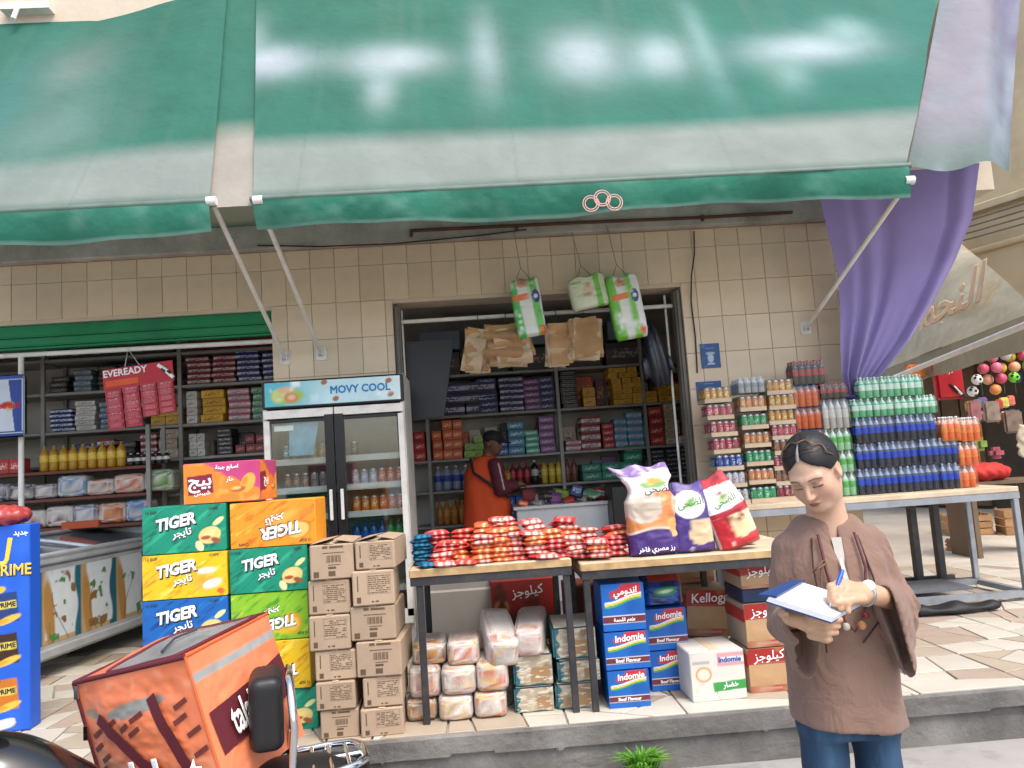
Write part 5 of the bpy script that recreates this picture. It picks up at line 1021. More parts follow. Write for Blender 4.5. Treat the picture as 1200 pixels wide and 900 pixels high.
# wall shelves in the wide bay
sy = 1.03
for k, (n, lb) in enumerate((('redwhite', 'first'), ('redwhite', 'second'), ('bluewhite', 'third'), ('bluewhite', 'fourth'))):
    stack(-2.71+.235*k, sy, 2.2, 1, 6 if k == 2 else 5, (.21, .25, .052), P_[n], f'{"red" if k < 2 else "blue"} and white bundled pack, {lb} stack of the shelf above the fridge height', jit=.012)
stack(-1.78, sy, 2.2, 1, 4, (.12, .25, .07), P_['yellow'], 'yellow box at the end of the upper wall shelf near the tiled pier')
stack(-2.72, sy, 1.835, 1, 4, (.1, .2, .075), P_['white'], 'white pack beside the post on the second wall shelf'); stack(-2.58, sy, 1.835, 1, 4, (.21, .25, .075), P_['yellow'], 'yellow box in the stack of four on the second wall shelf', jit=.01); stack(-2.33, sy, 1.835, 1, 5, (.2, .25, .06), P_['pinkgreen'], 'pink pack in the tall stack on the second wall shelf', jit=.012); stack(-2.11, sy, 1.835, 1, 5, (.15, .25, .06), P_['green'], 'pale green pack in the stack on the second wall shelf', jit=.012); stack(-1.95, sy, 1.835, 1, 4, (.3, .25, .05), P_['red'], 'flat red pack at the end of the second wall shelf', jit=.012)
stack(-2.7, sy, 1.525, 2, 3, (.07, .12, .07), P_['white'], 'small white box beside the post on the third wall shelf'); stack(-2.45, sy, 1.525, 1, 3, (.14, .2, .08), P_['blackwhite'], 'black and white box on the third wall shelf'); stack(-2.28, sy, 1.525, 3, 2, (.09, .2, .085), P_['maroon'], 'small maroon box in the row on the third wall shelf', drop=.4); stack(-1.99, sy, 1.525, 2, 3, (.13, .2, .08), P_['maroon'], 'maroon box at the fridge end of the third wall shelf', drop=.3)
stack(-2.7, sy, 1.2, 6, 2, (.16, .2, .09), P_['dark'], 'dark pack on the low wall shelf behind the pink carton'); stack(-2.7, sy, 2.516, 6, 1, (.16, .2, .1), P_['maroon'], 'dark red box on the top wall shelf right under the shutter'); stack(-3.98, sy, 2.516, 6, 1, (.19, .2, .09), P_['dark'], 'dark box on the top wall shelf under the shutter, freezer side')
for k, (n, w, nz, h, lb) in enumerate((('dark', .16, 3, .05, 'dark pack at the post of the upper wall shelf, freezer side'), ('steel', .16, 4, .05, 'grey blue pack on the upper wall shelf, freezer side'), ('dark', .18, 5, .045, 'dark pack in the tall stack on the upper wall shelf, freezer side'), ('navy', .26, 2, .12, 'navy carton on the upper wall shelf next to the battery display'), ('dark', .2, 4, .06, 'dark pack hidden behind the battery display'))): stack(-3.97+.22*k+(.04 if k > 3 else 0), sy, 2.2, 1, nz, (w, .25, h), P_[n], lb, jit=.01)
for k, (n, w, nz, h, lb) in enumerate((('bluewhite', .2, 5, .042, 'blue and white pack beside the post on the second wall shelf, freezer side'), ('white', .18, 6, .045, 'whitish pack in the second stack of the second wall shelf, freezer side'), ('steel', .18, 5, .05, 'grey blue pack in the third stack of the second wall shelf, freezer side'), ('steel', .16, 4, .06, 'steel blue sachet bundle left of the battery display strips'))): stack(-3.97+.225*k, sy, 1.835, 1, nz, (w, .25, h), P_[n], lb, jit=.012)
stack(-3.05, sy, 1.835, 2, 3, (.13, .2, .08), P_['yellow'], 'yellow box under the battery display strips', drop=.4)
for k, (n, w, nz, h, lb) in enumerate((('white', .2, 2, .06, 'pale pack above the oil bottles'), ('navy', .24, 3, .06, 'navy pack above the oil bottles'), ('redwhite', .15, 3, .07, 'red and white pack above the white jars'), ('dark', .15, 3, .06, 'dark pack above the white jars'), ('redwhite', .15, 4, .06, 'striped pack stacked by the brown cartons'))): stack(-3.95+.2*k, sy, 1.525, 1, nz, (w, .2, h), P_[n], lb, jit=.01)
stack(-2.98, sy, 1.525, 1, 3, (.17, .25, .09), P_['cream'], 'brown carton by the wall shelf post above the red packs', jit=.01)
# gondola
gy = .61
OIL = mat('oil bottle', '#b58a2a', .2, var=.2, coat=.3); OILL = mat('oil label', '#d9b94a', .4, var=.3, vs=30)
for k in range(9): put(botmesh('bot_oil', .04, .225, OIL, OILL, mat('olive cap', '#8a8a5a', .4)), 'oil bottle'.replace(' ', '_'), -3.83+.083*k, gy+.08, 1.465, 'cooking oil bottle in the row on the brown gondola', 'bottle')
for k in range(6): put(botmesh('bot_jar', .03, .11, mat('dark jar', '#2a2626', .3), mat('white jar label', '#d2cfc9', .5), CAPW), 'jar', -3.08+.062*k, gy+.07, 1.465, 'small dark jar with white label next to the oil bottles', 'jar')
stack(-2.7-.03, gy+.05, 1.465, 1, 1, (.01, .01, .01), P_['red'], 'tiny red tag on the gondola') if False else None
stack(-4.3, gy, 1.465, 3, 1, (.1, .15, .13), P_['red'], 'red pack at the gondola end behind the can banner')
def bags(x, z, specs, y, who):
    for k, (c, w, h, lb) in enumerate(specs):
        o = link('goods_bag', bundle_mesh(w, .2, h, k*3+int(abs(x)*10), c), None, (x+w/2, y+.11, z)); tag(o, lb+who, 'bag'); x += w*.97
A = lambda a: (a, a, a)
bags(-4.35, 1.228, [(A('#2a3460'), .25, .16, 'navy bag at the outer end '), (A('#27305a'), .22, .14, 'navy bag second along '), (('#3a3f6a', '#c8c4c0', '#7a3a4a'), .2, .13, 'navy and white bag '), (('#2f7fb0', '#cfd8dc', '#2f7fb0'), .26, .19, 'round blue bag '), (('#c9c2b4', '#c84a3a', '#d8d2c8'), .24, .14, 'white and red bag '), (('#b5663a', '#c8503a', '#d9b08a'), .27, .17, 'orange brown bag '), (('#4f8a3f', '#8fb56a', '#3f7a34'), .26, .19, 'green bag ')], gy, 'on the middle gondola shelf')
bags(-4.3, .978, [(('#4a3a44', '#7a3a3a', '#3a3540'), .3, .15, 'dark red bag '), (('#c4beb4', '#8a2a30', '#d2cec6'), .22, .16, 'white bag with red print '), (('#d2cec6', '#6a2a34', '#c8c2b8'), .24, .18, 'white bag with folded top '), (('#2f3f7a', '#c9c5cf', '#26345f'), .22, .18, 'navy striped bag '), (('#c9702f', '#d98a4a', '#a8501f'), .24, .18, 'orange bag '), (('#1f6fb0', '#2a86c4', '#155a94'), .22, .19, 'bright blue bag ')], gy, 'on the lower gondola shelf')
bags(-3.25, .6, [(('#2f4f9a', '#d2d6e0', '#233a74'), .22, .2, 'blue and white bag '), (('#c9c9cf', '#2f4a8a', '#b5b5bd'), .2, .19, 'whitish bag ')], gy, 'on the lowest gondola shelf by the snack cartons')
# middle bay
shelf_name[0] = 'goods_box'
my = 1.72
stack(-.44, my, 1.8, 2, 3, (.32, .3, .11), P_['navyc'], 'navy diaper pack with pale roundels on the upper back shelf', jit=.008); stack(.24, my, 1.8, 1, 6, (.25, .3, .06), P_['navyc'], 'navy and pink box in the tallest stack of the upper back shelf', jit=.01); stack(.5, my, 1.8, 1, 5, (.17, .3, .065), P_['purple'], 'purple box on the upper back shelf', jit=.008); stack(.02, my, 1.8, 1, 6, (.2, .3, .06), P_['navy'], 'navy box beside the diaper packs on the upper back shelf', jit=.008); stack(.66, my, 1.8, 1, 5, (.16, .3, .068), P_['navy'], 'dark blue box by the post on the upper back shelf', jit=.008)
stack(.89, my, 1.8, 1, 9, (.17, .3, .042), P_['blackwhite'], 'dark striped box right of the post on the upper back shelf', jit=.012); stack(1.12, my, 1.8, 1, 2, (.13, .2, .1), P_['yellow'], 'single yellow box on the upper back shelf'); stack(1.44, my, 1.8, 3, 5, (.1, .3, .055), P_['yellow'], 'yellow box in the big block on the upper back shelf', jit=.006); stack(1.4, my, 2.08, 3, 2, (.1, .3, .055), P_['yellow'], 'yellow box piled on top of the yellow block', jit=.006); stack(1.79, my, 1.8, 3, 3, (.12, .3, .06), P_['yellow'], 'yellow box beyond the post on the upper back shelf', jit=.006, drop=.4)
stack(-.78, my, 1.35, 2, 3, (.11, .25, .1), P_['red'], 'red box beside the fridge on the second back shelf'); stack(-.48, my, 1.35, 3, 4, (.1, .25, .1), P_['orange'], 'orange box in the block behind the man', drop=.4); stack(-.16, my, 1.35, 3, 3, (.1, .25, .075), P_['lime'], 'lime green box behind the man', drop=.5); stack(.17, my, 1.35, 1, 2, (.12, .25, .08), P_['blue'], 'blue box just right of the man'); stack(.3, my, 1.35, 1, 4, (.17, .25, .085), P_['teal'], 'teal blue box on the second back shelf'); stack(.48, my, 1.35, 1, 4, (.14, .25, .06), P_['mint'], 'mint green box on the second back shelf'); stack(.63, my, 1.35, 1, 5, (.16, .25, .075), P_['purple'], 'mauve box left of the post on the second back shelf', jit=.006)
stack(.9, my, 1.35, 1, 2, (.16, .2, .055), P_['pinkgreen'], 'low pale pack right of the post on the second back shelf'); stack(1.07, my, 1.35, 1, 4, (.2, .25, .085), P_['redwhite'], 'white and red box on the second back shelf'); stack(1.29, my, 1.35, 1, 4, (.12, .25, .065), P_['red'], 'red striped pack on the second back shelf'); stack(1.42, my, 1.35, 1, 4, (.13, .25, .075), P_['sky'], 'sky blue pack on the second back shelf'); stack(1.56, my, 1.35, 1, 5, (.16, .25, .072), P_['sky'], 'sky blue pack in the taller stack near the right post'); stack(1.73, my, 1.35, 1, 1, (.01, .2, .3), P_['green'], 'thin green card by the right post'); stack(1.79, my, 1.35, 1, 4, (.15, .25, .1), P_['red'], 'tall red box beyond the right post'); stack(1.96, my, 1.35, 1, 6, (.1, .2, .07), P_['cream'], 'brown pack in the narrow stack beyond the right post'); stack(2.1, my, 1.35, 2, 1, (.12, .2, .08), P_['white'], 'white pack at the end of the second back shelf')
def bots(x, z, n, nm, h, r, c, l, cp, lb, sp=None):
    for k in range(n): put(botmesh('shelf_'+nm, r, h, mat('liq '+nm, c, .3, coat=.2), mat('lab '+nm, l, .4, var=.3, vs=40), cp), 'bottle', x+(sp or 2.15*r)*k, my+.06, z, lb, 'bottle')
bots(-.45, 1.03, 5, 'bluewhite', .25, .045, '#8f98ae', '#2f4a9a', CAPW, 'white and blue bottle left of the man on the third back shelf'); bots(.2, 1.03, 2, 'olive', .22, .035, '#6a6a2a', '#a89a3a', CAPG, 'olive green bottle at the man\'s hands'); bots(.33, 1.03, 3, 'red', .23, .034, '#7a1f2a', '#b83a3a', CAPR, 'dark red bottle on the third back shelf'); bots(.56, 1.03, 1, 'black', .25, .04, '#1f1c1c', '#b5b0a8', CAPW, 'black bottle with white label on the third back shelf'); bots(.66, 1.03, 3, 'yellow', .24, .036, '#b59a2a', '#d2b84a', CAPG, 'yellow bottle left of the post on the third back shelf'); bots(.9, 1.03, 2, 'brown', .24, .034, '#6a4434', '#8a5a44', CAPR, 'brown bottle right of the post on the third back shelf')
stack(1.05, my, 1.03, 3, 2, (.2, .3, .085), P_['emerald'], 'emerald green box on the third back shelf'); stack(1.5, my, 1.2, 1, 2, (.19, .3, .085), P_['emerald'], 'emerald green box piled highest on the third back shelf'); stack(1.78, my, 1.03, 3, 3, (.15, .25, .09), P_['blackwhite'], 'black box beyond the end post on the third back shelf', drop=.3)
bots(-.45, .68, 5, 'amber', .24, .036, '#b5702a', '#c98a34', CAPO, 'amber bottle on the fourth back shelf left of the man'); stack(-.12, my, .68, 1, 1, (.14, .15, .26), P_['steel'], 'blue and white jug on the fourth back shelf', name='jug'); stack(.2, my, .68, 4, 2, (.13, .2, .12), P_['blue'], 'blue pack on the fourth back shelf right of the man', drop=.4)
for k in range(5): tag(box('storage_carton', (.42, .3, .2), mat('blue grey carton', '#6f7f8f', .7, var=.1), (-.35+.5*k, 1.9, 2.5), 0), f'blue grey carton on top of the back shelves, {where[k]} from the fridge', 'carton')
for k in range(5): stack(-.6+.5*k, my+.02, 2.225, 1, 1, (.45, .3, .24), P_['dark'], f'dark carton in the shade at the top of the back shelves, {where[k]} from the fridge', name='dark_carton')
# second rows behind, so that no shelf stands empty
MIXED = ['dark', 'maroon', 'steel', 'cream', 'navy', 'green', 'purple', 'redwhite', 'orange', 'white']
def backrow(x0_, x1_, y, z, hmax, who):
    x, i = x0_, 0
    while x < x1_-.1 and i < 12:
        w = random.uniform(.1, .2); h = random.uniform(.5, 1)*hmax; n_ = random.choice(MIXED); me = boxmesh((round(w, 2), .12, round(h, 2)), P_[n_], .006)
        tag(link('spare_pack', me, None, (x+w/2, y, z), (0, 0, random.uniform(-.12, .12))), f'back row pack, {who}, {ORD[i]} along', 'pack', 'packs in the back rows'); x += w+random.uniform(.0, .04); i += 1
for z_, who in ((2.2, 'upper wall shelf'), (1.835, 'second wall shelf'), (1.525, 'third wall shelf')):
    backrow(-2.74, -1.65, 1.36, z_, .24, who+' near the pier'); backrow(-3.98, -2.8, 1.36, z_, .24, who+' near the freezer')
for z_, h_, who in ((1.8, .36, 'upper shelf behind the man'), (1.35, .36, 'second shelf behind the man'), (1.03, .24, 'third shelf behind the man'), (.68, .28, 'fourth shelf behind the man')):
    backrow(-.5, .82, 2.05, z_, h_, who+' fridge side'); backrow(.88, 2.4, 2.05, z_, h_, who+' beyond the post')
# counter with clutter
ct = MB().box((.75, 1.0, .42), (.9, .45, .84)).box((.75, .99, .85), (.96, .5, .03)).obj('counter', mat('white counter', '#c4c6c6', .4, var=.06, dirt=.25, dirtcol='#7a766f'), bevel=.006); tag(ct, 'white shop counter under a clutter of bags behind the packets', 'counter')
CLUT = [('rust', 'orange'), ('maroon', 'maroon'), ('white', 'white'), ('dark', 'dark'), ('plum', 'purple'), ('olive', 'lime'), ('red', 'red'), ('navy', 'navy'), ('cream', 'cream'), ('green', 'green'), ('striped', 'redwhite'), ('grey', 'steel')]
for k, (n_, key) in enumerate(CLUT):
    w_ = .09+.05*((k*7) % 4)/3; tag(box('counter_pack', (round(w_, 3), .1, round(.05+.03*((k*5) % 3), 3)), P_[key], (.36+.072*k, .85+.06*(k % 3), .866+.045*(k % 2)), rot=(.25*math.sin(k*3), .3*math.sin(k*5+1), k*1.3), bevel=.008), f'{n_} pack tipped in the clutter on the counter, {ORD[k]} from the man', 'pack', 'clutter on the counter')
tag(MB().box((1.38, .7, .5), (.5, .4, 1.0)).obj('black_cabinet', mat('black cabinet', '#23211f', .4, var=.1), bevel=.01), 'black cabinet behind the rice bags', 'cabinet')
# black panel, black garment
tag(MB().add([(-.25, -.02, .32), (.24, -.02, .32), (.12, -.05, -.33), (-.25, -.05, -.36), (-.25, .03, .32), (.24, .03, .32), (.12, .03, -.33), (-.25, .03, -.36)], [(0, 3, 2, 1), (4, 5, 6, 7), (0, 1, 5, 4), (1, 2, 6, 5), (2, 3, 7, 6), (3, 0, 4, 7)]).obj('black_board', mat('black sheet', '#1c1b1c', .4, var=.15), None, (-.4, .2, 2.02)), 'black slanted panel hanging inside the bay above the fridge corner', 'panel')
def gar(P): 
    w = .06+.1*np.clip((.25-P[:, 2])/.5, 0, 1); q = P.copy(); q[:, 0] = (q[:, 0]-.12*np.clip((.2-P[:, 2]), 0, 1))/np.maximum(w, .02)*.1; return ells(q, (0, 0, 0), (.1, .07, .27))*.6+.008*np.sin(P[:, 0]*70+P[:, 2]*12)
V, F = surfnet(gar, (-.2, -.12, -.32), (.35, .12, .32), .012)
tag(link('black_bag', npmesh('black_bag', V, F, mat('black plastic', '#20232c', .35, var=.2, coat=.2)), None, (1.5, .06, 2.08)), 'black plastic bag hanging from the rail beside the diaper pack', 'bag')

# ------------------------------------------------------------------ diapers and paper bags hanging in the opening
def diap_fn(kind):
    def fn(x, z):
        if kind == 1:
            k = Ink(x, z, '#cfd9b8'); k.noise(12, .5, .8, '#dfe6cc', 2); k.rect(.05, -.2, .1, .2, '#6fbf3a'); k.ell(.0, .02, .05, .05, '#e2c8ae', 0, .3).ell(.0, .055, .022, .024, '#c9956f', 0, .2).ell(-.02, -.02, .03, .03, '#c98f66', .5, .3).ell(.03, -.02, .025, .02, '#e9e2d8', .5, .3); k.rect(-.13, .08, -.05, .1, '#8fae6a'); return k.c
        k = Ink(x, z, '#e2e4de'); k.rect(-.16, -.3, -.06, .3, '#4fc05a' if kind == 0 else '#6fc43a', .06, .01); k.rect(.01 if kind else .04, -.3, .07 if kind else .1, .3, '#5fc050' if kind == 0 else '#74c83a', .05, .01); k.ell(-.02, .2, .06, .045, '#c99a78', .1, .3).ell(-.02, .215, .035, .03, '#a87452', 0, .3)
        k.rect(-.11, .06, .03, .11, '#e8742a', .06, .004).ell(.075, .08, .035, .06, '#23307a', 0, .15).ell(.075, .08, .02, .02, '#d9dce8', .5, .3).ell(.09, -.2, .03, .05, '#dd6a30', 0, .3)
        for j in range(3): k.ell(-.08, -.06-.05*j, .018, .018, '#cfe8cf', 0, .3)
        k.noise(9, .6, .8, '#f2f3ee', kind+3); return k.c
    return fn
prD = lambda t: (1-.12*abs(2*t-1)**6, min(1, (t+.01)/.06)**.5*min(1, (1.01-t)/.06)**.5, 0)
STR = mat('string', '#8a7560', .8)
for k, (x, zb, w, h, ry, kind, lb) in enumerate(((.485, 2.265, .24, .48, -.1, 0, 'green and white diaper pack hanging nearest the fridge'), (.985, 2.47, .31, .27, -.16, 1, 'pale green baby wipes pack hanging between the two diaper packs'), (1.3, 2.2, .27, .53, -.13, 2, 'large green and white diaper pack hanging nearest the can trays'))):
    o = tag(link('diaper_pack', sack_mesh(w, .14, h, diap_fn(kind), k+3, prD, .5, .02), None, (x, -.13, zb), (.05, ry, 0)), lb, 'diaper pack')
    MB().tube([(-.07, 0, h-.02), (.0, .03, h+.1), (.07, 0, h-.02)], .004, 5).tube([(0, .03, h+.1), (.0, .1, h+.5)], .003, 5).obj('string', STR, o)
PAP = mat('kraft paper', '#a8845c', .85, var=.18, vs=8, bump=.15, bs=20, rnd=.15); PAPW = mat('pale paper', '#b8a284', .85, var=.12, vs=8, bump=.1, bs=20, rnd=.1)
def sheets(x, z, w, h, n, m, label, rz0, fold=0.0):
    e = empty('paper_bag_bundle', (x, -.02, z), label=label, cat='paper bags')
    for k in range(n):
        a = rz0+random.uniform(-.3, .3)
        def Pq(u, v, k=k): return np.stack([(u-.5)*w*(1+.05*math.sin(k*2)), -.011*k+.012*np.sin(u*5+k)+fold*.03*np.sin(v*14+k), -v*h*(1-.06*(k % 3))], 1)
        link('paper_bag', gridmesh('paper_bag', Pq, 8, 16, None, m if k % 3 else PAPW), e, (random.uniform(-.03, .03), 0, 0), (0, a*.6, 0))
    MB().tube([(0, .02, .02), (0, .0, .09), (0, .05, .13)], .004, 5).obj('hook', STEEL, e)
    return e
sheets(.05, 2.37, .17, .36, 7, PAP, 'paper bags hanging nearest the fridge below the rail', .12, .7); sheets(.28, 2.39, .3, .34, 8, PAP, 'crumpled brown paper bags hanging behind the first diaper pack', -.1, 1.0); sheets(.7, 2.38, .17, .36, 5, PAP, 'brown paper bags hanging right of the first diaper pack', .03, .4); sheets(.93, 2.4, .23, .34, 8, PAP, 'neat stack of paper bags hanging below the wipes pack', -.02, .25)

# ------------------------------------------------------------------ drinks beside the wall
GT = empty('drinks_table', (2.95, -.33, 0), label='long grey steel table with wooden top loaded with soft drinks', cat='table')
MB().box((0, 0, .815), (2.1, .62, .04)).obj('tabletop', WOOD, GT, bevel=.005)
f = MB()
for sy_ in (-.295, .295): f.box((0, sy_, .77), (2.1, .03, .048))
for sx in (-1.033, 1.033): f.box((sx, 0, .77), (.034, .555, .046))
f.obj('frame', GREYSTEEL, GT)
for sx in (-1.02, 1.02):
    for sy_ in (-.29, .29): MB().box((sx, sy_, .41), (.042, .042, .668)).obj('leg', GREYSTEEL, GT, bevel=.004)
r_ = MB()
for sy_ in (-.29, .29): r_.box((0, sy_, .052), (2.1, .06, .045))
for sx in (-1.03, 1.03): r_.box((sx, 0, .052), (.05, .5, .04))
r_.obj('base_rail', GREYSTEEL, GT); MB().box((.35, .05, .09), (.7, .42, .02)).obj('lower_plate', mat('grey plate', '#6c6f72', .5, .2, var=.15), GT)
ST = empty('dark_stand', (3.78, .22, 0), label='dark steel stand with two upright legs behind the drinks table', cat='stand')
for x in (-.14, .06): MB().box((x, 0, .4), (.06, .06, .8)).obj('leg', STEEL, ST, bevel=.004)
MB().box((.0, -.1, .03), (.6, .05, .05)).box((-.03, .1, .03), (.5, .05, .05)).obj('foot_rail', STEEL, ST); MB().box((-.04, 0, .805), (.5, .3, .02)).obj('top_plate', STEEL, ST)
heap('rubber_tube', (3.25, -.85, .035), (.34, .09, .035), mat('black rubber', '#1d1d1f', .6, var=.1), 'flat black rubber sheet lying on the paving in front of the drinks table', 'rubber', 4, h=.014)
SD = empty('side_stand', (1.79, -.3, 0), label='small dark stand under the first column of can trays', cat='stand')
MB().box((0, 0, .815), (.2, .5, .035)).obj('stand_top', STEEL, SD)
for sx in (-.08, .08):
    for sy_ in (-.22, .22): MB().box((sx, sy_, .4), (.03, .03, .795)).obj('leg', STEEL, SD)
TRAY = mat('tray card', '#bba58a', .7, var=.1, rnd=.06); FILM = glassmat('shrink film', '#f8fafa', .1, .025)
CM = {'amber': canmat('amberc', '#c98a2a', '#f0dca0'), 'pink': canmat('pinkc', '#b83a4c', '#f0c8c8'), 'blue': canmat('bluec', '#1f3f9a', '#c9d2ea'), 'white': canmat('whitec', '#cfcfd2', '#b86a74'), 'peach': canmat('peachc', '#d98a4a', '#f4d9b0'), 'green': canmat('greenc', '#1f9a58', '#bfe8cc'), 'silver': canmat('silverc', '#a9adae', '#5a5c5e'), 'brown': canmat('brownc', '#8a5a3a', '#c9a078'), 'red': canmat('redc', '#a01f2c', '#e0b0b0')}
def tray(x, y, z, c, label, rz=0.0):
    t = empty('can_tray', (x, y, z), rz, label, 'can tray', 'trays of drink cans')
    me = canmesh('traycan_'+c, .0242, .112, CM[c])
    for i in range(4):
        for j in range(4 if c != 'x' else 2): link('can', me, t, (-.0735+.049*i, -.0735+.049*j, .004), (0, 0, random.uniform(0, 6)))
    MB().box((0, 0, .003), (.204, .204, .005)).box((0, -.101, .017), (.206, .003, .034)).box((0, .101, .017), (.206, .003, .034)).box((-.1015, 0, .017), (.003, .199, .034)).box((.1015, 0, .017), (.003, .199, .034)).obj('tray', TRAY, t)
    f_ = MB().add([(-.103, -.1035, .03), (.103, -.1035, .03), (.103, -.1035, .118), (-.103, -.1035, .118), (-.103, .1035, .03), (.103, .1035, .03), (.103, .1035, .118), (-.103, .1035, .118)], [(0, 1, 2, 3), (1, 5, 6, 2), (4, 0, 3, 7), (3, 2, 6, 7)]); f_.obj('film', FILM, t)
C1 = ['white', 'white', 'blue', 'pink', 'pink', 'pink', 'amber']; C2 = ['green', 'peach', 'green', 'peach', 'green', 'peach']; C3 = ['red', 'brown', 'red', 'brown', 'pink', 'amber', 'amber', 'amber']
up = ['lowest', 'second', 'third', 'fourth', 'fifth', 'sixth', 'seventh', 'eighth']
for i, c in enumerate(C1): tray(1.9-.012*i+.02, -.37+.006*(i % 2), .833+.1305*i, c, f'tray of {c} drink cans, {up[i]} from the table in the column nearest the shop bay', .02*math.sin(i*2))
for i, c in enumerate(C2): tray(2.135-.004*i, -.37, .836+.1395*i, c, f'tray of {c} drink cans, {up[i]} from the table in the second column', .02*math.sin(i*3))
for i, c in enumerate(C3): tray(2.345+.006*math.sin(i*2.3), -.36+.008*math.sin(i*1.7), .836+.116*i, c, f'tray of {c} drink cans, {up[i]} from the table in the third column', .03*math.sin(i*5))
LIQ = {'cola': mat('cola', '#2a1510', .25, var=.1, coat=.1), 'orange': mat('orange drink', '#cf5a1c', .15, var=.08, coat=.5), 'fanta': mat('bright orange drink', '#e8752e', .15, var=.06, coat=.5), 'lime': mat('pale green drink', '#9fd2a0', .12, var=.06, coat=.5), 'clear': mat('clear drink', '#b9b4aa', .12, var=.06, coat=.5), 'pepsi': mat('dark drink', '#252b3f', .12, var=.1, coat=.5), 'upgreen': mat('green bottle', '#58b584', .12, var=.06, coat=.5), 'silver': mat('silver drink', '#a9adae', .15)}
LAB = {'cola': mat('red label', '#a8303c', .4, var=.25, vs=60), 'orange': mat('orange label', '#d2602a', .4, var=.2, vs=60), 'fanta': mat('pale orange label', '#ee8f4a', .4, var=.2, vs=60), 'lime': mat('lime label', '#6cb85c', .4, var=.25, vs=60), 'clear': mat('pale label', '#cfcac4', .4, var=.1, vs=60), 'pepsi': mat('blue band label', '#1f4abf', .3, var=.25, vs=50), 'upgreen': mat('mint label', '#d2e6d8', .4, var=.25, vs=50), 'silver': mat('grey label', '#8f9498', .4, var=.2, vs=50)}
NECKHI = {k_: mat('clear neck highlight '+k_, v_, .08, var=.05, coat=.7, spec=.7) for k_, v_ in {'cola': '#4a2420', 'orange': '#c98a6a', 'fanta': '#e6b89c', 'lime': '#c9dcc4', 'clear': '#c9c8c6', 'pepsi': '#8f9cb8', 'upgreen': '#a9d4ba', 'silver': '#c4c8ca'}.items()}  # clear shoulders and necks, coloured pale to paint in white highlights
CAPS = {'cola': CAPR, 'orange': CAPB, 'fanta': CAPW, 'lime': CAPW, 'clear': mat('grey cap', '#8f8f96', .4), 'pepsi': mat('pale blue cap', '#9fb4d8', .4), 'upgreen': mat('pale green cap', '#bfe0c8', .4), 'silver': CAPW}  # the pale blue and pale green caps hold painted highlights too
def bpack(x, y, z, c, label, n=3, h=.19, r=.026, m=3, rz=0.0, tex=True):
    t = empty('bottle_pack', (x, y, z), rz, label, 'bottle pack', 'shrink wrapped packs of soft drink bottles'); me = botmesh(f'pk_{c}_{h}_{r}', r, h, LIQ[c], LAB[c], CAPS[c], NECKHI[c])
    for i in range(n):
        for j in range(m): link('bottle', me, t, ((i-(n-1)/2)*r*2.03, (j-(m-1)/2)*r*2.03, .002), (0, 0, random.uniform(0, 6)))
    w, d = n*r*2.03/2+.002, m*r*2.03/2+.002; z1, z2 = h*.62, h*.97; wi, di = w-.012, d-.012
    lo_ = [(-w, -d, .002), (w, -d, .002), (w, d, .002), (-w, d, .002)]; mi_ = [(a, b_, z1) for a, b_, _ in lo_]; hi_ = [(-wi, -di, z2), (wi, -di, z2), (wi, di, z2), (-wi, di, z2)]
    MB().add(lo_+mi_+hi_, [(a, (a+1) % 4, 4+(a+1) % 4, 4+a) for a in range(4)]+[(4+a, 4+(a+1) % 4, 8+(a+1) % 4, 8+a) for a in range(4)]+[(8, 9, 10, 11)]).obj('film', FILM, t)
    return t
bpack(2.12, -.37, .836+.1395*6, 'silver', 'pack of silver bottles on top of the second can column', 4, .12, .026, 4)
# cola and orange columns
bpack(2.56, -.36, .836, 'lime', 'pack of pale green bottles at the bottom of the fourth column, behind the head', 4, .18); bpack(2.56, -.36, 1.016, 'clear', 'pack of clear bottles second from the bottom in the fourth column', 4, .18); bpack(2.56, -.36, 1.196, 'orange', 'pack of deep orange bottles third from the bottom in the fourth column', 4, .17)
bpack(2.555, -.36, 1.368, 'orange', 'pack of deep orange bottles, lower of the two beside the third can column', 4, .17); bpack(2.55, -.36, 1.54, 'orange', 'pack of deep orange bottles right under the cola', 4, .17); bpack(2.61, -.33, 1.715, 'cola', 'pack of cola bottles with red labels on the very top', 5, .19)
bpack(2.765, -.37, .836, 'lime', 'pack of pale green bottles at the bottom beside the woman', 4, .18); bpack(2.765, -.37, 1.017, 'lime', 'pack of pale green bottles second from the table beside the woman', 4, .165); bpack(2.76, -.37, 1.184, 'lime', 'pack of pale green bottles just above the hair of the woman', 4, .17); bpack(2.77, -.37, 1.355, 'clear', 'pack of clear bottles with grey caps beside the curtain tie', 4, .235); bpack(2.77, -.37, 1.592, 'cola', 'short pack of cola bottles beside the gathered curtain', 4, .115)
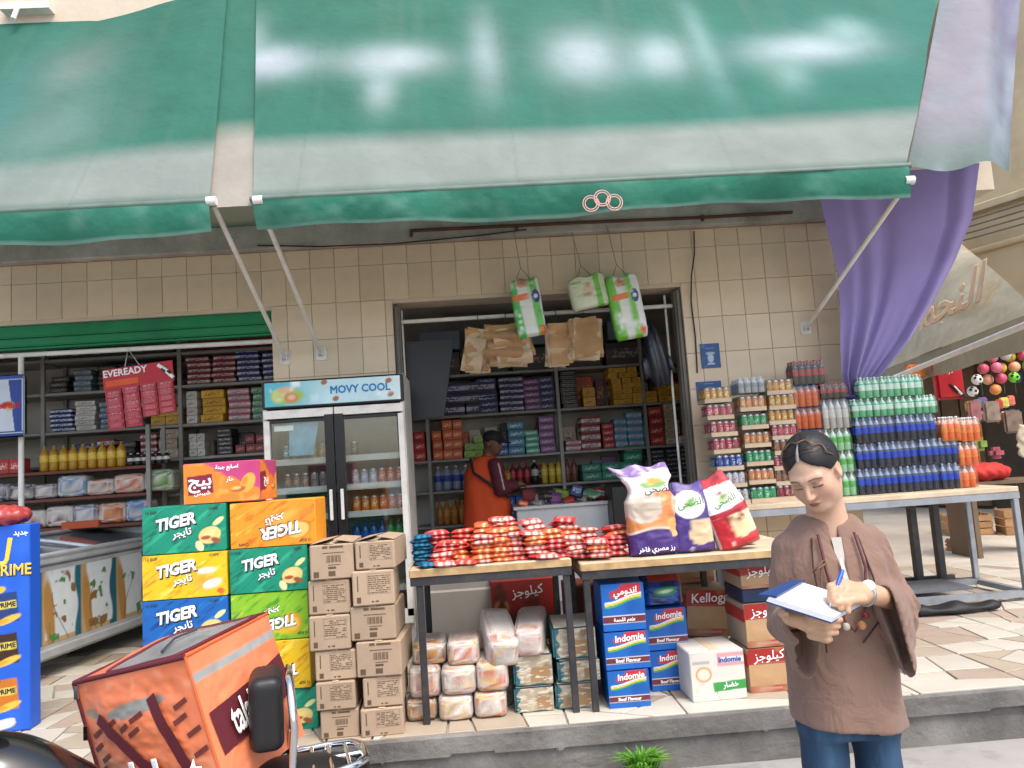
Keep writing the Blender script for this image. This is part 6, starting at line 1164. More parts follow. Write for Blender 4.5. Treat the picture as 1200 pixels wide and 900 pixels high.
# wall of blue packs, green on top, orange at the end
for r_i, (z, n_, x0_, h_) in enumerate(((.836, 5, 2.96, .195), (1.033, 5, 2.975, .195), (1.23, 4, 2.98, .195))):
    for i in range(n_): bpack(x0_+.163*i, -.38+.012*((i+r_i) % 2), z, 'pepsi', f'pack of dark cola bottles with blue labels, {where[i]} from the curtain in the {("bottom", "middle", "upper")[r_i]} row', 3, h_, .0265, 3, .03*math.sin(i*2+r_i))
for i in range(4): bpack(2.985+.168*i, -.37, 1.427, 'upgreen', f'pack of green bottles, {where[i]} from the curtain in the lower green row', 3, .145, .027, 3)
for i in range(3): bpack(3.06+.17*i, -.36, 1.574, 'upgreen', f'pack of green bottles, {where[i]} from the curtain in the top green row', 3, .165, .0275, 3)
bpack(3.735, -.38, .836, 'fanta', 'pack of bright orange bottles at the bottom end of the drinks table', 3, .165, .026, 3); bpack(3.775, -.38, 1.003, 'fanta', 'pack of bright orange bottles in the middle at the end of the drinks table', 3, .18, .026, 3); bpack(3.665, -.38, 1.2, 'fanta', 'pack of bright orange bottles on top, next to the blue packs', 3, .19, .026, 3); bpack(3.815, -.38, 1.186, 'fanta', 'pack of bright orange bottles on top at the outer end', 3, .19, .026, 3)
# blue wall plaques
PLQ = mat('plaque blue', '#1f4f8a', .4, var=.1, dirt=.2)
def pq_fn(x, z): k = Ink(x, z, '#1f4f8a'); k.ell(0, -.02, .03, .045, '#b9c9d8', 0, .3).ell(0, .02, .045, .014, '#a9bccf', 0, .3).rect(-.03, -.075, .03, -.06, '#b9c9d8').rect(-.04, .06, .04, .066, '#8fa8c4').noise(20, .62, .7, '#3f6a9c', 3); return k.c
for (x0_, x1_, z0_, z1_, lb) in ((1.882, 2.044, 1.935, 2.14, 'blue plaque with white emblem on the tiled pier'), (1.82, 2.03, 1.66, 1.825, 'lower blue plaque half hidden behind the can trays')):
    o = tag(MB().box((0, 0, 0), (x1_-x0_, .006, z1_-z0_)).obj('wall_plaque', PLQ, None, ((x0_+x1_)/2, -.0165, (z0_+z1_)/2)), lb, 'plaque'); link('front_print', art(('pq', lb[:5]), x1_-x0_-.006, z1_-z0_-.006, pq_fn, PRINT, .004), o, (0, -.0042, 0))
# ------------------------------------------------------------------ the woman writing in a notebook
SKIN = vmat('skin', .46, var=.05, spec=.4, bump=.05, bs=260)
_sb = SKIN.node_tree.nodes['Principled BSDF']; _sb.inputs['Subsurface Weight'].default_value = .18; _sb.inputs['Subsurface Radius'].default_value = (.012, .005, .003); _sb.inputs['Subsurface Scale'].default_value = 1.0
def person_part(sdf, lo, hi, h): return surfnet(sdf, lo, hi, h)
Wo = Vector((.98, -4.08, ZS))
HC = np.array([-.052, -.06, 1.423]); HM = rotm(0, 0, -44)@rotm(0, -7, 0)@rotm(31, 0, 0)
def hq(P): return (P-HC)@HM
HS = .865
def head(P):
    q = hq(P)/HS; x, y, z = q.T; qa = np.stack([abs(x), y, z], 1)
    d = smin(ells(q, (0, .018, .03), (.074, .093, .083)), ells(q, (0, -.028, -.03), (.055, .064, .09)), .035)
    d = smin(d, ells(q, (0, -.06, -.088), (.03, .028, .022)), .03); d = smin(d, ells(qa, (.034, -.052, -.03), (.026, .026, .03)), .03); d = smin(d, ells(qa, (.041, -.0, -.062), (.018, .045, .03)), .03)
    d = smin(d, cap(qa, (.008, -.086, .02), (.042, -.072, .022), .009), .018)
    d = smax(d, -ells(qa, (.031, -.1, .002), (.02, .02, .012)), .016)
    d = smin(d, ells(qa, (.031, -.0765, .0), (.0155, .012, .011)), .006)
    d = smin(d, cap(q, (0, -.088, .012), (0, -.112, -.03), .0065, .0095), .012); d = smin(d, ells(qa, (.0095, -.1, -.034), (.0075, .01, .0065)), .008)
    d = smin(d, ells(q, (0, -.088, -.0585), (.021, .011, .0052)), .007); d = smin(d, ells(q, (0, -.087, -.067), (.0175, .0115, .0058)), .007); d = smax(d, -cap(qa, (0, -.1005, -.0628), (.02, -.09, -.0636), .0016), .004)
    ear = smin(ells(qa, (.077, .012, -.008), (.008, .019, .029)), ells(qa, (.073, .008, -.03), (.007, .011, .011)), .01); ear = smax(ear, -ells(qa, (.087, .008, -.004), (.008, .011, .017)), .006)
    d = smin(d, ear, .01)*HS
    nb = HC+HM@np.array([0, .028, -.06])*HS
    d = smin(d, cap(P, nb, (.012, .015, 1.22), .047, .06), .03); d = smin(d, cap(P, (-.06, .012, 1.212), (.07, .012, 1.212), .043), .06)
    return d
V, F = surfnet(head, (-.2, -.22, 1.16), (.1, .11, 1.56), .0032)
q = (V-HC)@HM/HS; x, y, z = q.T; k = Ink(x, z, '#d8b094'); ax = abs(x)
k.put(np.exp(-((ax-.042)**2+(z+.03)**2)/.0006)*.35*(y < -.02), '#c07a62'); k.put(np.exp(-(x**2+(z+.03)**2)/.0003)*.3*(y < -.09), '#c47f66')
k.put((1-np.sqrt((x/.023)**2+((z+.0625)/.0085)**2))/.35*(y < -.06), '#a85f54'); k.put((.0016-abs(z+.0628-.001*np.cos(x*90)))/.0012*(ax < .021)*(y < -.06), '#6a352f')
bz = .0235+.09*(ax-.03)*(ax < .035)-.35*(ax-.035)*(ax >= .035); k.put((.0032-abs(z-bz))/.002*(ax > .012)*(ax < .052)*(y < -.03)*.85, '#3a2a22')
lz = -.0055-8*(ax-.031)**2*.6; k.put((.003-abs(z-lz))/.0016*(ax > .016)*(ax < .047)*(y < -.04), '#1c1412'); k.put(np.exp(-((ax-.031)**2/.0003+(z-.006)**2/.00006))*.6*(y < -.04), '#855a48'); k.put((.0012-abs(z-.0095+6*(ax-.031)**2))/.001*(ax > .017)*(ax < .045)*(y < -.04)*.5, '#8a5f4c')
k.put(np.exp(-((ax-.031)**2/.00025+(z+.017)**2/.00005))*.3*(y < -.04), '#9a6c56'); k.put((1-np.sqrt(((ax-.009)/.0045)**2+((z+.0385)/.003)**2))/.5*(y < -.08), '#6a3f34')
parts = [(V, F, k.c)]
# hands
def hand_w(P):      # the hand that writes
    d = cap(P, (.03, -.2, 1.1), (-.035, -.235, 1.115), .026, .024); d = smin(d, cap(P, (-.04, -.24, 1.118), (-.1, -.27, 1.142), .023, .021), .02); d = smin(d, cap(P, (-.05, -.262, 1.112), (-.1, -.29, 1.132), .018, .018), .02)
    tips = [((-.1, -.262, 1.15), (-.135, -.285, 1.147), (-.15, -.305, 1.118)), ((-.104, -.279, 1.144), (-.139, -.303, 1.14), (-.147, -.32, 1.112)), ((-.1, -.294, 1.132), (-.13, -.316, 1.126), (-.134, -.326, 1.102)), ((-.09, -.303, 1.12), (-.116, -.322, 1.112), (-.118, -.328, 1.094))]
    for a, b_, c in tips: d = smin(d, smin(cap(P, a, b_, .0098, .0088), cap(P, b_, c, .0088, .0072), .006), .005)
    th_ = smin(cap(P, (-.06, -.29, 1.112), (-.1, -.318, 1.118), .012, .0105), cap(P, (-.1, -.318, 1.118), (-.143, -.327, 1.116), .0105, .0078), .006); return smin(d, th_, .008)
def hand_s(P):      # the hand under the book
    d = cap(P, (-.19, -.12, 1.05), (-.225, -.2, 1.068), .027, .025); d = smin(d, cap(P, (-.23, -.21, 1.07), (-.25, -.28, 1.078), .026, .023), .02); d = smin(d, cap(P, (-.205, -.215, 1.06), (-.225, -.29, 1.062), .022, .02), .02)
    for i in range(4):
        o = .0; a = (-.235+.006*i, -.29+.004*i, 1.082-.0165*i); b_ = (-.2+.004*i-.004*(i == 3), -.325+.006*i, 1.078-.0165*i); c = (-.158-.004*i-.01*(i == 3), -.318+.006*i, 1.074-.016*i); d = smin(d, smin(cap(P, a, b_, .0105, .0098), cap(P, b_, c, .0098, .0078), .006), .005)
    th_ = smin(cap(P, (-.255, -.24, 1.08), (-.282, -.28, 1.092), .013, .011), cap(P, (-.282, -.28, 1.092), (-.29, -.32, 1.1), .0105, .008), .006); return smin(d, th_, .008)
for hf, lo, hi in ((hand_w, (-.18, -.36, 1.05), (.07, -.16, 1.19)), (hand_s, (-.31, -.37, .98), (-.12, -.08, 1.17))):
    V, F = surfnet(hf, lo, hi, .0026); V[:, 0] += .022 if hf is hand_s else 0; kk = Ink(V[:, 0], V[:, 2], '#d3a988'); kk.put((vnoise(V[:, 0]*60, V[:, 2]*60+V[:, 1]*40)-.5)*.8, '#bf8e70'); parts.append((V, F, kk.c))
def trunk(P):
    d = cap(P, (0, .01, 1.12), (0, .01, .92), .1, .09); d = smin(d, cap(P, (-.12, .012, 1.19), (.12, .012, 1.19), .036), .06)
    for s_ in (-1, 1): d = smin(d, smin(cap(P, (s_*.092, .01, .82), (s_*.091, .005, .45), .052, .042), cap(P, (s_*.091, .005, .45), (s_*.093, .025, .06), .04, .032), .02), .01); d = smin(d, cap(P, (s_*.085, .02, .05), (s_*.1, -.1, .035), .034, .03), .03)
    d = smin(d, cap(P, (-.13, .012, 1.19), (-.172, .02, 1.0), .03, .03), .03); d = smin(d, cap(P, (-.172, .02, 1.0), (-.2, -.14, 1.045), .028, .025), .02); d = smin(d, cap(P, (.135, .012, 1.19), (.205, .0, 1.03), .03, .03), .03); return smin(d, cap(P, (.205, 0, 1.03), (.02, -.205, 1.1), .028, .025), .02)
V, F = surfnet(trunk, (-.3, -.25, -.02), (.32, .16, 1.28), .012); V[:, 0] *= .88; parts.append((V, F, np.tile(np.array(lin('#c49272')), (len(V), 1))))
n0 = 0; VV, FF, CC = [], [], []
for V, F, c in parts: VV.append(V); FF.append(F+n0); CC.append(c); n0 += len(V)
wom = link('person', npmesh('person', np.concatenate(VV), np.concatenate(FF), SKIN, True, np.concatenate(CC)), None, Wo); tag(wom, 'woman in a brown tunic and jeans writing in an open notebook in the street', 'person')
# hair, drawn back from a centre parting into a low knot
HAIR = mat('black hair', '#110d0c', .42, var=.35, vs=90, spec=.4)
def hair(P):
    q = hq(P)/HS; x, y, z = q.T; ax = abs(x)
    d = ells(q, (0, .022, .031), (.084, .104, .092)); d = d-.0035*np.clip((y+.03)*10, 0, 1)
    hl = np.where(y < -.045, .088-.85*ax, .088-.85*ax-(y+.045)*.9); hl = np.maximum(hl, np.where(y < .035, .012, .012-(y-.035)*1.6)); hl = np.maximum(hl, -.07)
    d = smax(d, (hl-z)*.8, .006); d = d+.004*np.exp(-(x/.004)**2)*(y < .03)*(z > .04)
    d = d+.0005*np.sin(np.arctan2(z-.02, x)*70+y*60)
    knot = ells(q, (0, .115, -.03), (.042, .032, .04)); return smin(d, knot, .02)*HS
V, F = surfnet(hair, (-.2, -.2, 1.27), (.14, .17, 1.57), .0032); link('hair', npmesh('hair', V, F, HAIR), wom)
def hsurf(d):       # a direction in head space -> a point on the hair
    d = np.array(d, float); c_ = np.array([0, .022, .031]); r_ = np.array([.0846, .1046, .0926]); t_ = 1/np.sqrt(((d/r_)**2).sum()); return HC+HM@((c_+d*t_)*HS)
strands = MB(); hr = random.Random(11)
for s_ in (-1, 1):
    for i in range(95):
        y0 = -.085+.15*hr.random(); a = np.array([s_*.004, y0, .09-.25*abs(y0+.02)]); m_ = np.array([s_*(.085+.01*hr.random()), y0*.55+.02+.03*hr.random(), .03-.05*hr.random()-.02*(y0 < -.03)]); e_ = np.array([s_*.02*hr.random(), .1, -.035+.05*hr.random()])
        if y0 < -.05: m_[2] = .02+.02*hr.random(); m_[1] = -.025+.03*hr.random()
        pts_ = []
        for t_ in np.linspace(0, 1, 11): d_ = a*(1-t_)**2+2*m_*t_*(1-t_)*1.15+e_*t_*t_; pts_.append(tuple(hsurf(d_)))
        strands.tube(pts_, [.0004]+[.0012+.0006*hr.random()]*9+[.0005], 4)
strands.obj('hair_strands', mat('hair strand', '#241c19', .35, var=.6, vs=60, spec=.6), wom)
def hb(t, off):     # head-space arc from ear to ear
    a = math.pi*t; return HC+HM@(np.array([.0868*math.cos(a), -.002+.008*math.sin(a*11)-.012*math.sin(a), .03+.0955*math.sin(a)])*HS)
MB().tube([tuple(hb(t/60, 0)) for t in range(3, 58)], .0016, 6).obj('headband', mat('copper band', '#7a5a44', .4, .4), wom)
MB().tube([tuple(HC+HM@(np.array([.0, -.074+.062*t_, .0835+.032*math.sin(t_*1.5)])*HS)) for t_ in np.linspace(0, 1, 8)], [.003, .0048, .0045, .004, .0032, .0024, .0016, .0006], 7).obj('grey_streak', mat('grey streak', '#7d7673', .5, var=.3, vs=120), wom)
# tunic
def ecyl(P, zs, rx, ry, cx, cy):
    z = P[:, 2]; a = np.interp(z, zs, rx); b_ = np.interp(z, zs, ry); X = (P[:, 0]-np.interp(z, zs, cx)); Y = P[:, 1]-np.interp(z, zs, cy); p = 2.5
    r = (abs(X/a)**p+abs(Y/b_)**p)**(1/p); return (r-1)*np.minimum(a, b_)
def torso(P): return ecyl(P, [.68, .78, .95, 1.08, 1.18, 1.24, 1.297], [.184, .178, .172, .17, .162, .142, .09], [.125, .12, .118, .118, .1, .078, .062], [.0, 0, 0, 0, 0, 0, 0], [.0, 0, -.005, -.005, .005, .012, .015])
def sleeve(P, s, e, c, r0, r1, r2): return smin(cap(P, s, e, r0, r1), cap(P, e, c, r1, r2), .02)
def tunic(P):
    x, y, z = P.T
    t = torso(P)
    fold = .005*np.sin(x*34+3*np.sin(z*5)+y*20)*np.clip((1.1-z)*3, 0, 1)+.004*np.sin(z*38+x*26)*np.exp(-((z-.98)/.09)**2)
    body = smax(t+fold, z-1.297, .016); body = smax(body, (.725+.16*(-x)*.5-z), .004)
    inner = np.maximum(t+fold+.009, z-1.0); body = np.maximum(body, -inner)
    sl = P-np.array([.172, .02, .82]); body = np.maximum(body, -np.maximum(np.maximum(abs(sl[:, 1])-.012-.06*np.clip(-sl[:, 2], 0, 1), -sl[:, 0]-.05), sl[:, 2]))   # side slit
    fa = ((P-np.array([.205, .0, 1.03]))@np.array([-.62, -.75, .2])); wr = .0045*np.sin(fa*150+4*np.sin(z*40))*np.exp(-((fa-.03)/.06)**2)*(x > .06)+.0022*np.sin(z*60+x*44+y*30+2*np.sin(x*30))+.0025*np.sin(x*130-z*90+3*np.sin(y*25+z*20))*np.exp(-((z-1.03)/.08)**2)
    A = sleeve(P, (-.132, .012, 1.205), (-.172, .02, 1.0), (-.205, -.17, 1.04), .05, .05, .052); drA = ells(P, (-.188, -.12, .985), (.04, .085, .1)); A = smin(A, drA, .03)+wr*.8
    nA = np.array([-.15, -.95, .2]); nA /= np.linalg.norm(nA); cutA = (P-np.array([-.21, -.185, 1.03]))@nA; A = smax(A, cutA, .003); hA = np.minimum(cap(P, (-.187, -.07, 1.03), (-.215, -.25, 1.045), .03, .043), ells(P, (-.192, -.17, .975), (.031, .085, .085))); A = np.maximum(A, -hA)
    Eb, Wt, Bt = np.array([.2, .0, 1.035]), np.array([.045, -.2, 1.095]), np.array([.12, -.165, .895])
    fan = cap(P, (.138, .012, 1.205), Eb, .051, .05); hol = np.full(len(P), 9.)
    for f_ in (0, .25, .5, .75, 1):
        en_ = Wt*(1-f_)+Bt*f_; fan = smin(fan, cap(P, Eb-np.array([0, 0, .03*f_]), en_, .05-.006*f_, .042-.02*f_), .03); pass
    for f_ in np.linspace(0, 1, 9): en_ = Wt*(1-f_)+Bt*f_; ou_ = en_+(en_-Eb)*.35; hol = smin(hol, cap(P, Eb*.35+en_*.65, ou_, .012, .034-.017*f_), .012)
    nC = np.array([-.88, -.2, -.39]); nC /= np.linalg.norm(nC); B = smax(fan+wr, (P-Wt+np.array([.012, 0, 0]))@nC, .003); B = np.maximum(B, -hol)
    d = smin(body, smin(A, B, .01), .012)
    neck = ells(P, (.004, .0, 1.305), (.064, .066, .045)); d = smax(d, -neck, .008)
    vn = np.maximum(np.maximum(abs(x+.012)-.012*np.clip((z-1.1)*9, 0, 1), y+.02), 1.11-z); return np.maximum(d, -vn)
V, F = surfnet(tunic, (-.3, -.26, .66), (.31, .16, 1.32), .0052, 3); V[:, 0] *= .88*np.interp(V[:, 2], [.7, .95, 1.1], [.93, .96, 1.0])
TUN = mat('brown tunic cloth', '#806557', .85, var=.07, vs=6, bump=.12, bs=220, sheen=.1)
crease = TUN.node_tree; weave = [n for n in crease.nodes if n.type == 'BUMP'][0]; coords = [n for n in crease.nodes if n.type == 'TEX_COORD'][0]
wrinkle = crease.nodes.new('ShaderNodeTexNoise'); wrinkle.inputs['Scale'].default_value = 1; wrinkle.inputs['Detail'].default_value = 3; wrinkle.inputs['Distortion'].default_value = 1.2
stretch = crease.nodes.new('ShaderNodeMapping'); stretch.inputs['Scale'].default_value = (11, 11, 8); stretch.inputs['Rotation'].default_value = (.2, .35, 0); crease.links.new(coords.outputs['Object'], stretch.inputs[0]); crease.links.new(stretch.outputs[0], wrinkle.inputs['Vector'])
relief = crease.nodes.new('ShaderNodeBump'); relief.inputs['Strength'].default_value = .55; relief.inputs['Distance'].default_value = .03; crease.links.new(wrinkle.outputs[0], relief.inputs['Height']); crease.links.new(relief.outputs[0], weave.inputs['Normal'])
tn = link('tunic', npmesh('tunic', V, F, TUN), wom)
MB().add([(-.022, -.1, 1.13), (-.002, -.1, 1.13), (.002, -.075, 1.24), (-.026, -.075, 1.24)], [(0, 1, 2, 3)]).obj('inner_shirt', mat('white shirt', '#b5b0a8', .8), wom)
MB().add([(-.026, -.124, 1.12), (-.016, -.125, 1.1), (-.009, -.122, 1.12), (-.013, -.1, 1.19), (-.022, -.104, 1.185)], [(0, 1, 2, 3, 4)]).obj('white_tab', mat('white tab', '#bdb8b0', .8), wom)
# ties, cords, beads
CORD = mat('dark cord', '#3a2420', .7); TIE = mat('tunic tie', '#6d5140', .8)
MB().tube([(-.075, -.06, 1.24), (-.098, -.105, 1.17), (-.1, -.128, 1.08), (-.098, -.135, .95)], .0024, 5).obj('cord', CORD, wom); MB().tube([(.055, -.06, 1.24), (.06, -.115, 1.13), (.055, -.13, 1.02), (.0, -.14, .97)], .0028, 5).obj('cord', CORD, wom)
MB().tube([(.04, -.075, 1.25), (.04, -.118, 1.16), (.02, -.134, 1.06), (-.02, -.142, 1.0), (-.05, -.134, 1.04), (-.068, -.115, 1.16), (-.06, -.07, 1.25)], .004, 6).obj('necklace', mat('maroon beads', '#5a2a2c', .4, var=.5, vs=180), wom)
bd = [(.014, 1.04, '#8a2f34', .009), (-.052, 1.04, '#7a2a34', .009), (-.0, 1.015, '#c9875a', .012), (-.042, 1.015, '#d8cdbf', .01), (.02, 1.07, '#6a2a3a', .007), (-.06, 1.07, '#6a2a3a', .007), (.03, 1.1, '#5a2434', .006)]
for i, (bx_, bz_, c, r_) in enumerate(bd): MB().lathe([(max(.0004, r_*math.sin(math.pi*a/6)), -r_*math.cos(math.pi*a/6)) for a in range(7)], 10).obj('bead', mat('bead '+c, c, .3, var=.1), wom, (bx_, -.143, bz_))
None
for s_ in (-1, 1): MB().tube([(-.075, -.118, 1.185), (-.09+s_*.02, -.127, 1.17+.01*s_), (-.105, -.124, 1.16), (-.078, -.121, 1.182)], .003, 6).obj('tie_bow', TIE, wom)
MB().tube([(-.08, -.12, 1.18), (-.09, -.128, 1.13), (-.1, -.134, 1.08)], .003, 6).obj('tie_string', TIE, wom)
wc = Vector((-.022, -.226, 1.112)); wd = Vector((-.86, -.42, .2)).normalized(); wa = wd.orthogonal().normalized(); wb_ = wd.cross(wa)
MB().tube([tuple(wc+(wa*math.cos(t*.4488)+wb_*math.sin(t*.4488))*.0285) for t in range(14)], .0055, 8, closed=True).obj('watch_band', mat('steel watch', '#a9a6a0', .25, .8), wom)
MB().tube([tuple(wc-wd*.002+(Vector((0, -.7, .7)))*.03), tuple(wc+(Vector((0, -.7, .7)))*.037)], .015, 14).obj('watch_face', mat('watch face', '#d9d9d6', .2), wom)
# jeans, shoes
def jeans(P):
    d = ecyl(P, [.7, .8, .9, .98], [.14, .145, .14, .13], [.11, .115, .105, .1], [0]*4, [.01]*4); d = smax(d, P[:, 2]-.97, .01); d = smax(d, .7-P[:, 2], .01)
    for s_ in (-1, 1): d = smin(d, smin(cap(P, (s_*.08, .01, .78), (s_*.086, .005, .45), .074, .062), cap(P, (s_*.084, .005, .45), (s_*.09, .025, .09), .064, .052), .03), .025)
    d = smax(d, .06-P[:, 2], .005); x, y, z = P.T; return d+.003*np.sin(z*60+x*30)*np.exp(-((z-.45)/.1)**2)+.002*np.sin(z*45-x*60)
V, F = surfnet(jeans, (-.22, -.16, .04), (.22, .16, 1.0), .008, 3); V[:, 0] *= .9
x, y, z = V.T; kk = Ink(x, z, '#263f59'); kk.put(np.exp(-((abs(x)-.085)/.035)**2)*.75*np.clip((z-.2)*3, 0, 1)*(y < 0), '#3c5d7a'); kk.put((vnoise(x*90, z*14)-.5)*.9, '#5f86a6'); kk.put((.004-abs(abs(x)-.165+.1*(.8-z)*0))/.003*.4, '#1a2f48')
link('jeans', npmesh('jeans', V, F, vmat('denim', .85, bump=.15, bs=260), True, kk.c), wom)
for s_ in (-1, 1):
    def shoe(P): return smax(smin(ells(P, (s_*.095, -.07, .035), (.045, .12, .04)), ells(P, (s_*.09, .02, .045), (.04, .05, .05)), .03), .002-P[:, 2], .004)
    V, F = surfnet(shoe, (s_*.095-.07, -.21, -.01), (s_*.095+.07, .1, .12), .008); link('shoe', npmesh('shoe', V, F, mat('dark shoe', '#2a2624', .5)), wom)
# notebook and pen
c1, c2, c3, c4 = Vector((-.185, -.19, 1.14)), Vector((-.024, -.2, 1.078)), Vector((-.178, -.365, 1.08)), Vector((-.325, -.355, 1.138))
up_ = (c4-c3).cross(c2-c3).normalized(); up_ = up_ if up_.z > 0 else -up_
nbk = empty('notebook', Wo, label='open white notebook with blue cover held by the woman', cat='notebook')
PAGE = mat('notebook paper', '#dfe1e4', .8, var=.03)
def slab4(a, b_, c, d, t0, t1): return MB().add([p+up_*t for t in (t0, t1) for p in (a, b_, c, d)], [(0, 3, 2, 1), (4, 5, 6, 7), (0, 1, 5, 4), (1, 2, 6, 5), (2, 3, 7, 6), (3, 0, 4, 7)])
for i in range(4): slab4(c4-(c4-c3)*.004*i, c3+(c2-c3)*.002*i, c2-(c2-c1)*.006*i, c1, .0032*i, .0032*i+.0028).obj('page', PAGE, nbk)
slab4(c4, c3, c2, c1, -.004, -.0006).obj('back_cover', mat('blue cover', '#1f3f74', .4), nbk)
l1, l2 = c4+Vector((-.02, .0, .012)), c1+Vector((-.012, 0, .008)); slab4(l1, c4+(c3-c4)*.12+up_*.014, c1+(c2-c1)*.1+up_*.014, l2, .002, .007).obj('cover_flap', mat('blue cover', '#1f3f74', .4), nbk)
ln = MB()
for r in range(6): 
    a = c4.lerp(c1, .15+.12*r)+up_*.0128; b_ = c3.lerp(c2, .15+.12*r)+up_*.0128; e_ = (c1-c4)*.006; p0_ = a.lerp(b_, .3); p1_ = a.lerp(b_, .75-.08*(r % 3)); ln.add([p0_, p1_, p1_+e_, p0_+e_], [(0, 1, 2, 3)])
ln.obj('handwriting', mat('pen ink', '#6f7690', .8), nbk)
pt0, pt1 = Vector((-.157, -.318, 1.106)), Vector((-.094, -.27, 1.182)); pen = empty('pen', Wo, label='blue pen in the hand of the woman', cat='pen'); pd = (pt1-pt0)
MB().tube([pt0, pt0+pd*.08, pt0+pd*.6], [.0008, .0036, .0042], 8).obj('barrel', mat('pen white', '#c9ccd2', .3), pen); MB().tube([pt0+pd*.55, pt0+pd*.8, pt1], [.0052, .0055, .005], 8).obj('cap', mat('pen blue', '#1f55c0', .3), pen)

# ------------------------------------------------------------------ the shopkeeper inside, seen from behind
Mo = Vector((.04, 1.02, 0)); mh = np.array([.09, -.01, 1.46]); mM = rotm(0, 0, 62)@rotm(16, 0, 0)
def mhead(P):
    q = (P-mh)@mM; qa = np.stack([abs(q[:, 0]), q[:, 1], q[:, 2]], 1)
    d = smin(ells(q, (0, .015, .025), (.076, .095, .085)), ells(q, (0, -.03, -.03), (.058, .062, .085)), .03); d = smin(d, cap(q, (0, -.085, .005), (0, -.108, -.028), .008, .011), .012); d = smin(d, ells(qa, (.078, .015, -.01), (.009, .02, .028)), .01); d = smin(d, ells(q, (0, -.085, -.06), (.02, .012, .01)), .01); d = smax(d, -ells(qa, (.03, -.1, .0), (.016, .02, .01)), .012)
    d = smin(d, cap(P, mh+mM@np.array([0, .03, -.06]), (.02, .0, 1.27), .052, .058), .03); d = smin(d, cap(P, (-.08, 0, 1.22), (.1, 0, 1.22), .09), .05); d = smin(d, cap(P, (0, 0, 1.2), (0, 0, .8), .12, .12), .06)
    for s_ in (-1, 1): d = smin(d, cap(P, (s_*.08, 0, .85), (s_*.09, 0, .05), .08, .045), .05)
    for a, b_ in (((.26, -.12, 1.06), (.31, -.17, 1.07)), ((.29, .1, 1.05), (.33, .02, 1.06))):
        d = smin(d, cap(P, a, b_, .03, .026), .02)
        for i in range(4): d = smin(d, cap(P, (b_[0]-.01, b_[1]+.02*(1 if b_[1] < 0 else -1)*0-.016+.011*i, b_[2]+.012-.007*i), (b_[0]+.05, b_[1]-.012+.009*i, b_[2]-.012-.005*i), .009, .007), .006)
        d = smin(d, cap(P, b_, (b_[0]+.025, b_[1]+.03, b_[2]+.02), .01, .008), .008)
    return d
V, F = surfnet(mhead, (-.3, -.3, .0), (.42, .25, 1.6), .0085)
q = (V-mh)@mM; kk = Ink(q[:, 0], q[:, 2], '#6f4a37'); kk.put((q[:, 2]-.005)/.01*(q[:, 1] > .0)*(V[:, 2] > 1.38), '#191514'); kk.put((.005-abs(q[:, 2]-.02))/.003*(q[:, 1] < -.05)*(abs(q[:, 0]) > .012), '#1c1513'); kk.put((.006-abs(q[:, 2]+.058))/.004*(q[:, 1] < -.06)*(abs(q[:, 0]) < .02), '#5a2f2a')
man = link('person', npmesh('person', V, F, SKIN, True, kk.c), None, Mo); tag(man, 'man in a dark cap and orange coat with maroon sleeves inside the shop', 'person')
def mcap(P):
    q = (P-mh)@mM; d = smax(ells(q, (0, .012, .04), (.087, .106, .085)), .035-q[:, 2]-.12*(q[:, 1] > .03)*np.clip(q[:, 1]-.03, 0, 1), .006); br = smax(ells(q, (0, -.1, .042), (.075, .075, .012)), q[:, 1]+.02, .01); return smin(d, br, .01)
V, F = surfnet(mcap, (-.1, -.2, 1.36), (.32, .18, 1.62), .006); link('cap', npmesh('cap', V, F, mat('dark cap', '#1b1a20', .8, var=.1)), man)
def coat(P):
    x, y, z = P.T; d = ecyl(P, [.42, .7, 1.0, 1.2, 1.3, 1.36], [.25, .235, .215, .2, .14, .07], [.2, .185, .165, .15, .11, .07], [0]*6, [0]*6)+.007*np.sin(x*45+z*4)*np.clip(1.25-z, 0, 1); d = smax(smax(d, z-1.345, .02), .42-z, .01)
    for s, e, c in (((.1, -.12, 1.25), (.13, -.19, 1.03), (.26, -.13, 1.06)), ((.1, .1, 1.25), (.14, .17, 1.02), (.28, .1, 1.05))): d = smin(d, sleeve(P, s, e, c, .075, .062, .052)+.004*np.sin(z*60+x*40), .025)
    return d
V, F = surfnet(coat, (-.32, -.3, .4), (.36, .28, 1.4), .009)
x, y, z = V.T; kk = Ink(x, z, '#cf4a1c'); slv = np.minimum(sleeve(V, (.1, -.12, 1.25), (.13, -.19, 1.03), (.26, -.13, 1.06), .075, .062, .052), sleeve(V, (.1, .1, 1.25), (.14, .17, 1.02), (.28, .1, 1.05), .075, .062, .052)); bd_ = ecyl(V, [.42, .7, 1.0, 1.2, 1.3, 1.36], [.25, .235, .215, .2, .14, .07], [.2, .185, .165, .15, .11, .07], [0]*6, [0]*6)
kk.put((bd_-slv-.004)/.008, '#571f2c'); kk.put((.006-abs(y+.115-.3*(1.25-z)*0-.02))/.004*(x > .05)*(z > 1.05)*.0, '#d9d2c8'); kk.put((.007-abs(x-.135-.15*(1.2-z)))/.004*(y < -.05)*(z > 1.03)*(z < 1.27), '#c9bfae'); kk.put((.445-z)/.008, '#7a2a1c')
link('coat', npmesh('coat', V, F, vmat('work coat cloth', .8, bump=.1, bs=150), True, kk.c), man)
MB().tube([(-.13, -.1, 1.33), (-.11, -.185, 1.2), (.02, -.2, 1.1), (.14, -.2, 1.0), (.2, -.16, .95)], .013, 6).obj('strap', mat('black strap', '#1a1818', .6), man)

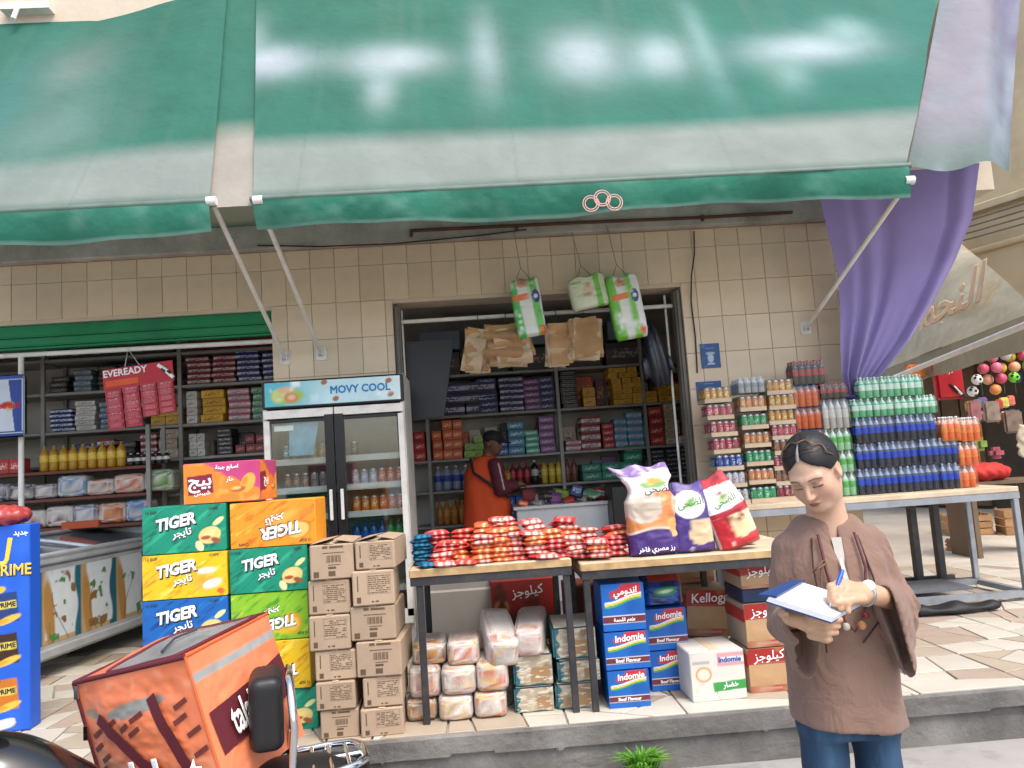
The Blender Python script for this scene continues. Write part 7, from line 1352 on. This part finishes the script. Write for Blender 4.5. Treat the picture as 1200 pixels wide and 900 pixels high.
# ------------------------------------------------------------------ delivery motorcycle and its bag
mc = empty('motorcycle', (-.6, -3.88, ZS), math.atan2(-.25, -.97), 'parked delivery motorcycle with chrome rear rack and black backrest', 'motorcycle')   # local +x is forward
BLKP = mat('black gloss paint', '#0e0f11', .18, var=.1, coat=.8); SEATM = mat('black seat vinyl', '#1b1a1b', .45, var=.15, bump=.1, bs=60); RUB = mat('tyre rubber', '#161616', .85, bump=.2, bs=60)
def sdfpart(name, f, lo, hi, h, m, parent): V, F = surfnet(f, lo, hi, h); return link(name, npmesh(name, V, F, m), parent)
sdfpart('tank', lambda P: smin(ells(P, (.86, 0, .74), (.27, .15, .15)), ells(P, (.7, 0, .7), (.2, .11, .1)), .05), (.4, -.22, .5), (1.2, .22, .95), .014, BLKP, mc)
sdfpart('seat', lambda P: smin(ells(P, (.35, 0, .62), (.42, .14, .06)), ells(P, (.0, 0, .63), (.22, .12, .05)), .05), (-.3, -.2, .5), (.85, .2, .75), .014, SEATM, mc)
sdfpart('side_cover', lambda P: smin(ells(P, (.25, 0, .5), (.3, .13, .1)), ells(P, (-.05, 0, .52), (.25, .1, .07)), .05), (-.4, -.2, .36), (.65, .2, .65), .016, BLKP, mc)
sdfpart('backrest', lambda P: smax(np.linalg.norm(np.maximum(np.abs(P-np.array([.075, 0, .81]))-np.array([.02, .07, .075]), 0), axis=1)-.028, -ells(P, (-.2, 0, .8), (.012, .2, .2)), .02), (-.02, -.16, .66), (.17, .16, .96), .007, SEATM, mc).location = (0, .0, .03)
g = MB(); g.tube([(-.02, -.115, .62), (-.035, -.12, .8), (-.03, -.112, .88), (-.025, -.07, .925), (-.025, .07, .925), (-.03, .112, .88), (-.035, .12, .8), (-.02, .115, .62)], .0115, 10); g.tube([(-.03, -.118, .8), (-.03, .118, .8)], .009, 8); g.obj('grab_loop', CHROME, mc, (.035, 0, 0))
rk = MB(); rk.tube([(.1, -.125, .655), (-.1, -.125, .665), (-.17, -.1, .67), (-.2, -.06, .67), (-.2, .06, .67), (-.17, .1, .67), (-.1, .125, .665), (.1, .12, .655)], .0115, 10)
for x_ in (-.15, -.1, -.05): rk.tube([(x_, -.105, .668), (x_, .105, .668)], .007, 8)
rk.tube([(-.2, 0, .668), (-.02, 0, .665)], .008, 8); rk.tube([(-.1, -.11, .665), (-.02, -.1, .5)], .01, 8); rk.tube([(-.1, .11, .665), (-.02, .1, .5)], .01, 8); rk.obj('rear_rack', CHROME, mc)
def wheel(x_):
    w_ = empty('wheel', (x_, 0, .29)); w_.parent = mc
    MB().tube([(.245*math.cos(t*.2618), 0, .245*math.sin(t*.2618)) for t in range(24)], .047, 10, closed=True).obj('tyre', RUB, w_); r2_ = MB(); r2_.tube([(.2*math.cos(t*.2618), 0, .2*math.sin(t*.2618)) for t in range(24)], .016, 8, closed=True); r2_.tube([(0, -.06, 0), (0, .06, 0)], .045, 14); r2_.obj('rim', CHROME, w_)
    sp = MB()
    for t in range(18): a = t*.349; sp.tube([(.04*math.cos(a+.3), .03*(-1)**t, .04*math.sin(a+.3)), (.2*math.cos(a), 0, .2*math.sin(a))], .0025, 4)
    sp.obj('spokes', CHROME, w_)
wheel(-.05); wheel(1.24)
sdfpart('rear_mudguard', lambda P: smax(abs(np.hypot(P[:, 0]+.05, P[:, 2]-.29)-.315)-.008, np.maximum(abs(P[:, 1])-.07, .42-P[:, 2]), .01), (-.4, -.1, .38), (.3, .1, .65), .01, BLKP, mc)
en = MB(); en.box((.58, 0, .36), (.34, .24, .26)); en.box((.66, 0, .52), (.16, .16, .14)); en.obj('engine', mat('engine alloy', '#8a8a8a', .4, .8, var=.2), mc, bevel=.03, seg=2)
MB().tube([(.75, .13, .34), (.4, .15, .24), (-.25, .16, .26)], [.025, .03, .045], 10).obj('exhaust', CHROME, mc)
fk = MB()
for s_ in (-.08, .08): fk.tube([(1.24, s_, .29), (1.06, s_, .82)], .022, 10)
fk.obj('fork', CHROME, mc); MB().tube([(.95, -.36, .93), (1.03, -.2, .96), (1.06, 0, .9), (1.03, .2, .96), (.95, .36, .93)], .012, 8).obj('handlebar', CHROME, mc)
for s_ in (-1, 1): MB().tube([(.95, s_*.36, .93), (.9, s_*.44, .925)], .018, 8).obj('grip', RUB, mc)
sdfpart('headlamp', lambda P: ells(P, (1.17, 0, .78), (.08, .09, .09)), (1.05, -.12, .66), (1.28, .12, .9), .014, CHROME, mc); MB().tube([(.52, .05, .3), (.46, .16, .0)], .012, 8).obj('side_stand', STEEL, mc)
sdfpart('front_mudguard', lambda P: smax(abs(np.hypot(P[:, 0]-1.24, P[:, 2]-.29)-.31)-.008, np.maximum(abs(P[:, 1])-.065, .4-P[:, 2]), .01), (.9, -.1, .36), (1.6, .1, .64), .01, BLKP, mc)
heap('plastic_film', (-1.36, -4.12, .652), (.09, .05, .012), mat('crumpled film', '#c9ccd0', .2, var=.2, coat=.5), 'crumpled clear plastic lying on the motorcycle tank', 'plastic', 3, h=.008)

# insulated delivery bag
ORG = vmat('orange bag cloth', .42, bump=.1, bs=14, coat=.15); MAR = mat('maroon webbing', '#5a1a24', .7, var=.1, bump=.1, bs=120); SIL = mat('silver lining', '#a9aaa8', .3, .5, var=.3, vs=12, bump=.6, bs=25); REFL = mat('reflective strip', '#9c9f9c', .45, .3, var=.12); WBAG = mat('white bag print', '#ece6e0', .5, var=.03); DMR = mat('dark bag print', '#6a2f2a', .6)
B0 = Vector((-.838, -4.075, .789)); e1, e2, e3 = Vector((-.43, .26, -.105)), Vector((.113, .4, .033)), Vector((-.107, .0, .386))
bag = empty('delivery_bag', B0, label='orange insulated delivery bag with maroon straps leaning on the motorcycle seat', cat='delivery bag')
N = lambda v: v.normalized()
def Bp(a, b_, c, out=None, k=0.0): return e1*a+e2*b_-e3*c+(out*k if out else Vector((0, 0, 0)))
def facegrid(name, f, nu, nv, m, colf=None):
    U, V_ = np.meshgrid(np.linspace(0, 1, nu+1), np.linspace(0, 1, nv+1)); U = U.ravel(); V_ = V_.ravel(); co = np.array([tuple(f(a, b_)) for a, b_ in zip(U, V_)]); i = np.arange(nv)[:, None]*(nu+1)+np.arange(nu)[None]; Fq = np.stack([i, i+1, i+nu+2, i+nu+1], -1).reshape(-1, 4)
    return link(name, npmesh(name, co, Fq, m, True, colf(U, V_) if colf else None), bag)
nR = N((-e3).cross(e2))*-1 if (-e3).cross(e2).x < 0 else N((-e3).cross(e2)); nF = N(e3.cross(e1)); nF = nF if nF.y < 0 else -nF; nT = N(e1.cross(e2)); nT = nT if nT.z > 0 else -nT
def wrk(a, b_, s): return float(vnoise(np.array([a*4+s]), np.array([b_*5+s*2]))[0])-.5
def Pfr(a, b_): bul = .03*math.sin(math.pi*a)*math.sin(math.pi*b_); return Bp(1-a, 0, 1-b_)+nF*(bul+(.024*wrk(a, b_, 3)+.009*wrk(a*2.5+b_, b_*3, 11)+.002*wrk(a*6, b_*5+a*4, 17))*min(1, 6*min(a, 1-a, b_, 1-b_)))
def Prt(a, b_): bul = .015*math.sin(math.pi*a)*math.sin(math.pi*b_); return Bp(0, a, 1-b_)+nR*(bul+(.012*wrk(a, b_, 9)+.006*wrk(a*4, b_*3, 21))*min(1, 6*min(a, 1-a, b_, 1-b_)))
def opn(a, b_): return max(0, 1-((a-.52-.16*(b_-.5))/.17)**2-((b_-.52)/.5)**2)
def Ptp(a, b_): return Bp(1-a, b_, 0)+nT*(.035*math.sin(math.pi*a)*math.sin(math.pi*b_)+.012*wrk(a, b_, 5)*min(1, 6*min(a, 1-a, b_, 1-b_)))
OC = '#ee8458'
def cfr(u, v): k = Ink(u, v, OC); k.noise(5, .5, .8, '#e0744a', 2).noise(9, .62, .8, '#f29a72', 6); k.ell(.52, .74, .27, .055, '#8f8d86', .1, .15).ell(.12, .74, .1, .04, '#a08a78', -.3, .2); return k.c
def crt(u, v): k = Ink(u, v, '#f28c60'); k.noise(4, .5, .8, '#e67c50', 8); k.put((.035-abs(v-.84+.0*u))/.01, '#9fa39e'); return k.c
def ctp(u, v): k = Ink(u, v, OC); k.noise(5, .5, .8, '#e0754c', 4); return k.c
facegrid('front_face', Pfr, 80, 80, ORG, cfr); facegrid('end_face', Prt, 70, 70, ORG, crt)
facegrid('rear_face', lambda a, b_: Bp(a, 1, 1-b_), 6, 6, ORG, lambda u, v: Ink(u, v, OC).c); facegrid('far_face', lambda a, b_: Bp(1, 1-a, 1-b_), 6, 6, ORG, lambda u, v: Ink(u, v, OC).c); facegrid('base', lambda a, b_: Bp(a, b_, 1), 4, 4, ORG, lambda u, v: Ink(u, v, '#a84a28').c)
# lid with its half-open zip: a mouth of silver lining framed by maroon tape
lid = facegrid('lid', Ptp, 60, 50, ORG, ctp)
_k = [(.3, .03), (.5, .0), (.72, .02), (.9, .05), (.95, .3), (.965, .6), (.96, .9), (.9, .93), (.82, .78), (.7, .6), (.56, .42), (.4, .2)]
mth = []
for i in range(12):
    p0, p1, p2, p3 = (_k[(i+j-1) % 12] for j in range(4))
    for t in (0, .25, .5, .75): mth.append(tuple(.5*((2*p1[c])+(-p0[c]+p2[c])*t+(2*p0[c]-5*p1[c]+4*p2[c]-p3[c])*t*t+(-p0[c]+3*p1[c]-3*p2[c]+p3[c])*t**3) for c in (0, 1)))
def mp(a, b_, k): return Ptp(a, b_)+nT*k
lip = [mp(a, b_, .004) for a, b_ in mth]
MB().tube(lip, .006, 6, closed=True).obj('zip_tape', MAR, bag)
cen = sum((Vector(p) for p in lip), Vector())/len(lip)
mb_ = MB(); n_ = len(lip); ca_ = sum(p[0] for p in mth)/len(mth); cb_ = sum(p[1] for p in mth)/len(mth); rings = [[mp(ca_+(a-ca_)*f_, cb_+(b_-cb_)*f_, .0035+.004*wrk(a*3, b_*3, f_*7)) for a, b_ in mth] for f_ in (1, .8, .55, .25)]
mb_.grid([[tuple(p) for p in r_] for r_ in rings], wrapu=True); mb_.add([tuple(p) for p in rings[-1]], [tuple(range(n_))]); mb_.obj('lining', SIL, bag)
MB().tube([mp(.72, .12, .012), mp(.7, .3, .016), mp(.74, .5, .012)], .004, 6).obj('divider_edge', mat('dark divider', '#3a3a3c', .6), bag)
# piping along the edges
for pts_ in ([Pfr(0, t/12) for t in range(13)], [Pfr(t/12, 1) for t in range(13)], [Ptp(0, t/12) for t in range(13)], [Ptp(t/12, 1) for t in range(13)], [Pfr(t/12, 0) for t in range(13)]): MB().tube([tuple(p) for p in pts_], .0075, 7).obj('piping', MAR, bag)
MB().tube([tuple(Prt(t/12, 1)) for t in range(13)], .004, 6).obj('piping', mat('orange piping', '#d9602f', .5), bag); MB().tube([tuple(Prt(0, t/12)) for t in range(13)], .004, 6).obj('piping', mat('orange piping', '#d9602f', .5), bag)
def strip(name, f, pts_, hw, m, nrm, k):
    """flat webbing laid along a path of (a, b) on a face"""
    P = []
    for i, (a, b_) in enumerate(pts_):
        a2, b2 = pts_[min(i+1, len(pts_)-1)]; a1, b1 = pts_[max(i-1, 0)]; d = Vector((f(a2, b2)-f(a1, b1))).normalized(); s_ = d.cross(nrm).normalized(); c = f(a, b_)+nrm*k; P.append((tuple(c-s_*hw), tuple(c+s_*hw)))
    MB().grid(P).obj(name, m, bag)
ip = lambda p0, p1, n=14: [(p0[0]+(p1[0]-p0[0])*t/n, p0[1]+(p1[1]-p0[1])*t/n) for t in range(n+1)]
strip('strap', Pfr, ip((.2, .72), (.8, .0)), .019, MAR, nF, .007); strip('strap', Pfr, ip((.68, .8), (.9, .02)), .022, MAR, nF, .008)
for i, (a, b_) in enumerate(((.3, .66), (.42, .62), (.55, .68), (.5, .58), (.12, .6), (.1, .5), (.16, .42), (.85, .6), (.92, .5), (.88, .7), (.93, .36), (.08, .33))): strip('dash_print', Pfr, ip((a-.05, b_-.02), (a+.05, b_+.025), 4), .007, DMR, nF, .003)
def facemat(X, Z, org): X = N(X); Z = N(Z-X*Z.dot(X)); Y = Z.cross(X); M4 = Matrix((X, Y, Z)).transposed().to_4x4(); M4.translation = org; return M4
strip('logo_patch', Prt, ip((.06, .43), (1.0, .52), 10), .062, MAR, nR, .004)
t1_ = link('lettering', textmesh('talabat', .12, WBAG, .03, 0, .58), bag); t1_.matrix_local = facemat(Prt(.9, .51)-Prt(.2, .45), e3, Prt(.4, .465)+nR*.013)
t2_ = link('lettering', textmesh('talabat', .16, WBAG, .035), bag); t2_.matrix_local = facemat(-e1, e3, Pfr(.55, .22)+nF*.014)
for a, b_ in ((.02, .93), (.0, .62)): MB().box((0, 0, 0), (.012, .008, .04)).obj('zip_pull', CHROME, bag, tuple(Pfr(a, b_)+nF*.008))

# ------------------------------------------------------------------ weeds at the kerb
wd_ = empty('weed_tuft', (.66, -2.56, ZS), label='bright green weed tuft growing at the foot of the kerb', cat='plant')
lf = MB()
for i in range(420):
    a = random.uniform(0, 6.283); l_ = random.uniform(.06, .17); r0 = random.uniform(0, .05); sp_ = random.uniform(.1, .9); d = Vector((math.cos(a), math.sin(a)*.7, 0)); p = d*r0; sdv = Vector((-d.y, d.x, 0))*.004
    q1 = p+d*l_*sp_*.45+Vector((0, 0, l_*.7)); q2 = p+d*l_*sp_+Vector((0, 0, l_*(1-.35*sp_))); lf.add([p-sdv, p+sdv, q1+sdv*1.3, q1-sdv*1.3, q2], [(0, 1, 2, 3), (3, 2, 4)])
lf.obj('leaves', mat('weed green', '#5f9a2a', .6, var=.3, vs=30), wd_); MB().tube([(0, 0, -.01), (.0, 0, .05)], [.012, .006], 6).obj('stem', mat('weed stem', '#5a7a2f', .7), wd_)

# a few loose cables on the facade
CAB = mat('black cable', '#2a2725', .6)
for lb, pts_ in (('black cable looping from the ledge down beside the middle bay', [(1.92, -.03, 3.1), (1.9, -.05, 2.9), (1.86, -.04, 2.72), (1.84, -.03, 2.5), (1.85, -.025, 2.2), (1.84, -.02, 1.9)]), ('thin cable sagging along the ledge above the fridge', [(-1.7, -.1, 3.16), (-1.2, -.11, 3.12), (-.6, -.11, 3.11), (.1, -.11, 3.14), (.5, -.11, 3.17)])):
    tag(MB().tube(pts_, .006, 6).obj('cable', CAB), lb, 'cable')
